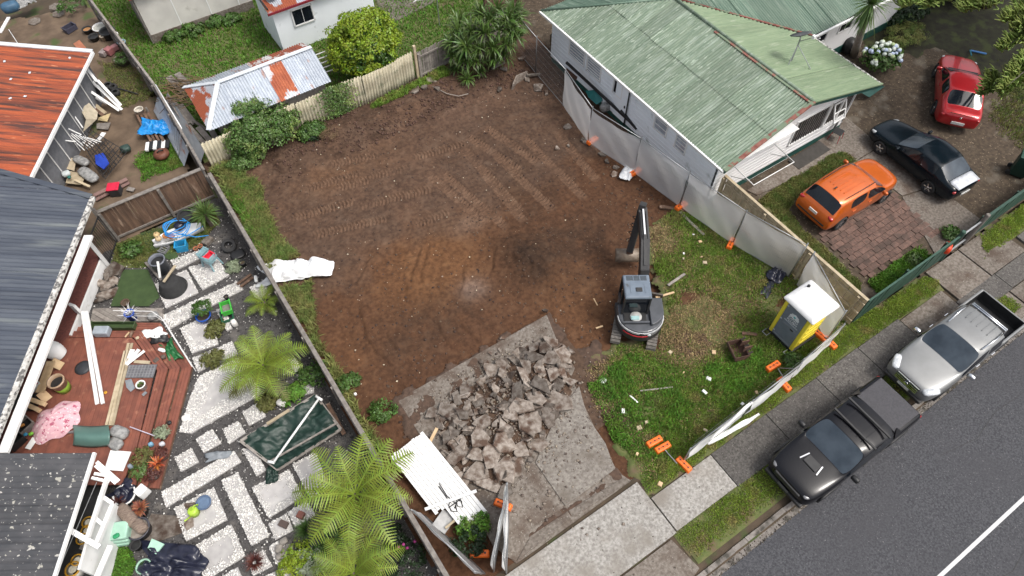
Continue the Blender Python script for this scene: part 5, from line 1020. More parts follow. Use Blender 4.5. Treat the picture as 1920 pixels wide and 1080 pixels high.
for (r, x, y, dx, dy, lb) in (('R',530,725,45,-25,'orange fence weight lying left of another on the front lawn'),('R',580,760,45,-25,'orange fence weight lying right against another on the lawn'),('R',705,860,40,40,'orange fence weight under the driveway end of the street scrim'),
    ('Q',465,888,50,-30,'orange fence weight on the lawn below the toilet'),('Q',540,1010,35,40,'orange fence weight under the middle street scrim below the toilet'),('Q',785,682,30,25,'orange fence weight inside the scrim at the toilet corner'),('Q',848,728,20,20,'orange fence weight outside the scrim at the toilet corner'),
    ('N',805,552,60,25,'orange fence weight under the open gate panel on the driveway'),('N',660,855,60,0,'orange fence weight on the weeds beside the gate panel'),('X',512,376,25,-15,'orange fence weight farthest back along the house scrim'),('X',702,513,25,-15,'orange fence weight next to the white sack by the scrim'),('X',903,662,25,-15,'orange fence weight above the excavator along the house scrim'),('X',1122,826,10,-20,'orange fence weight on the lawn edge below the timber fence')):
    p = Z(r,x,y,.08); q = Z(r,x+dx,y+dy,.08); d = q-p; block(Vector((p.x-(.22 if r == 'X' else 0),p.y,max(0,zs(p)+.06) if r != 'N' else .03)), math.atan2(d.y,d.x), lb)
for a, b, lb in ((Z('R',590,770,.1),Z('R',665,855,.1),'thin galvanised stay from the paired fence weights'),(Z('Q',500,905,.1),Z('Q',540,970,.1),'thin galvanised stay below the toilet'),(Z('Q',510,900,.15),Z('Q',625,905,.8),'bent galvanised stay reaching up to the street scrim')):
    MB().tube([a,b], .018).build('fence_stay', 'galv', label=lb, cat='stay')
# ---------------------------------------------------------------- rubble heap
def chunk(seed, flat=True):
    r = random.Random(seed); n = r.choice((4,4,5,5,6)); an = sorted(2*PI*(i+r.uniform(-.42,.42))/n for i in range(n)); M = MB(); th = r.uniform(.10,.16) if flat else r.uniform(.3,.5)
    P_ = [((.56*r.uniform(.65,1.15))*math.cos(a), (.44*r.uniform(.65,1.15))*math.sin(a)) for a in an]; k = r.uniform(.82,.96)
    t = [(x*.97, y*.97, th/2+r.uniform(-.008,.008)) for x, y in P_]; m1 = [(x*1.03+r.uniform(-.02,.02), y*1.03+r.uniform(-.02,.02), r.uniform(-.03,.03)) for x, y in P_]; b = [(x*k, y*k, -th/2+r.uniform(-.02,.02)) for x, y in P_]
    return M.add(t+m1+b, [tuple(range(n)), tuple(range(2*n,3*n))[::-1]]+[(i,(i+1)%n,n+(i+1)%n,n+i)[::-1] for i in range(n)]+[(n+i,n+(i+1)%n,2*n+(i+1)%n,2*n+i)[::-1] for i in range(n)]).mesh('concrete_chunk', 'rubble')
CH = [chunk(i) for i in range(14)]+[chunk(50+i, False) for i in range(6)]
PILE = [Z('M',*a) for a in ((330,690),(480,570),(640,470),(720,390),(870,330),(1000,240),(1160,240),(1190,480),(1150,650),(1050,790),(960,930))]+[Z('N',*a) for a in ((870,340),(850,440),(760,450),(540,380),(440,290),(430,180))]
pcx = sum(p.x for p in PILE)/len(PILE); pcy = sum(p.y for p in PILE)/len(PILE)
def heap(x, y):
    lo = 0; hi = 3.0
    d = math.hypot(x-pcx, y-pcy); a = Vector((x-pcx, y-pcy))
    e = 9
    for i in range(len(PILE)):
        p, q = PILE[i-1], PILE[i]; s = Vector((q.x-p.x, q.y-p.y)); L = s.length; s /= L; v = Vector((x-p.x, y-p.y)); t = max(0, min(L, v.dot(s))); e = min(e, (v-s*t).length)
    return .34*min(1, e/1.1)**.8
hp = MB(); xs = [p.x for p in PILE]; ys = [p.y for p in PILE]; rr_ = random.Random(3); big = []
def hfn(u, v):
    x = min(xs)+(max(xs)-min(xs))*u; y = min(ys)+(max(ys)-min(ys))*v; ins = bool(inside(np.array([x]), np.array([y]), [(p.x,p.y) for p in PILE])[0])
    return Vector((x, y, (heap(x,y)*.8 if ins else 0)-.02+random.uniform(-.03,.03)*(1 if ins else 0)))
hp.grid(hfn, 40, 40).build('rubble_fill', 'soil', None, False, kind='stuff', label='dark soil and crumbs packed inside the rubble heap', cat='rubble')
for o_ in [bpy.data.objects['rubble_fill']]:
    ca = o_.data.color_attributes.new('tone','FLOAT_COLOR','POINT'); ca.data.foreach_set('color', [1.0]*4*len(o_.data.vertices))
# large slabs read off one by one: (region, x, y, size, aspect, which)
for (r, x, y, s) in (('M',480,920,.75),('M',880,650,.6),('M',870,560,.62),('M',930,740,.68),('M',1000,520,.6),('M',1095,610,.75),('M',970,600,.5),('M',650,750,.5),('M',630,840,.52),('M',780,860,.62),('M',700,940,.55),('M',610,930,.45),('M',800,1000,.7),('M',1045,710,.42),('M',560,530,.4),('M',970,350,.5),('M',1060,360,.45),('M',1130,330,.45),('M',1050,250,.48),('M',960,280,.38),('M',1145,390,.34),('M',1170,480,.34),('M',700,410,.46),('M',890,460,.45),('M',520,690,.42),('M',460,810,.5),('M',350,670,.45),('M',620,1030,.6),('M',880,900,.5),('M',980,860,.5),('M',430,660,.5),('N',820,460,.42),('N',740,440,.36),('N',560,390,.55),('N',680,390,.5),('N',820,330,.65),('M',505,580,.4),('M',820,700,.42),('M',1125,440,.36),('M',1070,450,.4),('M',910,410,.42)):
    big.append((Z(r,x,y,.3), s))
n_ = 0
def put(p, s, z, tilt, lab):
    global n_
    lab += (' nearest the excavator' if p.y > pcy+1.1 else ' nearest the street' if p.y < pcy-1.2 else '')+(' on the lawn side' if p.x > pcx+.8 else ' on the fence side' if p.x < pcx-.8 else ' in the middle')
    me = CH[rr_.randrange(14)] if s > .28 else CH[rr_.randrange(20)]
    piece('concrete_chunk', me, None, (p.x, p.y, z), (rr_.gauss(0,tilt), rr_.gauss(0,tilt), rr_.uniform(0,6.28)), (s*1.15, s*1.15*rr_.uniform(.8,1.15), max(.42, min(.62, s*1.1))), label=lab, cat='rubble', group='broken concrete rubble heap'); n_ += 1
for p, s in big: put(p, s*1.28, heap(p.x,p.y)+.1, .16, 'large broken slab of concrete on the rubble heap')
while n_ < 292:
    x = rr_.uniform(min(xs)-.1, max(xs)+.1); y = rr_.uniform(min(ys)-.1, max(ys)+.1)
    if not inside(np.array([x]), np.array([y]), [(p.x,p.y) for p in PILE])[0]: continue
    s = .14+.42*rr_.random()**1.6; put(Vector((x,y,0)), s, heap(x,y)*rr_.uniform(.75,1.05)+.03, .38, 'small broken piece of concrete in the rubble heap')
for (r, x, y, s) in (('M',770,243,.2),('M',1022,75,.22),('M',640,380,.2),('M',370,490,.12),('M',1095,527,.14),('M',755,310,.2),('M',700,330,.25),('N',975,270,.3)):
    p = Z(r,x,y); piece('concrete_chunk', CH[n_%14], None, (p.x,p.y,.06), (rr_.gauss(0,.1),rr_.gauss(0,.1),rr_.uniform(0,6)), (s,s,.6), label='stray concrete piece lying apart from the rubble heap', cat='rubble', group='stray concrete pieces'); n_ += 1
for (r, x, y, s) in (('X',385,322,.45),('X',340,412,.3),('X',390,405,.18),('X',455,378,.3),('X',465,390,.35),('X',540,440,.4),('X',560,470,.3),('X',600,500,.3),('X',590,530,.35),('X',620,470,.25),('X',250,150,.5),('X',290,170,.4),('C',690,500,.6),('C',585,565,.6),('C',640,545,.4),('C',720,560,.35),('C',1130,430,.5),('C',1240,370,.4),('C',1340,530,.6),('C',1270,480,.4),('C',1100,540,.4)):
    p = Z(r,x,y); piece('rock', CH[n_%14], None, (p.x,p.y,zs(p)+.05), (rr_.gauss(0,.2),rr_.gauss(0,.2),rr_.uniform(0,6)), (s,s,.7), label='lump of broken concrete at the edge of the bare soil', cat='rock', group='concrete lumps around the lot edge'); n_ += 1
rf_ = np.random.default_rng(5); fq = np.column_stack([rf_.normal(pcx,1.5,2600), rf_.normal(pcy,1.6,2600)]); fq = fq[(fq[:,1] < 10.3) & (fq[:,0] > 2.4)]
rocks('rubble_fines', np.column_stack([fq, [ (heap(a,b)*.85 if inside(np.array([a]),np.array([b]),[(p.x,p.y) for p in PILE])[0] else 0)+.04 for a, b in fq]]), .015+.06*rf_.random(len(fq))**3, mat('rubble_fine', (.24,.2,.165), (.12,.09,.07), 5, .95, isl=.5), 'small crumbs of concrete and dirt around the rubble heap', 'rubble', seed=7)
# slab standing like an open book at the back
p = Z('C',1200,500); MB().add([(0,0,0),(.7,.05,0),(.75,.1,.35),(.1,.05,.4),(-.4,-.3,0),(-.3,-.25,.3)], [(0,1,2,3),(4,0,3,5)]).build('tilted_slab', 'rubble', label='two tilted slabs leaning together near the bare wire fence', cat='rubble', solid=.08).location = (p.x,p.y,zs(p))
# ---------------------------------------------------------------- collapsed garage door, sheets, timber on the lot
gd = thing('garage_door', 'collapsed white board garage door with black graffiti by the rubble', 'door', (1.8,7.2,.3), world=True)
GA, GB = Z('N',205,170,.5), Z('N',600,670,.25)                  # along the boards
ax = (GB-GA); Lg = ax.length; ax.normalize(); sx = ax.cross(Vector((0,0,1))).normalized(); nb = 11; Wg = 1.32
mat('door_white', (.78,.78,.77), (.72,.72,.71), 3, .55, .1, 40)
for i in range(nb):
    o = (i+.5)/nb-.5; a = GA-sx*o*Wg+ax*random.uniform(0,.05); Lb = Lg*(1 if i > 2 else .72)+random.uniform(-.05,.05)
    MB().beam(a+Vector((0,0,random.uniform(0,.012))), a+ax*Lb+Vector((0,0,random.uniform(0,.012))), Wg/nb-.012, .03).build('board', 'door_white', gd)
for t in (.12,.5,.88): q = GA+ax*Lg*t+Vector((0,0,-.05)); MB().beam(q-sx*Wg*.5, q+sx*Wg*.5, .07, .05).build('batten', 'wood_pale', gd)
up_ = Vector((0,0,.045))
def gp(u, v): return GA+ax*Lg*u+sx*Wg*v+up_
for S_ in ([gp(.52,-.02),gp(.66,.02),gp(.78,-.03),gp(.8,.06)], [gp(.54,.03),gp(.68,.05)], [gp(.72,.0),gp(.74,.12),gp(.8,.16),gp(.84,.06),gp(.78,.0)], [gp(.74,-.12),gp(.8,-.02),gp(.84,-.1),gp(.79,-.17),gp(.74,-.12)], [gp(.76,.16),gp(.77,-.2)]): MB().tube(S_, .02, 4).build('graffiti', 'black', gd)
p = Z('N',320,580,.7); q = Z('N',640,465,.7); MB().beam(p, q, .09, .05).build('white_rail', 'white_paint', label='white rail lying across the collapsed garage door', cat='rail')
p = Z('N',440,660); MB().box((p.x,p.y,.1),(.6,.5,.02),.4).build('grey_sheet', paint(.5,.5,.5), label='grey sheet under the corner of the collapsed garage door', cat='sheet')
MB().beam(Z('N',340,185,.35), Z('N',395,75,.45), .1, .05).build('timber_plank', 'wood_raw', label='short raw plank sticking up beside the white garage door', cat='plank')
def crumple(c, sz, amp, seed, m, label, name, cat, rz=0, nu=26, nv=20, outline=.2, zb=0.0, hump=.0):
    r = np.random.default_rng(seed); M = MB(); c = Vector(c)
    def fn(u, v):
        a, b = u-.5, v-.5; e = 1+outline*(float(vnoise(np.array([u*3+seed]), np.array([v*3.])))-.5)*2; x, y = a*sz[0]*e, b*sz[1]*e
        z = amp*(abs(float(vnoise(np.array([u*5+seed*3]), np.array([v*5.]), 5))-.5)*2+.5*abs(float(vnoise(np.array([u*11+seed]), np.array([v*11.]), 9))-.5)*2)+.02+hump*math.exp(-(a*a+b*b)*9)
        return Vector((x*math.cos(rz)-y*math.sin(rz), x*math.sin(rz)+y*math.cos(rz), z*(1-max(abs(a),abs(b))**3*5)+.01))
    o = M.grid(fn, nu, nv).build(name, m, None, True, label=label, cat=cat, solid=.004); o.location = c+Vector((0,0,zb)); return o
p = Z('H',1190,610); q = Z('H',1400,640)
crumple((1.55,17.7,.04), (2.2,1.1), .4, 4, 'plastic_sheet', 'crumpled white plastic sheet beside the boundary fence', 'plastic_sheet', 'sheet', R(-30), 34, 26, .55)
p = Z('H',1245,515); MB().box((p.x,p.y,.02),(.28,.12,.06),.6).build('white_block', 'white_paint', label='small white block by the plastic sheet', cat='block', bevel=.01)
p = Z('X',650,530); crumple((p.x,p.y,-.02), (.8,.5), .2, 8, 'plastic_sheet', 'white torn sack beside an orange fence weight', 'torn_sack', 'sack', .5, 14, 10)
p = at(1455,515); crumple((p.x,p.y,.0), (.8,.6), .3, 12, 'tarp_navy', 'black plastic heap at the lawn edge by the timber fence', 'black_plastic', 'plastic', .3, 16, 12); p = Z('Q',440,345); crumple((p.x,p.y,-.02), (1.2,.35), .06, 13, 'tarp_navy', 'flat strip of dark plastic lying on the lawn', 'dark_strip', 'plastic', R(20), 14, 8)
def stick(a, b, w, m, lb, cat='plank', h=None): return MB().beam(a, b, w, h or w*.5).build('timber_plank' if cat == 'plank' else cat.replace(' ','_'), m, label=lb, cat=cat)
stick(Z('O',590,690,.15), Z('O',710,655,.1), .08, 'wood_raw', 'pale plank poking out beside the excavator'); stick(Z('O',670,610,.1), Z('O',780,535,.05), .1, 'wood_grey', 'grey plank lying on the lawn edge by the excavator')
stick(Z('O',200,890,.0), Z('O',245,875,.0), .06, 'wood_raw', 'short raw offcut at the end of the excavator track'); stick(Z('O',185,695,-.05), Z('O',210,740,-.05), .04, 'wood_raw', 'small pale stick on the soil beside the excavator'); stick(Z('R',385,450,.08), Z('R',432,492,.08), .05, 'white_paint', 'white stick lying on the front lawn'); stick(Z('R',445,422,.05), Z('R',640,400,.05), .05, 'wood_grey', 'weathered lath lying on the brown patch of lawn'); stick(Z('Q',255,665,.05), Z('Q',355,675,.05), .12, 'rust_metal', 'rusty strip lying on the lawn above the digger bucket')
stick(Z('X',790,675,-.02), Z('X',960,700,-.02), .16, 'wood_brown', 'dark plank at the top edge of the lawn'); stick(Z('X',880,700,.0), Z('X',985,800,.0), .12, 'wood_grey', 'grey plank along the lawn edge by the scrim')
blob(None, 'white_scrap', Z('R',225,360,.04), (.3,.22,.04), 'plastic_sheet'); tag(bpy.data.objects['white_scrap'], 'pale flat scrap on the grass near the driveway', 'scrap')
for i, (r, x, y) in enumerate((('R',705,312),('R',830,427),('R',835,655),('R',1140,430),('R',1055,498),('R',485,607),('R',428,797),('R',855,348),('R',625,190),('R',885,190),('X',897,880),('X',896,903),('X',970,828),('X',940,797),('X',990,920),('X',975,895),('R',345,540),('R',440,640),('R',565,975))):
    p = Z(r,x,y,.06); s = rr_.uniform(.08,.2); MB().box((0,0,0),(s,s*rr_.uniform(.4,.9),.03),tp=.8).build('litter_scrap', ['wood_raw','white_paint','wood_pale'][i%3], label='small pale scrap of litter lying on the front lawn', cat='scrap', group='scraps on the front lawn').location = p
    bpy.data.objects[-1 if 0 else 'litter_scrap' if i == 0 else 'litter_scrap.%03d' % i].rotation_euler = (0,0,rr_.uniform(0,3))
# ---------------------------------------------------------------- vegetation
def bush(name, label, c, rad, nc, cr, nl, leaf, m, seed, cat='shrub', m2=None, trunk=True, low=-.35, shell=.55, asp=.6):
    t = thing(name, label, cat, (c[0], c[1], 0), world=True); ctr = (c[0], c[1], c[2])
    P_, N_ = clumps(ctr, rad, nc, cr, nl, seed, low=low, shell=shell); P_[:, 2] = np.maximum(P_[:, 2], .03)
    V, F = leaves(P_, N_, leaf, asp, seed); npmesh('crown', V, F, m, t)
    if m2:
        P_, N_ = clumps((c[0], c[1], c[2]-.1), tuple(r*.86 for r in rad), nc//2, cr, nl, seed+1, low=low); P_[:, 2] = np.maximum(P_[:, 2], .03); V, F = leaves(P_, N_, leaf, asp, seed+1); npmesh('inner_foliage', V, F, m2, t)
    if trunk:
        M = MB()
        for k in range(5):
            a = 2*PI*k/5+seed; M.tube([(c[0],c[1],0),(c[0]+.15*rad[0]*math.cos(a),c[1]+.15*rad[1]*math.sin(a),c[2]*.5),(c[0]+.6*rad[0]*math.cos(a),c[1]+.6*rad[1]*math.sin(a),c[2]+.2*rad[2])], [.06,.045,.015], 5)
        M.build('trunk', 'bark', t)
    return t
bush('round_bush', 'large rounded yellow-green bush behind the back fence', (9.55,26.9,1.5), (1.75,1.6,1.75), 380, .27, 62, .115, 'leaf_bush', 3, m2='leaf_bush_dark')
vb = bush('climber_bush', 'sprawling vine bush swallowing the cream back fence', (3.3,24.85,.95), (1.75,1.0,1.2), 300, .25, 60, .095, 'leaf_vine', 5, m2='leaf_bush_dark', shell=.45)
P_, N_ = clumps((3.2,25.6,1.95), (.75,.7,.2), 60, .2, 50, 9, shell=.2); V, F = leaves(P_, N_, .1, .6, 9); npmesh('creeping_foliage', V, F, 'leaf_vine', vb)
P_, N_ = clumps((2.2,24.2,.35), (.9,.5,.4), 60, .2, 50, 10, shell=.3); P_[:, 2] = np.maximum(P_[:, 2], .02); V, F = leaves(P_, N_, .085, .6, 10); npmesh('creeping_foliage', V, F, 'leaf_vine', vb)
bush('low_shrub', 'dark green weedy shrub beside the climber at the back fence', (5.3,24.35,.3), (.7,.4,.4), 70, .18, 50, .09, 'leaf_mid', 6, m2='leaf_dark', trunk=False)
ivy = thing('ivy', 'ivy climbing over the cream fence next to the round bush', 'climbing plant', (7.0,24.85,0), world=True)
r9 = np.random.default_rng(4); q = np.column_stack([7.0+r9.normal(0,.42,1500), 24.9+r9.normal(-.04,.05,1500), r9.uniform(.1,1.75,1500)]); V, F = leaves(q, np.tile([0,-1,.4],(1500,1)), .085, .7, 3); npmesh('foliage', V, F, 'leaf_vine', ivy)
bush('dead_shrub', 'brown dried-out shrub at the foot of the back fence', (6.0,23.9,.2), (.55,.35,.25), 40, .14, 40, .06, 'leaf_strap_dry', 7, trunk=False, asp=.25)
# dracaena clump: heads of strap leaves on bare stems
dr_ = thing('dracaena_clump', 'tall clump of dark strap-leaved dracaenas by the back fence', 'plant', (14.3,24.4,0), world=True)
hm = [ribbon_leaves(46, .62, .07, (-35,75), 1.1, s).mesh('leaf_head', 'leaf_strap', smooth=True) for s in range(3)]
rr2 = random.Random(5); heads = [('C',985,90,2.5),('C',1090,60,2.6),('C',1190,60,2.6),('C',930,190,2.1),('C',1010,200,2.2),('C',1100,180,2.2),('C',1180,180,2.1),('C',850,190,1.9),('C',820,260,1.6),('C',900,280,1.7),('C',980,300,1.6),('C',1060,290,1.6),('C',1140,270,1.7),('C',1200,230,1.7),('C',820,340,1.1),('C',900,360,1.0),('C',960,370,1.0),('C',1070,360,1.0),('C',1130,340,1.1),('C',1040,120,2.5),('C',1150,120,2.4),('C',1215,110,2.2),('C',860,130,1.9)]
for i, (r, x, y, z) in enumerate(heads):
    p = Z(r,x,y,z); piece('leaf_head', hm[i%3], dr_, p, (rr2.gauss(0,.2),rr2.gauss(0,.2),rr2.uniform(0,6)), (1.15+rr2.uniform(-.15,.25),)*3)
    if i % 2 == 0: MB().tube([(p.x*.5+14.3*.5,p.y*.5+24.5*.5,0),(p.x,p.y,z*.6),p], [.05,.04,.03], 5).build('stem', 'bark_pale', dr_)
for i, (r, x, y, s, lb) in enumerate((('C',830,445,.75,'small dracaena tuft left of the main clump'),('C',905,510,.95,'dracaena tuft standing out on the bare soil'),('C',985,465,.7,'low dracaena tuft below the main clump'),('C',1065,405,.8,'dracaena tuft at the right foot of the clump'))):
    t = thing('dracaena_tuft', lb, 'plant', Z(r,x,y)+Vector((0,0,-.05))); piece('leaf_head', hm[i%3], t, (0,0,.32), (0,0,i), (s,)*3); MB().tube([(0,0,0),(0,0,.34)], .04, 5).build('stem', 'bark_pale', t)
dl = ribbon_leaves(60, .5, .05, (-20,40), 1.5, 9); p = Z('C',960,400,.3); dl.build('dead_leaves', 'leaf_strap_dry', None, label='brown dead leaves under the dracaena clump', cat='leaves').location = p
# yucca by the garden fence
yu = thing('yucca', 'spiky green yucca in the garden corner by the boundary fence', 'plant', Z('H',790,330)-Vector((0,.2,0))); ribbon_leaves(90, .75, .045, (-30,85), .7, 5).build('leaf_head', 'leaf_yucca', yu, True).location = (0,0,.75); MB().tube([(0,0,0),(0,0,.8)], [.1,.07], 7).build('stem', 'bark', yu)
# tree ferns
def frond(L, seed, droop=1.0):
    r = random.Random(seed); M = MB(); n = 22; pts = []; x = z = 0.; e = R(38)
    for i in range(n+1):
        pts.append(Vector((x,0,z))); x += math.cos(e)*L/n; z += math.sin(e)*L/n; e -= R(74)*droop/n*(.5+1.2*i/n)
    M.tube(pts[::3], [.016*(1-i/(n/3+1))+.004 for i in range(len(pts[::3]))], 4, False)
    for i in range(3, n):
        t = i/n; pl = L*.25*math.sin(PI*min(1,(t*.93+.06))**.8)**.8; d = (pts[i+1]-pts[i]).normalized()
        for s in (-1,1):
            k = len(M.v); sw = .45+r.uniform(-.06,.06); w = L/n*.27
            for j in range(11):
                u = j/10; c = pts[i]+Vector((0,s,0))*pl*u*math.cos(sw*.6)+d*pl*u*math.sin(sw)*1.0+Vector((0,0,-.28*pl*u*u+.04*pl*u)); ww = w*(1-u**1.6)*(1.35 if j % 2 else .62)+.002; M.v += [tuple(c-d*ww),tuple(c+Vector((0,0,-.006*0))+d*ww)]
            for j in range(10): q = k+2*j; M.f.append((q,q+1,q+3,q+2))
    return M
FR = [frond(1.0, s, d) for s, d in ((1,1.0),(2,1.15),(3,.85))]
def tree_fern(label, base, h, R_, n, seed, n_old=5, lean=(0,0)):
    t = thing('tree_fern', label, 'tree fern', base); rr = random.Random(seed)
    if seed == 1:
        global FM, FO
        FM = [f.mesh('frond', 'leaf_fern') for f in FR]; FO = [f.mesh('old_frond', 'leaf_fern_old') for f in FR]
    MB().tube([(0,0,0),(lean[0]*.5,lean[1]*.5,h*.5),(lean[0],lean[1],h)], [.14,.1,.09], 8).build('trunk', 'bark', t)
    for i in range(n):
        a = i*2.39996+rr.uniform(-.15,.15); k = i/n; s = R_*rr.uniform(.88,1.08)*(1-.25*k); piece('frond', FM[i%3], t, (lean[0]+.05*math.cos(a),lean[1]+.05*math.sin(a),h-.02+.06*k), (rr.gauss(0,.1), R(16)-R(44)*k+rr.gauss(0,.06), a), (s,s,s))
    for i in range(n_old):
        a = rr.uniform(0,6.28); s = R_*rr.uniform(.8,1); piece('old_frond', FO[i%3], t, (lean[0],lean[1],h-.12), (rr.gauss(0,.1), R(30)+rr.gauss(0,.1), a), (s,s,s))
    return t
b_ = Z('K',900,640); tree_fern('tree fern in the middle of the garden beside the boundary fence', Z('K',900,600), 1.25, 1.75, 15, 1, 7)
tree_fern('largest tree fern overhanging the boundary fence near the driveway', Z('L',1440,560), 1.7, 2.15, 15, 2, 4)
tree_fern('tree fern cut off by the bottom edge of the photo', Z('L',1420,1040), 1.3, 1.7, 15, 3, 3)
tf4 = tree_fern('small young fern behind the green crate', Z('H',1160,880), .5, .95, 12, 4, 2)
# cabbage tree by the house
ct = thing('cabbage_tree', 'cabbage tree with hanging dead leaves at the house corner', 'tree', Z('E',395,340), 0)
tp_ = Z('E',500,30,4.4)-Z('E',395,340); MB().tube([(0,0,0),(tp_.x*.4,tp_.y*.4,1.7),(tp_.x*.85,tp_.y*.85,3.6),(tp_.x,tp_.y,4.5)], [.2,.17,.15,.12], 9).build('trunk', 'bark_pale', ct, True)
ribbon_leaves(110, 1.0, .05, (-20,80), .6, 7).build('leaf_head', 'leaf_strap', ct, True).location = (tp_.x,tp_.y,4.5)
ribbon_leaves(120, 1.3, .05, (-85,-50), .2, 8).build('dead_leaf_skirt', 'leaf_yucca', ct, True).location = (tp_.x,tp_.y,4.4)
# hydrangea with pale flower heads
hy = bush('hydrangea', 'hydrangea bush with pale blue and white flower heads', (30.6,13.3,.6), (.95,.8,.6), 70, .2, 30, .15, 'leaf_mid', 21, 'shrub', trunk=False)
fw = [mat('petal_blue', (.42,.5,.7), (.5,.58,.72), 20, .7, .6, 60), mat('petal_white', (.62,.66,.62), (.5,.58,.5), 20, .7, .6, 60), mat('petal_green', (.42,.52,.28), (.35,.45,.22), 20, .7, .6, 60)]
flm = []
for i in range(3):
    B_ = MB(); B_.lathe([(.001,-.06),(.07,-.04),(.09,.0),(.07,.05),(.001,.075)], 10, None, False); flm.append(B_.mesh('flower_head', fw[i], smooth=True))
for i in range(46):
    a = rr2.uniform(0,6.28); e = rr2.uniform(.1,1.35); piece('flower_head', flm[rr2.choice((0,0,1,1,2))], hy, (30.6+.98*math.cos(a)*math.cos(e),13.3+.85*math.sin(a)*math.cos(e),.6+.62*math.sin(e)), (rr2.gauss(0,.3),rr2.gauss(0,.3),0), (rr2.uniform(1.0,1.5),)*3)
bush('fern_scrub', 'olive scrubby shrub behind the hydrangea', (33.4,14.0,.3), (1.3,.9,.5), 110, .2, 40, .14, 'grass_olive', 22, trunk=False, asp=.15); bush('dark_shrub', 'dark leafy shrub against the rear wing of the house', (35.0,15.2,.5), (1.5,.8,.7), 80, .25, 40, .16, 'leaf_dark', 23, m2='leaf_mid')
# conifer overhanging the right edge: long drooping tasselled branches
cf = thing('norfolk_pine', 'conifer with drooping tasselled branches over the right edge', 'tree', (37.8,8,0), world=True)
MB().tube([(37.8,8,0),(37.8,8,5),(37.7,8,10)], [.35,.28,.12], 10).build('trunk', 'bark', cf, True)
def pine_branch(a, b, drop, seed, nt=26, tl=.95):
    r = random.Random(seed); a, b = Vector(a), Vector(b); d = b-a; pts = [a+d*t+Vector((0,0,-drop*t*t)) for t in [i/8 for i in range(9)]]
    br = MB().tube(pts, [.06*(1-i/10)+.012 for i in range(9)], 5).build('branch', 'bark_pale', cf, True); M = MB(); hd = Vector((d.x,d.y,0)).normalized(); sd_ = Vector((-hd.y,hd.x,0))
    for i in range(nt):
        t = .45+.55*i/nt; p = a+d*t+Vector((0,0,-drop*t*t))
        for s in (-1,1):
            for k in range(3):
                e = p+hd*r.uniform(.1,.5)+sd_*s*r.uniform(.1,.55)*tl*(1.15-t)*1.8+Vector((0,0,r.uniform(.0,.35))); q = e+hd*r.uniform(.15,.4)*tl+sd_*s*.08+Vector((0,0,r.uniform(.05,.3)))
                M.tube([p, p.lerp(e,.5)+Vector((0,0,-.06)), e, q], [.012,.03,.033,.012], 4, False)
    M.build('needle_spray', 'leaf_pine', br, True)
for i, (x, y, z, L, s) in enumerate(((1305,560,4.2,2.8,1),(1310,295,4.8,3.0,2),(1330,120,5.2,3.0,3),(1430,160,5.4,2.4,9),(850,30,6.0,3.2,4),(700,30,6.0,3.0,5),(1200,560,3.6,2.0,6),(1400,420,4.5,2.4,7),(1080,60,4.5,2.6,8))):
    tip = Z('E',x,y,z); base = tip+((Vector((37.8,8.0,z+1.2))-tip).normalized())*L; pine_branch(base, tip+Vector((0,0,.4)), .5, s); MB().tube([(37.8,8.0,z+1.4), base.lerp(Vector((37.8,8.0,z+1.4)),.5)+Vector((0,0,.15)), base], [.1,.08,.06], 6).build('limb', 'bark_pale', cf, True)
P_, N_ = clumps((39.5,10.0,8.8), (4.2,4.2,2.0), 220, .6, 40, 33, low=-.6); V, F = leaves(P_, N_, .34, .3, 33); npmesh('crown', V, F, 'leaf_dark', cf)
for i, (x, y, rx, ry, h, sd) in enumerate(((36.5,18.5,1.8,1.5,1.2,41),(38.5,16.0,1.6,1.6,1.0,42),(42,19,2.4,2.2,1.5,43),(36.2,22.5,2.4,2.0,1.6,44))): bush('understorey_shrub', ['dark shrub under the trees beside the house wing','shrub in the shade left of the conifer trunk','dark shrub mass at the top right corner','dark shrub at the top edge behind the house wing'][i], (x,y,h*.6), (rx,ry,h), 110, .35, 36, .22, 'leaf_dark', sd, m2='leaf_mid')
# the shading street tree beyond the right edge
sh_ = thing('shade_tree', 'broad dark tree at the top right shading the parked red car', 'tree', (39.5,13.5,0), world=True)
MB().tube([(39.5,13.5,0),(39.3,13.4,2.5),(39.0,13.3,6.5)], [.3,.25,.12], 9).build('trunk', 'bark', sh_, True)
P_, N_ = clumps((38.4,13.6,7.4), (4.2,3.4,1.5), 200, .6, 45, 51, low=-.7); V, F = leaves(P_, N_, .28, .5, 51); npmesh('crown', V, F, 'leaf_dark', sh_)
for k in range(6):
    a = k*1.05; MB().tube([(39.1,13.3,4.5),(38.6+2.0*math.cos(a),13.5+1.6*math.sin(a),6.4),(38.4+3.4*math.cos(a),13.6+2.6*math.sin(a),7.2)], [.12,.08,.03], 6).build('limb', 'bark', sh_, True)
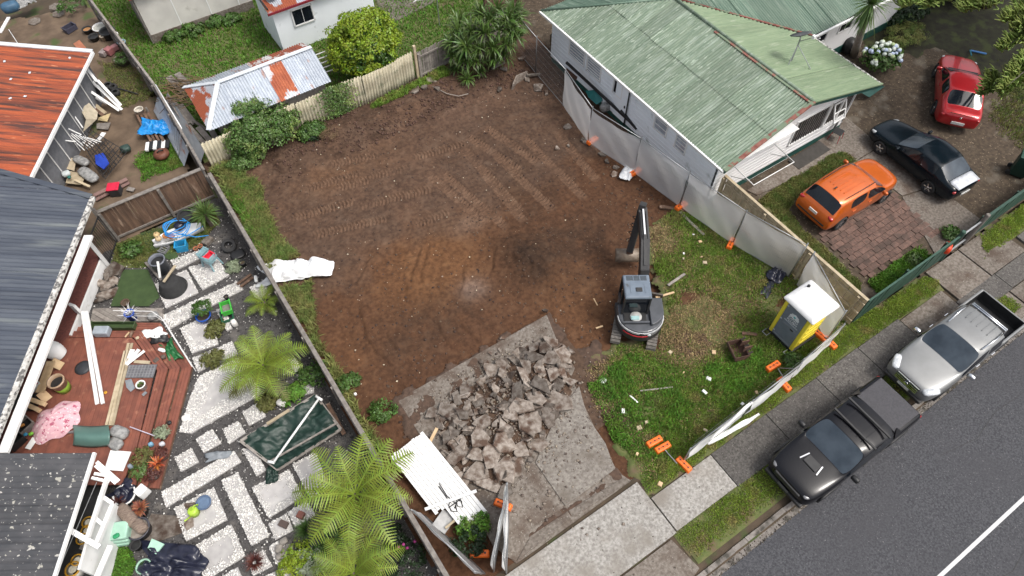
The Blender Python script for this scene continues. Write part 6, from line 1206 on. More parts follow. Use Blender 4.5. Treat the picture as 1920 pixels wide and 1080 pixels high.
# smaller plants
def tuft(name, label, p, n, L, w, el, m, seed, cat='plant', droop=1.0, z=0.0): o = ribbon_leaves(n, L, w, el, droop, seed).build(name, m, None, True, label=label, cat=cat); o.location = Vector(p)+Vector((0,0,z)); return o
tuft('garden_sedge', 'round dark green tufted grass plant in the garden', Z('L',1050,690), 220, .42, .014, (0,88), 'leaf_mid', 3); tuft('red_cordyline', 'dark red spiky plant standing on a garden slab', Z('L',705,910,.05), 120, .3, .03, (0,80), 'leaf_red', 4, z=.06)
for i, (x, y, s, m, lb) in enumerate(((1000,880,.5,'leaf_bush','bright green low plant at the bottom garden bed'),(960,960,.45,'leaf_bush','light green mound at the bottom edge of the garden'),(1140,870,.35,'leaf_mid','green clump beside the blue-grey groundcover'),(1080,930,.5,'leaf_pale','blue-grey groundcover mound in the garden bed'),(1200,760,.5,'leaf_mid','weedy plant beside the dark stepping stones'),(1650,760,.4,'leaf_dark','dark plant under the largest tree fern'),(1740,900,.6,'leaf_dark','dark weeds along the foot of the boundary fence'),(1560,960,.5,'leaf_dark','dark plant beside the lower tree fern'))):
    p = Z('L',x,y); bush('garden_plant', lb, (p.x,p.y,s*.35), (s,s,s*.45), 36, .12, 34, .065, m, 60+i, 'plant', trunk=False)
for i, (r, x, y, s, m, lb) in enumerate((('H',940,615,.32,'leaf_pale','silvery round plant beside the small black pot'),('H',300,520,.5,'leaf_mid','weeds in the grass by the iron gate'),('K',490,230,.42,'leaf_fern_old','pale green fern left of the tree fern'),('K',460,450,.42,'leaf_fern_old','pale fern at the edge of the white gravel'),('K',850,760,.35,'leaf_fern_old','low fern in front of the tree fern trunk'),('K',1050,700,.5,'grass_rich','bright moss mound beside the tree fern trunk'),('K',1190,560,.6,'leaf_mid','weeds between the slabs and boundary fence'),('M',60,680,.5,'leaf_mid','green weeds poking over the fence onto the soil'),('K',1440,620,.45,'leaf_mid','arum lily plant growing on the lot side of the fence'),('N',620,700,.55,'grass_rich','green weeds beside the collapsed garage door'),('N',600,790,.6,'leaf_dark','dark weeds by the gate weight'),('F',960,740,.35,'leaf_vine','leafy weed behind the green street fence'),('A',440,60,.9,'leaf_mid','leafy green shrub in the top left yard'),('B',530,200,.6,'leaf_mid','broad leafed plants along the white garage wall'),('B',420,240,.55,'leaf_mid','leafy plants at the corner of the white garage'),('B',680,150,.5,'leaf_mid','leafy plants halfway along the white garage'),('B',770,130,.45,'leaf_mid','leafy plants near the blue shed'),('Q',600,860,.4,'leaf_mid','weeds on the lawn below the toilet'),('F',1170,590,.4,'leaf_mid','weeds at the driveway edge by the green fence'))):
    p = Z(r,x,y); bush('weedy_plant', lb, (p.x,p.y,s*.3), (s,s*.8,s*.5), 34, .14, 32, .09 if r != 'B' else .16, m, 90+i, 'plant', trunk=False)
p = Z('K',1490,690,.4); blob(None, 'lily_flower', p, (.1,.1,.12), 'white_paint'); tag(bpy.data.objects['lily_flower'], 'white arum lily flower by the boundary fence', 'flower')
for i, (x, y) in enumerate(((1660,805),(1695,785),(1720,810),(1770,765))): blob(None, 'pink_flower', Z('L',x,y,.4), (.09,.09,.06), paint(.4,.04,.22)); tag(bpy.data.objects['pink_flower' if i == 0 else 'pink_flower.%03d' % i], 'small pink flower near the boundary fence', 'flower', 'pink flowers')
# ---------------------------------------------------------------- left garden: slabs, pebbles, deck
def boards(par, poly, ang, w, z0, z1, m, name='board', gap=.008, jit=.004):
    ca, sa = math.cos(ang), math.sin(ang); q = [(p[0]*ca+p[1]*sa, -p[0]*sa+p[1]*ca) for p in poly]; v0, v1 = min(p[1] for p in q), max(p[1] for p in q); n = max(1, int((v1-v0)/w))
    def xr(v):
        hs = []
        for i in range(len(q)):
            a, b = q[i-1], q[i]
            if min(a[1],b[1])-1e-7 <= v <= max(a[1],b[1])+1e-7 and abs(a[1]-b[1]) > 1e-7: hs.append(a[0]+(b[0]-a[0])*(v-a[1])/(b[1]-a[1]))
        return (min(hs), max(hs)) if len(hs) > 1 else None
    for i in range(n):
        a, b = v0+(v1-v0)*i/n+gap/2, v0+(v1-v0)*(i+1)/n-gap/2; A, B = xr(a), xr(b)
        if not A or not B: continue
        P_ = [(A[0],a),(A[1],a),(B[1],b),(B[0],b)]; MB().prism([(x*ca-y*sa, x*sa+y*ca) for x, y in P_], z0, z1+random.uniform(-jit,jit)).build(name, m, par)
SL = [('L',[(80,435),(565,160),(612,235),(110,540)],.5),('L',[(165,545),(430,405),(520,620),(245,765)],.22),('L',[(480,360),(590,305),(800,725),(680,795)],.6),('L',[(680,405),(930,285),(1025,465),(795,610)],.24),('L',[(285,805),(545,650),(640,860),(370,1030)],.28),('L',[(165,205),(280,140),(330,235),(210,300)],1),('L',[(310,80),(420,15),(480,110),(360,175)],1),('L',[(490,20),(590,-40),(640,40),(530,115)],1),('L',[(620,150),(700,140),(780,290),(715,330)],.8),('L',[(950,250),(1110,170),(1190,390),(1075,480)],.12),('L',[(790,650),(915,575),(960,690),(840,755)],.1),('L',[(920,570),(1050,495),(1110,590),(975,670)],.14),('L',[(795,800),(900,740),(960,870),(850,925)],.12),('L',[(650,880),(760,820),(820,930),(690,995)],.3),('L',[(770,1000),(920,920),(960,1010),(800,1070)],.25),('L',[(480,1000),(590,935),(620,1010),(520,1060)],.4),
 ('K',[(220,215),(440,110),(500,330),(310,395)],.3),('K',[(310,430),(600,310),(640,400),(350,530)],.5),('K',[(90,150),(380,-10),(510,10),(145,220)],.3),('K',[(360,560),(640,430),(800,650),(790,700),(430,900),(300,975),(215,965),(290,730)],.42),('K',[(670,820),(780,755),(845,850),(720,920)],1),('K',[(480,80),(540,60),(600,210),(560,235)],.15),('K',[(1010,440),(1060,430),(1130,600),(1090,620)],.2),('K',[(1085,630),(1190,610),(1190,680),(1110,700)],.4),
 ('H',[(440,720),(640,625),(715,770),(510,870)],.06),('H',[(650,615),(840,560),(910,660),(740,755)],.4),('H',[(535,570),(720,500),(740,545),(580,625)],.25),('H',[(480,920),(960,700),(1000,750),(530,1000)],.3),('H',[(1040,740),(1130,690),(1170,790),(1080,810)],.3),('H',[(850,900),(890,890),(930,1000),(890,1010)],.1)]
sg = thing('garden_paving', None, None, (-3, 11, 0), world=True); tag(sg, kind='structure'); pts = []; rp_ = np.random.default_rng(8)
for (r, P_, e) in SL:
    W_ = [Z(r, x, y, .04) for x, y in P_]; MB().prism([(p.x,p.y) for p in W_], -.1, .045+random.uniform(-.01,.01)).build('paving_slab', 'slab', sg, bevel=.015)
    xs_ = [p.x for p in W_]; ys_ = [p.y for p in W_]; area = (max(xs_)-min(xs_))*(max(ys_)-min(ys_)); n = int(area*750)
    q = np.column_stack([rp_.uniform(min(xs_)-.05,max(xs_)+.05,n), rp_.uniform(min(ys_)-.05,max(ys_)+.05,n)]); ins = inside(q[:,0], q[:,1], [(p.x,p.y) for p in W_]); d = np.full(n, 9.0)
    for i in range(len(W_)):
        a, b = W_[i-1], W_[i]; dx, dy = b.x-a.x, b.y-a.y; L2 = dx*dx+dy*dy; t = np.clip(((q[:,0]-a.x)*dx+(q[:,1]-a.y)*dy)/L2, 0, 1); d = np.minimum(d, np.hypot(q[:,0]-a.x-t*dx, q[:,1]-a.y-t*dy))
    wdt = e*.95*(.5+1.1*fbm(q[:,0], q[:,1], 1.3, 3, 66)); k = ins & (rp_.random(n) < np.clip((wdt-d)/.1+.5, .015, .97)) & (d < 3); q = q[k]; pts.append(np.column_stack([q, np.full(len(q), .055)]))
q = np.vstack(pts); rocks('white_pebbles', q, .022+.016*rp_.random(len(q)), 'pebble', 'white pebbles strewn over the garden paving slabs', 'pebbles', seed=4, flat=.55)
n = 5200; q = np.column_stack([rp_.uniform(-9,.4,n), rp_.uniform(3,22,n), np.full(n,.0)]); k = inside(q[:,0], q[:,1], GARDEN) & (rp_.random(n) < np.clip(fbm(q[:,0], q[:,1], .9, 3, 12)*3-1.0, .05, 1)); q = q[k]; rocks('loose_pebbles', q, .018+.02*rp_.random(len(q)), 'pebble', 'loose white pebbles scattered over the dark scoria', 'pebbles', seed=5)
n = 9000; q = np.column_stack([rp_.uniform(-9,.4,n), rp_.uniform(3,22,n), np.full(n,.0)]); q = q[inside(q[:,0], q[:,1], GARDEN)]; rocks('scoria_stones', q, .02+.03*rp_.random(len(q))**2, mat('scoria_stone', (.045,.042,.042), (.08,.075,.072), 6, .95, isl=.5), 'dark scoria stones between the garden slabs', 'gravel', seed=6)
DZ = .42
dk = thing('deck', 'red stained timber deck with stepped edges beside the garden', 'deck', (-6.5,15,0), world=True)
I_ = lambda x, y, z=DZ: Z('I', x, y, z)
inner = [I_(480,205), I_(960,205), I_(1130,445), I_(985,1010), Z('J',900,420,DZ), Z('J',300,420,DZ), I_(60,1000), I_(250,500)]
boards(dk, [(p.x,p.y) for p in inner[:5]+inner[5:]], math.atan2(DG.y,DG.x), .145, DZ-.06, DZ, 'deck', 'deck_board', gap=.005, jit=.002)
ip = [I_(480,200), I_(962,200), I_(1136,443), I_(990,1010), Z('J',905,420,DZ)]; op = [I_(600,96,.15), I_(1160,96,.15), I_(1388,412,.15), I_(1228,1010,.15), Z('J',1150,445,.15)]
for k in range(9):
    z1 = DZ-.01 if k < 3 else (.28 if k < 6 else .15)
    for s in range(4):
        a0, a1, b0, b1 = ip[s].lerp(op[s], (k+.04)/9), ip[s+1].lerp(op[s+1], (k+.04)/9), ip[s].lerp(op[s], (k+.96)/9), ip[s+1].lerp(op[s+1], (k+.96)/9)
        MB().prism([(p.x,p.y) for p in (a0,a1,b1,b0)], z1-.05, z1+random.uniform(-.003,.003)).build('step_board', 'deck', dk)
MB().prism([(p.x,p.y) for p in (op[1],op[2],op[3],op[4],inner[4],inner[2],inner[1])], .0, .09).build('deck_frame', 'wood_brown', dk)
wk = [Z('G',560,450,DZ), Z('G',722,640,DZ), Z('G',540,1080,DZ), I_(500,185), I_(60,1000), Z('G',250,1080,DZ)]
MB().prism([(p.x,p.y) for p in (wk[0],wk[1],I_(500,185),I_(30,1080),Z('I',-160,1080,DZ),Z('G',380,560,DZ))], .1, DZ-.012).build('side_walkway', 'deck_felt', dk)
fa, fb = Z('G',722,640,DZ), I_(500,190); MB().beam(Vector((fa.x,fa.y,DZ/2+.02))+DR*.06, Vector((fb.x,fb.y,DZ/2+.02))+DR*.06, .08, DZ+.05).build('white_side_board', 'white_paint', dk)
lm = I_(600,20,DZ); MB().box((lm.x-.1,lm.y,.62),(.26,.1,.8),R(-55)).build('end_screen', 'white_paint', label='white end wall panel where the walkway meets the deck', cat='panel')
# grey timber landing above the deck
ld = thing('timber_landing', 'grey weathered timber landing between turf mat and deck', 'landing', Z('H',250,920), world=True)
boards(ld, [(p.x,p.y) for p in (Z('H',50,870,.12),Z('H',490,870,.12),Z('H',490,950,.12),Z('H',30,960,.12))], R(-62), .15, .0, .13, 'wood_grey', 'landing_board')
# white wire balustrade
wb = thing('wire_balustrade', 'thin white wire balustrade along the deck corner', 'balustrade', I_(1160,96), world=True)
bl_ = [Z('H',175,885,.75), Z('H',420,890,.75), Z('H',480,930,.8), Z('I',1390,415,.5)]
MB().tube(bl_, .014).build('rail', 'white_paint', wb); MB().tube([p-Vector((0,0,.35)) for p in bl_], .01).build('rail', 'white_paint', wb)
for i in range(9): p = bl_[2].lerp(bl_[3], i/9); MB().tube([p, p-Vector((0,0,.55))], .007, 4).build('baluster', 'white_paint', wb)
# ---------------------------------------------------------------- helpers for yard things
def pot(name, label, p, r, h, m, cat='pot', tp=.75, soil='earth', rim=True, rot=None, plant=None, wall=.03):
    t = thing(name, label, cat, p, 0, rot=rot)
    MB().lathe([(.001,0),(r*tp,0),(r*.98,h*.9),(r*1.06 if rim else r,h*.9),(r*1.06 if rim else r,h),(r-wall,h),(r-wall*1.2,h*.72)], 20, None, False).build('body', m, t, True)
    if soil: MB().lathe([(.001,h*.74),(r-wall*1.1,h*.72)], 16, None, False).build('contents', soil, t)
    if plant: ribbon_leaves(*plant[0]).build('plant', plant[1], t, True).location = (0,0,h*.75)
    return t
def crate(name, label, p, sz, m, rz=0, cat='crate', inside_m='black', wall=.025, tp=1.0, rim=True, rot=None):
    t = thing(name, label, cat, p, rz, rot=rot); w_, d_, h_ = sz
    for s in (-1,1): MB().box((s*(w_/2-wall/2),0,h_/2),(wall,d_,h_)).build('side', m, t); MB().box((0,s*(d_/2-wall/2),h_/2),(w_-2*wall,wall,h_)).build('end', m, t)
    MB().box((0,0,.02),(w_-2*wall,d_-2*wall,.03)).build('base', inside_m, t)
    if rim:
        for s in (-1,1): MB().box((s*w_/2,0,h_),(.04,d_+.06,.03)).build('rim', m, t, bevel=.008)
    return t
def lump(name, label, p, sz, m, cat, rot=(0,0,0)): o = _blob(None, name, p, sz, m, rot); return tag(o, label, cat)
def plank(label, a, b, w, m, h=.04, name='plank', cat='plank'): return MB().beam(a, b, w, h).build(name, m, label=label, cat=cat)
def sheet(name, label, P_, m, cat, th=.02): return MB().add(P_, [tuple(range(len(P_)))]).build(name, m, label=label, cat=cat, solid=th)
tw = I_; Zp = Vector((0,0,1))
# deck things
bp_ = thing('ribbed_planter', 'tilted white ribbed planter with a grey book on top', 'planter', I_(445,330), 0, rot=(R(-18),R(-20),0))
MB().lathe([(.001,0),(.24,0)]+[(.24+.07*math.sin(PI*k/12)+(.012 if k % 2 else 0), .02+.05*k) for k in range(12)]+[(.2,.6),(.17,.58)], 22, None, False).build('body', 'white_paint', bp_, True); MB().box((-.05,.02,.63),(.36,.16,.04),.5).build('book', paint(.42,.46,.48), bp_)
be = thing('wooden_bench', 'tan slatted wooden shelf unit lying on the deck', 'shelf', I_(340,480), world=True)
a, b = I_(370,375,.75), I_(290,600,.75); sd = (b-a).cross(Zp).normalized()*-.14
for k in (-1,0,1): MB().beam(a+sd*k*.7, b+sd*k*.7, .1, .03).build('slat', 'wood_raw', be)
MB().beam(a+Vector((0,0,-.02)), I_(450,415,.46), .3, .03).build('end_board', 'wood_raw', be); MB().beam(b, I_(350,655,.46), .3, .03).build('end_board', 'wood_raw', be)
crate('clear_tub', 'translucent tub with red contents on the wooden shelf', I_(258,560,.6), (.34,.3,.2), paint(.6,.62,.63,.3), .3, 'tub', paint(.5,.02,.03))
crate('black_crate', 'black crate holding two wooden blocks', I_(215,690), (.6,.5,.3), 'black', R(-30)); plank('upper of two raw timber blocks in the black crate', I_(215,650,.75), I_(330,690,.75), .14, 'wood_raw', .1, 'timber_block', 'block'); plank('lower of two raw timber blocks in the black crate', I_(195,690,.75), I_(290,735,.75), .14, 'wood_raw', .1, 'timber_block', 'block')
gp_ = pot('glazed_pot', 'large pot with brown rim and green glazed base on the deck', I_(470,575), .27, .62, mat('glaze', (.42,.30,.2), (.36,.25,.17), 4, .4), 'pot', .8, 'black'); MB().lathe([(.001,.0),(.222,.0),(.245,.3),(.228,.31)], 20, None, False).build('green_base', paint(.22,.36,.04,.3), gp_, True)
MB().lathe([(.001,0),(.27,0),(.28,.04),(.18,.06),(.05,.1),(.001,.1)], 22, None, False).build('black_disc', paint(.035,.038,.045), None, True, label='round black lid lying in the middle of the deck', cat='lid').location = I_(603,425)
plank('left of two long white boards lying across the deck', I_(598,15,.62), I_(705,685,.46), .13, 'white_paint'); plank('right of two long white boards lying across the deck', I_(625,15,.66), I_(745,682,.48), .12, 'white_paint', .05)
for i, (x0, x1, lb) in enumerate(((905,770,'leftmost of three long raw timbers on the deck'),(930,795,'middle one of three long raw timbers on the deck'),(955,815,'rightmost of three long raw timbers on the deck'))): plank(lb, I_(x0,300 if i == 0 else 245,.47), I_(x1,840,.47), .09, 'wood_pale')
for i, lb in enumerate(('bottom sheet of the fanned white boards','middle sheet of the fanned white boards','top sheet of the fanned white boards')): a = I_(915,400,.48+.01*i); b = I_((960,1005,1045)[i],(290,290,300)[i],.49+.012*i); plank(lb, a, b, .17-.03*i, 'white_paint', .012, 'white_board', 'board')
plank('pale board beside the grey rubber mat', I_(970,378,.47), I_(1085,385,.47), .12, 'wood_pale', .02); mt = thing('rubber_mat', 'grey perforated rubber mat on the deck', 'mat', I_(1022,450), R(-33)); MB().box((0,0,.02),(1.0,.52,.025)).build('base', paint(.14,.14,.15), mt)
for i in range(9): MB().box((-.44+i*.11,0,.036),(.03,.48,.02)).build('rib', paint(.22,.22,.23), mt)
for i in range(5): MB().box((0,-.2+i*.1,.034),(.96,.02,.018)).build('rib', paint(.22,.22,.23), mt)
sheet('grey_tile', 'bent grey tile beside the white plant pot on deck', [I_(905,515,.46),I_(950,503,.5),I_(978,570,.46),I_(945,597,.46),I_(915,565,.47)], 'tile_grey', 'tile'); pot('white_pot', 'white pot with a small succulent on the deck', I_(1042,570), .16, .3, 'white_paint', plant=((14,.14,.05,(20,80),.5,4),'leaf_mid')); MB().box(I_(1045,610,.46),(.16,.1,.05),.4).build('grey_block', 'tile_grey', label='small grey block by the white plant pot', cat='block', bevel=.01)
MB().lathe([(.02,0),(.05,0),(.055,.03),(.025,.035)], 14, None, False).build('yellow_ring', paint(.75,.4,.03), None, True, label='small yellow ring on the deck by the white boards', cat='ring').location = I_(765,603)
mat('floral', (.66,.40,.44), (.58,.34,.39), 4, .8, .3, 20, c=(.36,.08,.14), csc=7, cth=.56, cw=.04, d=(.72,.6,.6), dsc=14, dth=.6)
um = thing('floral_parasol', 'collapsed pink floral parasol lying on the deck', 'parasol', I_(415,815), R(12))
def ufn(u, v):
    a = 2*PI*u; r = .82*v*(1+.06*math.sin(a*4)+.05*math.sin(a*7+1)); return Vector((r*math.cos(a), r*.8*math.sin(a), .38*(1-v*v)+.03*math.sin(a*8)*v+.05))
MB().grid(ufn, 48, 10).build('canopy', 'floral', um, True)
for i in range(5): MB().tube([(-.1,-.5,.08),(.35+.1*i,-.95-.03*i,.04)], .008, 4).build('rib', 'galv', um)
MB().grid(lambda u, v: I_(525+260*u+10*math.sin(v*3),835+150*v+12*math.sin(u*3),.5+.3*math.sin(PI*v)), 16, 12).build('curved_plastic_board', mat('panel_green', (.1,.19,.165), (.085,.165,.145), 3, .45), None, True, label='curved grey-green plastic panel on the deck', cat='panel', solid=.02)
lump('cement_bag', 'upper grey plastic sack slumped on the deck', I_(865,890,.58), (.62,.42,.3), mat('sack', (.32,.32,.31), (.16,.16,.16), 9, .5, .6, 20), 'sack', (0,.1,-.9)); lump('cement_bag', 'lower grey plastic sack against the green panel', I_(835,970,.5), (.55,.42,.2), 'sack', 'sack', (0,0,-1.2))
sheet('white_board', 'square white board lying at the deck end', [Z('J',800,170,.48),Z('J',950,182,.47),Z('J',890,322,.47),Z('J',755,312,.48)], 'white_paint', 'board', .015); plank('broom handle lying on the right side of the deck', I_(940,850,.5), I_(1125,918,.5), .03, paint(.55,.5,.6), .03, 'broom_handle', 'pole')
MB().box(I_(738,160,.58),(.55,.34,.3),R(-33)).build('cool_box', paint(.32,.36,.4), label='grey cool box at the top of the deck', cat='cool box', bevel=.05); crate('planter_trough', 'long green planter trough along the top of the deck', I_(830,130,.3), (1.6,.26,.2), paint(.05,.08,.03), R(-33.7), 'planter', 'turf')
plank('short brown plank leaning at the top deck step', I_(940,200,.46), I_(960,155,.5), .1, 'wood_brown', .03); plank('small offcut on the top deck step', I_(905,200,.46), I_(935,165,.5), .06, 'wood_raw', .02)
crumple(I_(1120,175,.3), (.75,.4), .14, 21, 'white_paint', 'white cloth with lobed edges on the deck corner', 'white_cloth', 'cloth', -.5, 14, 10, .5); crumple(I_(1150,220,.25), (.7,.36), .16, 22, 'black', 'black cloth heap on the deck corner', 'black_cloth', 'cloth', -.5, 14, 10, .4); crumple(I_(1245,310,.2), (.95,.42), .2, 23, mat('bag_green', (.015,.13,.035), (.01,.09,.025), 4, .4, .3, 20), 'green bag draped on the deck steps', 'green_bag', 'bag', R(-85), 16, 12, .4)
lump('polystyrene_block', 'white block on the deck steps', I_(1170,295,.32), (.3,.14,.1), 'white_paint', 'block', (0,0,-.9)); lump('coir_ball', 'brown round ball on the deck steps', I_(1182,345,.34), (.16,.16,.15), 'bark', 'ball'); MB().box(I_(1132,370,.38),(.2,.16,.12),.4).build('grey_radio', 'steel_dark', label='small grey machine on the deck steps', cat='radio', bevel=.02); lump('cream_disc', 'cream lid near the top deck step', I_(993,206,.46), (.13,.13,.02), 'wood_pale', 'lid')
for i, (r, x, y, m, s, lb) in enumerate((('I',1175,905,'leaf_pale',.26,'potted grey-green succulent at the deck edge'),('J',1040,230,'leaf_fern_old',.36,'olive feathery plant in the deck planter'),('J',1030,330,'leaf_yucca',.32,'yellow-green plant at the lower end of the deck planter'),('J',1170,210,'leaf_red',.22,'dark red plant at the deck edge'),('J',1110,350,'leaf_red',.24,'brown-red plant near the bottom deck corner'))):
    p = Z(r,x,y,.3); t = bush('deck_plant', lb, (p.x,p.y,.42), (s,s,s*.7), 26, .1, 34, .055, m, 130+i, 'plant', trunk=False); MB().lathe([(.001,.12),(.13,.12),(.17,.38),(.14,.38)], 14, Matrix.Translation((p.x,p.y,0)), False).build('pot', paint(.12,.1,.09), t, True)
tuft('bromeliad', 'orange-red bromeliad in the deck planter', Z('J',1140,270,.45), 30, .3, .05, (10,70), mat('bromeliad', (.5,.09,.03), (.4,.16,.04), 12, .4, isl=.3), 6); lump('blue_ornament', 'small blue ornament among the deck plants', I_(1092,978,.42), (.16,.14,.2), paint(.2,.4,.55), 'ornament'); lump('white_ornament', 'small white ornament among the deck plants', I_(1172,975,.4), (.18,.14,.18), paint(.6,.6,.65), 'ornament'); lump('garden_gnome', 'blue capped garden figure beside the white board', Z('J',945,290,.55), (.14,.14,.28), paint(.25,.3,.35), 'ornament'); lump('black_cup', 'black cup on the deck edge boards', I_(1225,820,.22), (.14,.14,.1), 'black', 'cup')
lump('deck_stone', 'white round stone in the gravel beside the deck', I_(1345,785,.05), (.3,.26,.12), 'pebble', 'stone')
# left strip of things under the eave by the parasol
crate('toy_box', 'open tray of coloured toys by the house wall', I_(190,850), (.5,.5,.25), 'wood_grey', .4, 'tray', 'black'); lump('green_toy', 'green toy in the tray by the wall', I_(225,900,.6), (.14,.1,.1), paint(.2,.5,.05), 'toy'); lump('orange_toy', 'orange toy in the tray by the wall', I_(160,840,.62), (.16,.1,.08), paint(.6,.25,.05), 'toy'); lump('blue_toy', 'blue toy in the tray by the wall', I_(185,905,.62), (.12,.1,.1), paint(.05,.3,.5), 'toy'); crate('dark_crate', 'dark crate at the roof edge below the toys', I_(130,965), (.5,.4,.3), 'black', .4); plank('white board with black prongs beside the parasol', I_(200,1010,.5), I_(255,930,.5), .2, 'white_paint', .02)
# ---------------------------------------------------------------- upper garden things
sheet('turf_mat', 'square green turf mat in the upper garden', [Z('H',240,628,.03),Z('H',395,625,.03),Z('H',470,800,.03),Z('H',400,858,.03),Z('H',160,858,.03),Z('H',200,740,.03)], 'turf', 'mat'); sheet('turf_mat', 'long turf mat under the white bath', [Z('H',350,395,.03),Z('H',480,370,.03),Z('H',600,560,.03),Z('H',530,565,.03),Z('H',390,480,.03)], 'turf', 'mat')
bt = thing('white_bath', 'white boat-shaped bath holding pumpkins and black planters', 'bath', Z('H',580,420), world=True)
A_, B_ = Z('H',425,455,.35), Z('H',735,345,.35); dB = (B_-A_).normalized(); nB = dB.cross(Zp)
def bath(u, v): a = u; w_ = .34*math.sin(PI*min(.97,max(.06,a)))**.5; c = A_.lerp(B_, a); t = (v-.5)*2; return c+nB*w_*t+Vector((0,0,-.33*(1-abs(t)**3)+.05*a))
MB().grid(bath, 24, 12).build('tub', paint(.72,.73,.74,.3,.05), bt, True, solid=.03)
for i, (x, y, c, lb) in enumerate(((450,405,(.55,.4,.2),'pale upper pumpkin in the white bath'),(462,430,(.5,.38,.22),'pale lower pumpkin in the white bath'),(508,412,(.6,.24,.08),'orange pumpkin in the white bath'),(545,415,(.5,.2,.12),'small reddish pumpkin in the white bath'))):
    M = MB(); pr = [(.001,-.09)]+[(.13*math.cos(R(-60+20*k)),.1*math.sin(R(-60+20*k))) for k in range(7)]+[(.001,.07)]; M.lathe(pr, 16, None, False); M.v = [(p[0]*(1+.05*math.cos(8*math.atan2(p[1],p[0]))),p[1]*(1+.05*math.cos(8*math.atan2(p[1],p[0]))),p[2]) for p in M.v]; t = thing('pumpkin', lb, 'pumpkin', Z('H',x,y,.42), i); M.build('fruit', paint(*c,.6), t, True); MB().tube([(0,0,.06),(.02,0,.12)], .015, 5).build('stalk', 'bark', t)
pot('black_planter', 'tilted black planter behind the blue hose', Z('H',655,310,.35), .3, .42, 'rubber', rot=(R(14),R(-10),0), soil='black'); lump('black_bag', 'black plastic bundle in the white bath', Z('H',600,345,.42), (.5,.36,.3), 'tarp_navy', 'bag', (0,0,.4))
ho = thing('garden_hose', 'coiled bright blue garden hose over the white bath', 'hose', Z('H',600,360,.5), world=True)
for k in range(4): c = Z('H',560+8*k,345+8*k,.55+.03*k); MB().tube([c+Vector(((.42+.03*k)*math.cos(a),(.36+.02*k)*math.sin(a),.06*math.sin(3*a+k))) for a in [2*PI*j/20 for j in range(21)]], .02, 6).build('coil', 'tarp_blue', ho, True)
MB().tube([Z('H',560,390,.6),Z('H',640,415,.5),Z('H',745,350,.5)], .02, 6).build('loose_length', 'tarp_blue', ho, True); MB().tube([Z('H',600,400,.55),Z('H',700,420,.4),Z('H',780,410,.3)], .02, 6).build('loose_length', 'tarp_blue', ho, True)
crate('blue_bin', 'bright blue open bin beside the white bath', Z('H',620,495), (.42,.34,.36), paint(.03,.33,.62,.4), R(-20), 'bin', 'black'); gc = crate('grey_basket', 'grey slotted basket beside the blue bin', Z('H',505,508), (.36,.3,.15), paint(.2,.2,.21), .6, 'basket'); 
for i in range(3): MB().box((-.1+i*.1,0,.14),(.03,.26,.02)).build('slat', paint(.25,.25,.26), gc)
cs = thing('compost_stack', 'stack of round black compost rings on a garden slab', 'compost bin', Z('H',560,745))
MB().lathe([(.001,0),(.5,0),(.52,.12),(.46,.16),(.44,.3),(.38,.34),(.36,.5),(.3,.52),(.001,.5)], 24, None, False).build('rings', 'rubber', cs, True); MB().lathe([(.001,.0),(.12,.0),(.12,.06),(.001,.07)], 12, Matrix.Translation((.2,-.25,.14)), False).build('teal_lid', paint(.01,.16,.16), cs, True)
MB().lathe([(.52,.02),(.55,.05),(.52,.08)], 24, None, False).build('lower_ring', 'black', cs, True)
pot('grey_drum', 'open grey drum standing by the compost rings', Z('H',490,620,.3), .3, .6, paint(.16,.17,.2,.5), 'drum', .95, 'black')
plank('leftmost white plank leaning on the grey drum', Z('H',380,580,.1), Z('H',480,690,.6), .09, 'wood_grey'); plank('white plank standing inside the grey drum', Z('H',458,575,1.1), Z('H',475,690,.5), .08, 'white_paint'); plank('white plank leaning right of the grey drum', Z('H',570,600,.75), Z('H',495,705,.7), .09, 'wood_pale')
def plastic_chair(label, p, rz, m, n=3):
    t = thing('plastic_chair', label, 'chair', p, rz)
    for k in range(n):
        z = .08*k; MB().grid(lambda u, v: Vector(((u-.5)*.46,(v-.5)*.44,.4+z+.02*math.sin(PI*u))), 6, 6).build('seat', m, t, True, solid=.02)
        MB().grid(lambda u, v: Vector((.27*math.sin((u-.5)*3.0),.2+.12*math.cos((u-.5)*3.0)-.1+.08*v,.42+z+.38*v*math.cos((u-.5)*1.6))), 10, 6).build('backrest', m, t, True, solid=.02)
        for s in (-1,1): MB().tube([(s*.27,-.2,.6+z),(s*.28,.2,.62+z)], .025, 6).build('armrest', m, t, True)
    for sx in (-1,1):
        for sy in (-1,1): MB().beam((sx*.22,sy*.2,.4),(sx*.27,sy*.25,0),.05).build('leg', m, t)
    return t
pcm = mat('chair_blue', (.26,.42,.46), (.22,.37,.41), 4, .45); plastic_chair('stacked pale blue plastic chairs holding a red tub', Z('H',810,600), R(120), pcm); crate('red_tub', 'red tub sitting on the stacked blue chairs', Z('H',790,550,.62), (.34,.26,.16), paint(.72,.03,.06,.4), R(25), 'tub', paint(.6,.02,.05))
for i, (x, y, lb) in enumerate(((705,505,'left terracotta pot beside the stacked chairs'),(735,490,'right terracotta pot beside the stacked chairs'))): pot('terracotta_pot', lb, Z('H',x,y), .1, .16, paint(.34,.12,.06,.8))
crate('pale_tray', 'pale blue tray beside the terracotta pots', Z('H',745,520), (.4,.25,.1), pcm, .5, 'tray', pcm); MB().box(Z('H',775,445,.1),(.42,.3,.18),.5).build('concrete_block', 'concrete_dirty', label='pale concrete block above the stacked chairs', cat='block', bevel=.02)
def tyre(label, p, r=.3, rot=None): return MB().lathe([(r*.55,.02),(r*.9,.0),(r,.06),(r,.14),(r*.9,.2),(r*.55,.18)], 22, None, False).build('tyre', 'rubber', None, True, label=label, cat='tyre')
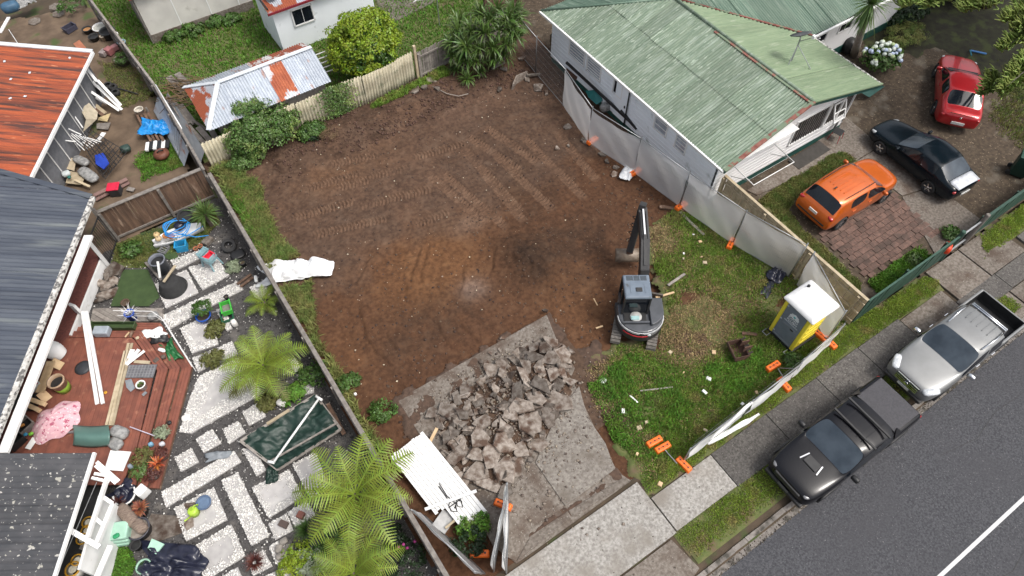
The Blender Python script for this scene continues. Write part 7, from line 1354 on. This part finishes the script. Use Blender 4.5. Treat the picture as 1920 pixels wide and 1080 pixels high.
o = tyre('black tyre in the shade of the boundary fence', None, .3); o.location = Z('H',910,482,.05); o.rotation_euler = (R(20),0,0); lump('dark_puddle_tray', 'black tray in the shadow of the boundary fence', Z('H',965,530,.06), (.6,.5,.12), 'black', 'tray'); pot('black_pot', 'small black pot by the silvery plant', Z('H',1005,600), .14, .24, 'rubber')
plank('upper brown plank by the boundary fence', Z('H',960,720,.08), Z('H',1050,655,.08), .1, 'wood_brown', .05); plank('lower brown plank by the boundary fence', Z('H',980,735,.08), Z('H',1060,675,.08), .1, 'wood_brown', .05); lump('white_bottle', 'white bottle by the boundary fence', Z('H',1080,685,.08), (.14,.34,.12), 'white_paint', 'bottle', (0,0,-.3))
for i, (x, y, s) in enumerate(((190,640,.75),(140,690,.5),(195,705,.4),(150,740,.5),(150,790,.7),(110,720,.45),(100,830,.4))):
    p = Z('H',x,y); piece('garden_rock', CH[(i*3)%14], None, (p.x,p.y,.1), (rr_.gauss(0,.15),rr_.gauss(0,.15),rr_.uniform(0,6)), (s*1.1,s,1.3), label='grey rock in the rockery by the white walkway', cat='rock', group='rockery rocks').data
pot('blue_pot', 'blue glazed pot with a small round shrub', Z('H',765,945), .27, .34, paint(.015,.09,.45,.25), plant=((2,.1,.02,(20,80),.5,4),'leaf_mid')); p = Z('H',750,880,.5); bush('pot_shrub', 'small green shrub growing in the blue glazed pot', (p.x,p.y,.62), (.38,.34,.3), 40, .11, 36, .06, 'leaf_bush_dark', 71, trunk=False)
crate('lime_crate', 'lime green crate with gravel beside the tree fern', Z('H',900,880,.2), (.36,.5,.24), paint(.07,.5,.06,.4), R(-10), 'crate', 'stone'); crate('green_base_crate', 'dark green crate under the lime green one', Z('H',905,930), (.42,.5,.2), paint(.015,.12,.06), R(-10)); pot('small_black_pot', 'small black pot inside the lime crate', Z('H',898,810,.35), .09, .16, 'rubber'); lump('white_stone', 'white upright stone below the lime crate', Z('H',942,965,.15), (.22,.24,.35), 'pebble', 'stone'); plank('grey rod lying across to the lime crate', Z('H',800,895,.2), Z('H',890,890,.3), .03, 'galv', .03, 'metal_rod', 'rod')
pot('blue_container', 'blue container with dry white stalks on the grey landing', Z('H',305,935,.13), .18, .4, paint(.02,.09,.5,.4), 'container', .8, 'black', plant=((24,.4,.02,(0,80),.6,5),'white_paint')); pot('brown_bowl', 'brown bowl on the edge of the turf mat', Z('H',265,850), .16, .2, paint(.1,.06,.04,.8)); lump('white_bag', 'pale bag at the right end of the grey landing', Z('H',430,920,.25), (.4,.3,.25), 'sack', 'bag')
# iron side gate by the house corner
ig = thing('iron_gate', 'black iron bar gate between house wall and brown fence', 'gate', (-4.1,22.7,0), world=True)
ga, gb = Vector((-4.45,22.2,.1)), Vector((-3.85,23.15,.1)); MB().beam(ga, gb, .04).build('rail', 'black', ig); MB().beam(ga+Zp*1.5, gb+Zp*1.5, .04).build('rail', 'black', ig)
for i in range(11): p = ga.lerp(gb, i/10); MB().tube([p, p+Zp*1.5], .012, 5).build('bar', 'black', ig)
MB().box((-4.5,22.1,.9),(.12,.12,1.8)).build('gate_post', 'white_paint', label='white post of the iron side gate', cat='post'); MB().box((-3.88,23.28,.95),(.13,.13,1.9)).build('gate_post', 'wood_grey', label='grey corner post of the brown fence at the iron gate', cat='post')
# green net frame with white pole
nf = thing('net_frame', 'collapsed frame covered in dark green netting in the garden', 'frame', Z('K',1000,900), world=True)
T_ = [at(452,828,.25),at(592,742,.35),at(640,806,.3),at(522,882,.15)]
def tfn(u, v): p = T_[0].lerp(T_[1],u).lerp(T_[3].lerp(T_[2],u),v); return p+Zp*(.22*float(vnoise(np.array([u*8.]),np.array([v*6.]),3))+.12*float(vnoise(np.array([u*20.]),np.array([v*16.]),8))-.1-.15*math.sin(PI*u)*math.sin(PI*v))
MB().grid(tfn, 40, 30).build('netting', 'tarp_green', nf, True)
for a, b in ((0,1),(1,2),(2,3),(3,0)): MB().beam(T_[a]+Zp*.05, T_[b]+Zp*.05, .09, .05).build('frame_bar', 'wood_grey', nf)
for t in (.25,.85): MB().beam(T_[0].lerp(T_[3],t*.9)+Zp*.12, T_[1].lerp(T_[2],t)+Zp*.12, .06, .04).build('cross_bar', 'wood_grey', nf) if t > .5 else MB().beam(T_[0].lerp(T_[1],.35)+Zp*.1, T_[0].lerp(T_[1],.65)+Zp*.12, .1, .04).build('cross_bar', 'wood_pale', nf)
MB().beam(Z('K',1290,760,.25), Z('K',1410,980,.25), .14, .05).build('brown_board', 'wood_brown', nf); wp = thing('white_pole', 'white pipe with tee end lying across the green netting', 'pole', Z('K',1100,900), world=True); MB().tube([Z('K',1228,720,.6),Z('L',830,235,.45)], .04, 8).build('pipe', 'white_paint', wp, True); MB().tube([Z('K',1205,705,.6),Z('K',1250,735,.6)], .05, 8).build('tee', 'white_paint', wp, True); MB().tube([Z('L',790,232,.42),Z('L',835,240,.42)], .05, 8).build('elbow', 'white_paint', wp, True)
crumple(Z('L',830,320,.05), (.6,.4), .2, 31, 'tarp_green', 'loose tail of green netting on the slab', 'netting_tail', 'netting', .8, 16, 12, .4); lump('quartz_stone', 'white stone by the moss in front of the tree fern', Z('K',955,755,.12), (.26,.36,.2), 'pebble', 'stone', (0,0,.6))
# lower garden things
wc = thing('watering_can', 'lime green watering can on a paving slab', 'watering can', Z('L',305,575,.05), R(-150)); MB().lathe([(.001,0),(.16,0),(.15,.24),(.12,.27),(.001,.27)], 18, None, False).build('body', paint(.42,.62,.06,.4), wc, True); MB().tube([(.14,0,.08),(.3,0,.2),(.36,0,.24)], .025, 6).build('spout', paint(.42,.62,.06,.4), wc, True); MB().tube([(-.13,0,.1),(-.24,0,.2),(-.14,0,.34),(.02,0,.3)], .02, 6).build('handle', paint(.42,.62,.06,.4), wc, True)
pot('blue_basin', 'round blue basin beside the watering can', Z('L',372,515,.05), .23, .16, paint(.09,.14,.24,.5), 'basin', .85, paint(.12,.18,.28,.5)); piece('flat_stone', CH[4], None, Z('L',265,625,.08), (0,0,1), (.6,.45,.5), label='flat grey stone below the watering can', cat='stone'); piece('flat_stone', CH[7], None, Z('L',275,530,.05), (0,0,2), (.5,.4,.3), label='dark flat stone left of the blue basin', cat='stone')
for i, (x, y, s) in enumerate(((895,765,.26),(865,815,.28),(905,835,.26),(870,865,.26),(930,815,.3))): lump('river_stone', 'smooth round river stone at the pond edge', Z('L',x,y,.1), (s,s*.85,s*.7), 'stone', 'stone', (0,0,i)).__setitem__('group', 'river stones')
lump('panda_ornament', 'small black and white ornament by the river stones', Z('L',905,880,.12), (.18,.14,.16), 'white_paint', 'ornament'); lump('pond', 'small dark garden pond edged with stones', Z('L',1080,805,.02), (.9,.6,.1), paint(.03,.035,.025,.1), 'pond')
MB().box(Z('L',895,650,.12),(.2,.28,.14),.6).build('brown_block', paint(.09,.06,.05), label='dark brown block on a garden slab', cat='block', bevel=.01); MB().box(Z('L',1010,590,.12),(.22,.22,.18),.6).build('rust_brick', paint(.2,.07,.05), label='rust coloured block beside the sedge', cat='block', bevel=.02)
crumple(Z('L',150,925,.03), (2.1,1.0), .34, 41, 'tarp_navy', 'crumpled dark navy tarpaulin at the bottom edge', 'navy_tarp', 'tarpaulin', R(-40), 34, 22, .3); crumple(Z('L',480,190,.06), (.8,.25), .1, 42, 'tile_grey', 'dark grey scrap of sheeting above the long slab', 'grey_scrap', 'sheet', R(-20), 14, 8, .4)
mint = mat('mint', (.36,.58,.46), (.31,.5,.4), 4, .5)
for k, lb in enumerate(('lowest tub of the mint green stack','middle tub of the mint green stack','top tub of the mint green stack with a green tool on it')): MB().box(Z('J',865-8*k,800-22*k,.12+.22*k),(.75-.04*k,.55,.2),R(-25)).build('mint_tub', mint, label=lb, cat='tub', bevel=.05)
lump('green_tool', 'dark green tool lying on the mint tubs', Z('J',840,790,.85), (.2,.14,.08), paint(.02,.3,.12), 'tool'); sheet('mint_tray', 'pale mint tray near the dark tarpaulin', [Z('J',1100,810,.3),Z('J',1190,850,.25),Z('J',1130,925,.25),Z('J',1070,880,.3)], mint, 'tray', .06)
pot('round_planter', 'large dark round planter full of bark and logs', Z('J',1035,760), .34, .4, paint(.06,.06,.075,.5), 'planter', .85, 'bark_pale'); o = lump('log', 'weathered log lying over the round planter', Z('J',920,640,.5), (.95,.4,.35), mat('log', (.26,.2,.16), (.14,.1,.08), 9, .9, .6, 30, st=(1,4,1)), 'log', (0,0,R(-75))); lump('log', 'short weathered log end in the round planter', Z('J',1010,720,.5), (.55,.36,.3), 'log', 'log', (0,0,R(-70)))
pot('black_pot', 'empty black pot below the round planter', Z('J',1005,870), .17, .28, 'rubber', soil='black'); pot('green_basin', 'pale green basin with yellow cup at the bottom edge', Z('J',1055,1020), .22, .18, paint(.34,.55,.42,.4), 'basin', .85, 'leaf_dark'); lump('yellow_cup', 'lime yellow cup in the green basin', Z('J',1065,1015,.2), (.13,.16,.1), paint(.5,.6,.05), 'cup')
pot('white_planter', 'big white round planter filled with black plastic', Z('J',940,520), .34, .42, 'white_paint', 'planter', .85, 'tarp_navy'); crumple(Z('J',890,470,.35), (.65,.5), .2, 43, 'tarp_navy', 'black plastic bag over the white planter', 'black_bag', 'bag', .4, 16, 12, .4); MB().box(Z('J',1030,470,.3),(.35,.3,.4),.4).build('white_tub', 'white_paint', label='white square tub beside the round planter', cat='tub', bevel=.04); pot('brown_pot', 'brown pot with rust coloured leaves', Z('J',1030,620), .26, .36, paint(.09,.07,.055,.8)); tuft('rust_leaves', 'rust coloured leaves in the brown pot', Z('J',1010,595,.4), 60, .26, .05, (0,70), mat('rust_leaf', (.28,.1,.05), (.2,.06,.03), 10, .6, isl=.4), 11); tuft('dark_red_leaves', 'dark red leaves by the pergola post', Z('J',845,560,.4), 50, .26, .04, (0,70), 'leaf_red', 12); piece('flagstone', CH[2], None, Z('J',1170,740,.02), (0,0,.4), (1.6,1.5,.4), label='large flat flagstone by the round planter', cat='stone')
# white pergola frame beside the lichen roof
pg = thing('pergola', 'white painted timber pergola frame beside the lichen roof', 'pergola', Z('J',700,800), world=True)
for a, b, w_, h_ in (((785,345,2.2),(635,800,2.2),.1,.12),((820,560,1.8),(700,850,1.8),.12,.14),((700,255,2.4),(860,395,2.0),.1,.12),((690,280,2.4),(840,410,2.0),.09,.1),((510,750,2.3),(720,870,1.9),.14,.14),((690,660,2.1),(750,710,1.9),.1,.1),((735,500,2.1),(815,555,1.9),.1,.1),((660,370,2.4),(790,400,2.1),.08,.08),((680,340,2.4),(800,360,2.2),.08,.08)): MB().beam(Z('J',*a), Z('J',*b), w_, h_).build('beam', 'white_paint', pg)
MB().beam(Z('J',820,560,.9), Z('J',680,1080,.9), .08, 1.7).build('rail_wall', 'white_paint', pg); MB().beam(Z('J',800,860,1.1), Z('J',700,1090,1.1), .16, .06).build('top_rail', 'white_paint', pg); MB().tube([Z('J',700,400,2.3),Z('J',440,1000,2.3)], .01, 4).build('wire', 'galv', pg)
MB().prism([(p.x,p.y) for p in (Z('J',600,400,.0),Z('J',800,420,.0),Z('J',680,1080,.0),Z('J',400,1080,.0))], .0, .03).build('porch_floor', paint(.03,.03,.03,.9), kind='structure')
for i, (x, y, lb) in enumerate(((680,715,'topmost yellow-lidded bucket under the pergola'),(672,775,'second yellow-lidded bucket under the pergola'),(640,835,'third yellow-lidded bucket under the pergola'),(605,985,'small yellow-lidded bucket at the porch edge'),(575,1050,'large yellow-lidded bucket at the bottom edge'))):
    t = thing('bucket', lb, 'bucket', Z('J',x,y,.03)); r_b = .17 if i != 4 else .22; MB().lathe([(.001,0),(r_b*.85,0),(r_b,.38),(r_b*.9,.38)], 18, None, False).build('body', paint(.68,.66,.6), t, True); MB().lathe([(.001,.38),(r_b*.55,.385)], 16, None, False).build('contents', paint(.62,.58,.46), t); MB().lathe([(r_b*.85,.38),(r_b*1.05,.38),(r_b*1.05,.41),(r_b*.85,.41)], 18, None, False).build('lid_rim', paint(.65,.34,.03), t, True)
plank('grey plank on the porch by the buckets', Z('J',580,870,.4), Z('J',690,905,.4), .12, 'wood_grey'); grass('porch_grass', [Z('J',790,880),Z('J',950,870),Z('J',990,1000),Z('J',960,1090),Z('J',740,1090)], 3000, .1, 'grass_rich', 'small patch of grass below the mint tubs', z=0, w=.018, seed=61)
# ---------------------------------------------------------------- side yard junk (top left)
for i, (x, y) in enumerate(((320,40),(340,80),(200,125))): p = Z('A',x,y); MB().prism([(p.x+.34*math.cos(PI/3*k+.3),p.y+.34*math.sin(PI/3*k+.3)) for k in range(6)], -.02, .04).build('stepping_stone', 'concrete_dirty', label=['uppermost hexagonal stepping stone','middle hexagonal stepping stone beside the shrub','hexagonal stepping stone nearest the rusty roof'][i], cat='stone', bevel=.01)
crate('dark_basket', 'dark plastic basket on the dirt near the pots', Z('A',410,175), (.6,.4,.25), paint(.06,.06,.09), .4, 'basket'); pot('wide_pot', 'black pot with orange soil in the pot cluster', Z('A',515,190), .24, .26, 'rubber', soil=paint(.4,.2,.08)); pot('oval_basin', 'white oval basin in the pot cluster', Z('A',590,175), .38, .22, 'white_paint', 'basin', .8, paint(.5,.5,.45)); pot('dark_tub', 'large dark tub by the leaning fence', Z('A',640,215), .38, .4, paint(.04,.045,.05), 'tub', .85, 'black'); pot('black_pot', 'black pot below the white oval basin', Z('A',552,232), .25, .25, 'rubber', soil='black'); pot('cream_pot', 'cream jug among the clustered pots', Z('A',605,235), .12, .28, paint(.6,.52,.42)); MB().box(Z('A',632,295,.18),(.34,.34,.34),.5).build('pink_box', paint(.36,.14,.14), label='dull pink box below the pot cluster', cat='box', bevel=.03); MB().box(Z('A',665,275,.18),(.3,.26,.26),.2).build('pink_box', paint(.42,.2,.2), label='smaller pink box beside the blue bucket', cat='box', bevel=.03); MB().box(Z('A',600,305,.14),(.4,.3,.24),.7).build('grey_box', paint(.3,.25,.24), label='greyish box left of the pink boxes', cat='box', bevel=.03); pot('blue_bucket', 'pale blue bucket by the leaning fence', Z('A',720,275), .2, .36, paint(.3,.42,.5), 'bucket', .85, paint(.5,.35,.1)); pot('white_bucket', 'white bucket beside the dark tub', Z('A',680,225,.1), .16, .3, 'white_paint', 'bucket')
sheet('terracotta_tile', 'square terracotta tile lying on the dirt', [Z('A',425,255,.04),Z('A',460,232,.1),Z('A',500,278,.06),Z('A',450,285,.03)], paint(.42,.16,.09,.8), 'tile', .04); pot('round_planter', 'round concrete planter with a small shrub in the side yard', Z('A',722,365), .38, .3, 'concrete_dirty', 'planter', .85); p = Z('A',715,340,.4); bush('planter_shrub', 'small shrub growing in the round concrete planter', (p.x,p.y,.45), (.42,.4,.22), 30, .12, 30, .07, 'leaf_mid', 72, trunk=False)
for i, (x, y, lb) in enumerate(((633,505,'upper trolley wheel in the side yard'),(660,515,'middle trolley wheel in the side yard'),(675,545,'lower trolley wheel in the side yard'))): o = tyre(lb, None, .2); o.name = 'trolley_wheel'; o.location = Z('A',x,y,.04); o['category'] = 'wheel'
plank('black bar lying beside the trolley wheels', Z('A',680,510,.08), Z('A',800,545,.08), .05, 'black', .05, 'metal_bar', 'bar')
fr = thing('broken_window_frame', 'broken white timber frame leaning out from the rusty roof', 'frame', Z('A',600,560), world=True)
for a, b in (((490,430,1.2),(705,635,.3)),((565,465,1.3),(700,610,.4)),((500,395,1.6),(560,470,1.3)),((510,520,.9),(690,640,.25)),((505,540,.6),(620,600,.3))): MB().beam(Z('A',*a), Z('A',*b), .12, .04).build('frame_bar', 'white_paint', fr)
sheet('black_board', 'black panel inside the broken white frame', [Z('A',480,440,1.0),Z('A',560,480,1.0),Z('A',590,560,.5),Z('A',530,530,.5)], 'black', 'panel')
for i, (P_, m, lb) in enumerate((([(440,590,.9),(480,560,.9),(565,650,.4),(560,690,.4),(480,765,.5),(498,690,.8)],paint(.55,.48,.36,.8),'cream sheet leaning under the rusty roof eave'),([(575,680,.2),(640,655,.2),(620,705,.1),(565,695,.1)],paint(.5,.4,.22,.8),'small tan sheet on the dirt by the white frame'),([(560,715,.1),(640,710,.1),(625,750,.08),(560,745,.08)],'wood_grey','grey board lying by the iron rack'),([(300,890,.3),(440,920,.3),(430,990,.25),(320,960,.3)],paint(.48,.4,.28,.8),'upper tan board on the scrap pile under the eave'),([(330,860,.5),(400,870,.5),(390,900,.4),(330,885,.4)],'wood_brown','small brown board at the top of the scrap pile'),([(400,990,.25),(500,1010,.2),(470,1070,.2),(380,1060,.2)],'wood_pale','lower pale board on the scrap pile'))): sheet('scrap_sheet', lb, [Z('A',*q) for q in P_], m, 'sheet', .03)
for i, (a, b, m, lb) in enumerate((((450,555),(600,670),'wood_brown','long brown board beside the cream sheet'),((480,550),(610,655),'wood_pale','long pale board beside the cream sheet'),((310,1030),(350,1090),'wood_pale','raw timber sticking out of the scrap pile'),((270,1020),(400,1010),paint(.5,.2,.06),'orange-brown plank on the scrap pile'),((240,960),(300,900),'wood_grey','weathered branch-like plank by the eave'),((430,1040),(520,1080),'wood_pale','short pale plank at the foot of the scrap pile'))): plank(lb, Z('A',a[0],a[1],.35), Z('A',b[0],b[1],.2), .16 if i < 2 else .1, m)
rk = thing('iron_rack', 'black iron gate panels stacked with white tubes in the side yard', 'rack', Z('A',600,880), world=True)
A1_, A2_, A3_, A4_ = Z('A',460,800,.8), Z('A',520,750,.8), Z('A',735,880,.3), Z('A',610,1035,.3)
for i in range(12): MB().tube([A1_.lerp(A4_,i/11)+Zp*.02, A2_.lerp(A3_,i/11)+Zp*.02], .016, 5).build('bar', 'black', rk)
for i in range(5): MB().tube([A1_.lerp(A2_,i/4), A4_.lerp(A3_,i/4)], .018, 5).build('bar', 'black', rk)
B1_, B2_ = Z('A',500,900,.6), Z('A',600,800,.9)
for i in range(9): MB().tube([B1_.lerp(B2_,i/8), B1_.lerp(B2_,i/8)+(Z('A',600,1030,.25)-B1_)], .014, 5).build('bar', 'black', rk)
for i in range(7): MB().tube([Z('A',370+22*i,760+6*i,.9), Z('A',490+16*i,870-8*i,.6)], .02, 5).build('white_tube', 'white_paint', rk)
sheet('blue_chair_shell', 'deep blue seat shell among the iron panels', [Z('A',550,900,.6),Z('A',600,885,.6),Z('A',632,945,.5),Z('A',600,980,.5),Z('A',555,950,.55)], paint(.015,.05,.38,.4), 'seat', .05); lump('green_basket', 'dark green basket by the iron rack', Z('A',725,860,.2), (.45,.4,.25), paint(.03,.06,.05), 'basket'); lump('cushion', 'upper grey patterned sofa cushion on the scrap pile', Z('A',470,930,.35), (.8,.4,.2), 'sack', 'cushion', (0,.1,-1.0)); lump('cushion', 'lower grey patterned sofa cushion on the scrap pile', Z('A',510,1010,.3), (1.1,.5,.2), 'sack', 'cushion', (0,.1,-1.2)); lump('fabric_bundle', 'white and teal bundle on the scrap pile', Z('A',382,1005,.45), (.34,.3,.2), paint(.55,.6,.6), 'bundle'); lump('teal_bundle', 'small teal bundle beside the white one', Z('A',400,1025,.45), (.14,.14,.12), paint(.02,.14,.12), 'bundle')
MB().box(Z('A',585,790,.5),(.5,.2,.03),.8).build('white_board', 'white_paint', label='white panel leaning on the iron rack', cat='panel')
al = thing('eave_frame', 'white tubular frame leaning under the rusty roof eave', 'frame', Z('A',380,720), world=True)
for a, b in (((300,805,1.2),(440,820,.8)),((360,760,1.3),(400,680,1.2)),((375,735,1.2),(470,780,.8)),((395,620,1.3),(480,740,.8)),((340,830,.9),(380,740,1.2))): MB().tube([Z('A',*a), Z('A',*b)], .03, 6).build('tube', 'white_paint', al)
rb = thing('red_bin', 'red lidded bin beside the planks above the brown fence', 'bin', Z('G',850,165), R(-25)); MB().box((0,0,.2),(.42,.4,.4),tp=1.1).build('body', paint(.04,.04,.045), rb, bevel=.03); MB().box((0,0,.43),(.5,.46,.07)).build('lid', paint(.66,.02,.06,.4), rb, bevel=.03)
plank('upper reddish plank by the red bin', Z('G',680,180,.2), Z('G',920,60,.2), .2, mat('wood_red', (.24,.15,.13), (.17,.1,.09), 6, .85, .3, 40)); plank('lower reddish plank by the red bin', Z('G',690,210,.1), Z('G',935,85,.1), .18, 'wood_red'); plank('short grey plank right of the red bin', Z('G',920,130,.1), Z('G',970,140,.1), .2, 'wood_grey')
pl = thing('pallet_bench', 'low timber pallet bench under the blue tarpaulin', 'bench', Z('A',860,740), world=True)
for k in range(4): MB().beam(Z('A',790+22*k,660-4*k,.3), Z('A',880+22*k,830-4*k,.3), .1, .03).build('slat', 'wood_brown', pl)
for q in ((795,665),(860,650),(885,830),(950,815)): p = Z('A',*q); MB().box((p.x,p.y,.14),(.1,.1,.28)).build('leg', 'wood_grey', pl)
crumple(Z('A',900,745,.3), (1.35,1.0), .26, 51, 'tarp_blue', 'crumpled bright blue tarpaulin on the pallet bench', 'blue_tarp', 'tarpaulin', R(-35), 30, 22, .25, hump=.1); pot('cream_bucket', 'cream bucket at the end of the pallet bench', Z('A',812,650,.3), .2, .2, paint(.6,.55,.47), 'bucket', .9, None)
sc_ = thing('striped_cushion', 'black and white striped cushion in the side yard', 'cushion', Z('A',912,845,.22), R(-22)); 
for k in range(6): MB().box((-.42+k*.17,0,.04+.02*math.sin(k)),(.165,.52,.12)).build('stripe', 'white_paint' if k % 2 == 0 else 'black', sc_, bevel=.03)
cp_ = thing('clay_pot', 'wide rusty clay pot beside the striped cushion', 'pot', Z('A',945,910)); MB().lathe([(.001,0),(.2,0),(.33,.14),(.34,.26),(.22,.34),(.16,.36),(.14,.33),(.001,.3)], 22, None, False).build('body', mat('clay', (.16,.055,.03), (.1,.035,.02), 5, .6, .2, 30), cp_, True); MB().tube([(-.14,0,.36),(0,0,.42),(.14,0,.36)], .03, 6).build('handle', 'black', cp_, True)
lg = thing('leaning_gate', 'long grey metal gate leaning along the yard fence', 'gate', Z('A',980,700), world=True)
g1, g2, g3, g4 = Z('A',900,490,1.5), Z('A',1050,740,1.5), Z('A',1035,900,.2), Z('A',925,600,.2); MB().tube([g1,g2,g3,g4,g1], .03, 6).build('frame', 'white_paint', lg, True)
for k in range(14): MB().tube([g1.lerp(g2,k/13), g4.lerp(g3,k/13)], .012, 4).build('bar', 'galv', lg)
for k, (a, b, lb) in enumerate((((885,650),(1060,970),'front corrugated iron sheet propped at the yard fence'),((930,610),(1140,950),'rear corrugated iron sheet propped at the yard fence'))):
    P0_, P1_ = Z('A',*a,.05), Z('A',*b,.05); d_ = P1_-P0_; t = thing('iron_sheet', lb, 'iron sheet', P0_, world=True); corr_plane(t, 'sheet', P0_+Vector((.55,0,.75-.2*k)), d_, Vector((-.5,0,-.7)), [(0,0),(d_.length,0),(d_.length,.85),(0,.85)], 'iron_pale', 9, .1, .014, 3+k)
# timber and stick stack behind the yard fence
for i, (a, b, w_, lb) in enumerate((((380,470),(470,560),.3,'top left grey board of the stack behind the yard fence'),((430,450),(520,540),.3,'top right grey board of the stack behind the yard fence'),((400,620),(500,760),.3,'long pale board lying beside the stick pile'),((450,640),(540,760),.25,'second pale board lying beside the stick pile'),((500,770),(600,880),.2,'left end board of the stack by the cream fence'),((560,780),(640,870),.25,'middle end board of the stack by the cream fence'),((620,760),(670,850),.25,'right end board of the stack by the cream fence'),((530,740),(620,800),.12,'narrow board across the end of the stack'))): plank(lb, Z('B',a[0],a[1],.5), Z('B',b[0],b[1],.35), w_, 'wood_grey', .04)
stp = thing('stick_pile', 'heap of dry brown sticks beside the rusty shed', 'sticks', Z('B',440,560), world=True); r7 = random.Random(9)
for k in range(70): c = Z('B',430+r7.uniform(-60,110)+.4*k,560+r7.uniform(-60,60)+1.4*k-40,.6+r7.uniform(0,.35)); a = r7.gauss(-.9,.5); L_ = r7.uniform(.3,.8); MB().tube([c-Vector((math.cos(a),math.sin(a),.05))*L_, c+Vector((0,0,.05)), c+Vector((math.cos(a+.2),math.sin(a+.2),-.05))*L_], .016, 4).build('stick', 'leaf_strap_dry' if k % 3 else 'bark', stp)
# white pickets and clothes line behind the fence
for k in range(5): plank(['white picket rail beside the round bush, topmost','white picket rail beside the round bush, second from top','white picket rail beside the round bush, middle one','white picket rail beside the round bush, fourth down','white picket rail beside the round bush, lowest'][k], Z('B',1275+10*k,340+28*k,.7), Z('B',1340+12*k,315+28*k,.7), .05, 'white_paint', .03, 'picket_rail', 'rail')
rc = thing('rotary_clothesline', 'rotary clothes line standing on the back lawn', 'clothes line', (14.3,28.3,0)); MB().tube([(0,0,0),(0,0,2.6)], .03, 7).build('mast', 'galv', rc)
for k in range(4): a = PI/2*k+.5; MB().tube([(0,0,2.3),(2.0*math.cos(a),2.0*math.sin(a),2.5)], .016, 5).build('arm', 'white_paint', rc)
for rr3 in (.9,1.4,1.9): MB().tube([(rr3*math.cos(PI/2*k+.5),rr3*math.sin(PI/2*k+.5),2.32+.09*rr3) for k in range(5)], .006, 4).build('line', 'white_paint', rc)
# things beside the right house
sheet('teal_sheet', 'teal sheet leaning beside the house steps', [Z('D',285,495,.7),Z('D',330,490,.8),Z('D',385,545,.5),Z('D',345,570,.3),Z('D',300,530,.4)], mat('teal_bright', (.01,.17,.17), (.01,.13,.13), 3, .5), 'sheet'); sheet('teal_sheet', 'second teal sheet right of the first by the house', [Z('D',395,520,.8),Z('D',470,580,.8),Z('D',470,610,.4),Z('D',400,560,.4)], 'teal_bright', 'sheet'); plank('black downpipe length leaning along the house wall', Z('D',180,340,1.3), Z('D',600,730,.5), .1, 'black', .1, 'black_pipe', 'pipe'); plank('second black trough beside the leaning pipe', Z('D',480,600,.9), Z('D',570,700,.6), .25, 'black', .08, 'black_trough', 'trough'); sheet('rusty_sheet', 'rust brown panel at the back corner of the house', [Z('D',180,370,.5),Z('D',240,420,.5),Z('D',235,440,.2),Z('D',180,400,.2)], 'rust_metal', 'panel'); lump('junk_heap', 'small heap of grey junk between the teal sheets', Z('D',400,580,.4), (.7,.4,.4), 'sack', 'junk'); sheet('ply_door', 'plywood door panel at the back of the house', [Z('D',90,190,1.2),Z('D',155,130,1.4),Z('D',155,215,.2),Z('D',90,255,.1)], 'wood_pale', 'panel'); lump('red_bundle', 'red object by the back corner of the house', Z('D',140,265,.4), (.3,.3,.4), paint(.5,.01,.06), 'object'); MB().box(Z('X',985,590,.9)+Vector((.3,0,0)),(.5,.3,.05),.3).build('white_box', 'white_paint', label='pale box seen through the scrim by the house corner', cat='box', bevel=.02)
sheet('teal_board', 'teal board leaning by the house eave near the hydrangea', [Z('E',425,560,.5),Z('E',530,512,.5),Z('E',585,530,.2),Z('E',490,598,.2)], 'teal', 'board'); wbn = thing('wheelie_bin', 'dark green wheelie bin at the right edge', 'bin', Z('F',1560,230), .4); MB().box((0,0,.5),(.55,.6,.95),tp=1.15).build('body', paint(.012,.05,.035), wbn, bevel=.04); MB().box((0,0,1.02),(.66,.72,.07)).build('lid', paint(.012,.06,.04), wbn, bevel=.03)
for s in (-.25,.25): MB().lathe([(.1,-.04),(.1,.04)], 14, Matrix.Translation((s,.36,.1)) @ Matrix.Rotation(PI/2,4,'Y')).build('wheel', 'rubber', wbn)
ks = thing('kick_scooter', 'blue kick scooter lying on the ground near the red car', 'scooter', Z('E',1160,325), world=True); MB().beam(Z('E',1115,310,.1), Z('E',1210,330,.1), .1, .04).build('deck', paint(.05,.2,.5,.4), ks); MB().tube([Z('E',1110,308,.1),Z('E',1118,340,.12)], .03, 6).build('steering_column', paint(.05,.3,.4), ks)
lump('red_jacket', 'orange-red cloth caught on the green street fence', Z('w',195,780,.9), (.5,.3,.4), paint(.7,.06,.015), 'cloth', (0,0,.5)); lump('red_tarp', 'red bundle beside the rear wing wall', Z('E',290,255,.5), (.5,.3,.3), paint(.4,.02,.04), 'bundle'); lump('black_barrel', 'black barrel beside the cabbage tree', Z('E',370,280,.4), (.6,.6,.8), 'black', 'barrel')
p = at(985,70); plank('small white plank across the wire fence foot', Z('C',1270,462,.1), Z('C',1350,455,.1), .12, 'concrete_dirty', .08, 'concrete_block', 'block'); MB().tube([Z('C',690,530,.12),Z('C',780,575,.1),Z('C',850,590,.08),Z('C',910,575,.1)], .02, 6).build('loose_root', 'bark_pale', None, True, label='long pale root trailing on the soil by the dracaenas', cat='root'); lump('blue_jacket', 'blue and dark objects at the top left corner', Z('A',60,40,.5), (.9,.6,.5), paint(.05,.12,.2), 'bundle'); crumple(Z('A',150,25,.3), (1.2,.7), .35, 61, 'sack', 'grey plastic sheet over things at the top left corner', 'grey_cover', 'cover', .2, 18, 14); plank('white timber leaning at the left edge of the yard', Z('A',0,190,.8), Z('A',50,100,.8), .16, 'white_paint'); MB().tube([Z('A',50,170,1.6),Z('A',115,270,2.2)], .015, 5).build('leaning_pole', 'white_paint', label='thin white pole rising beside the rusty roof', cat='pole')
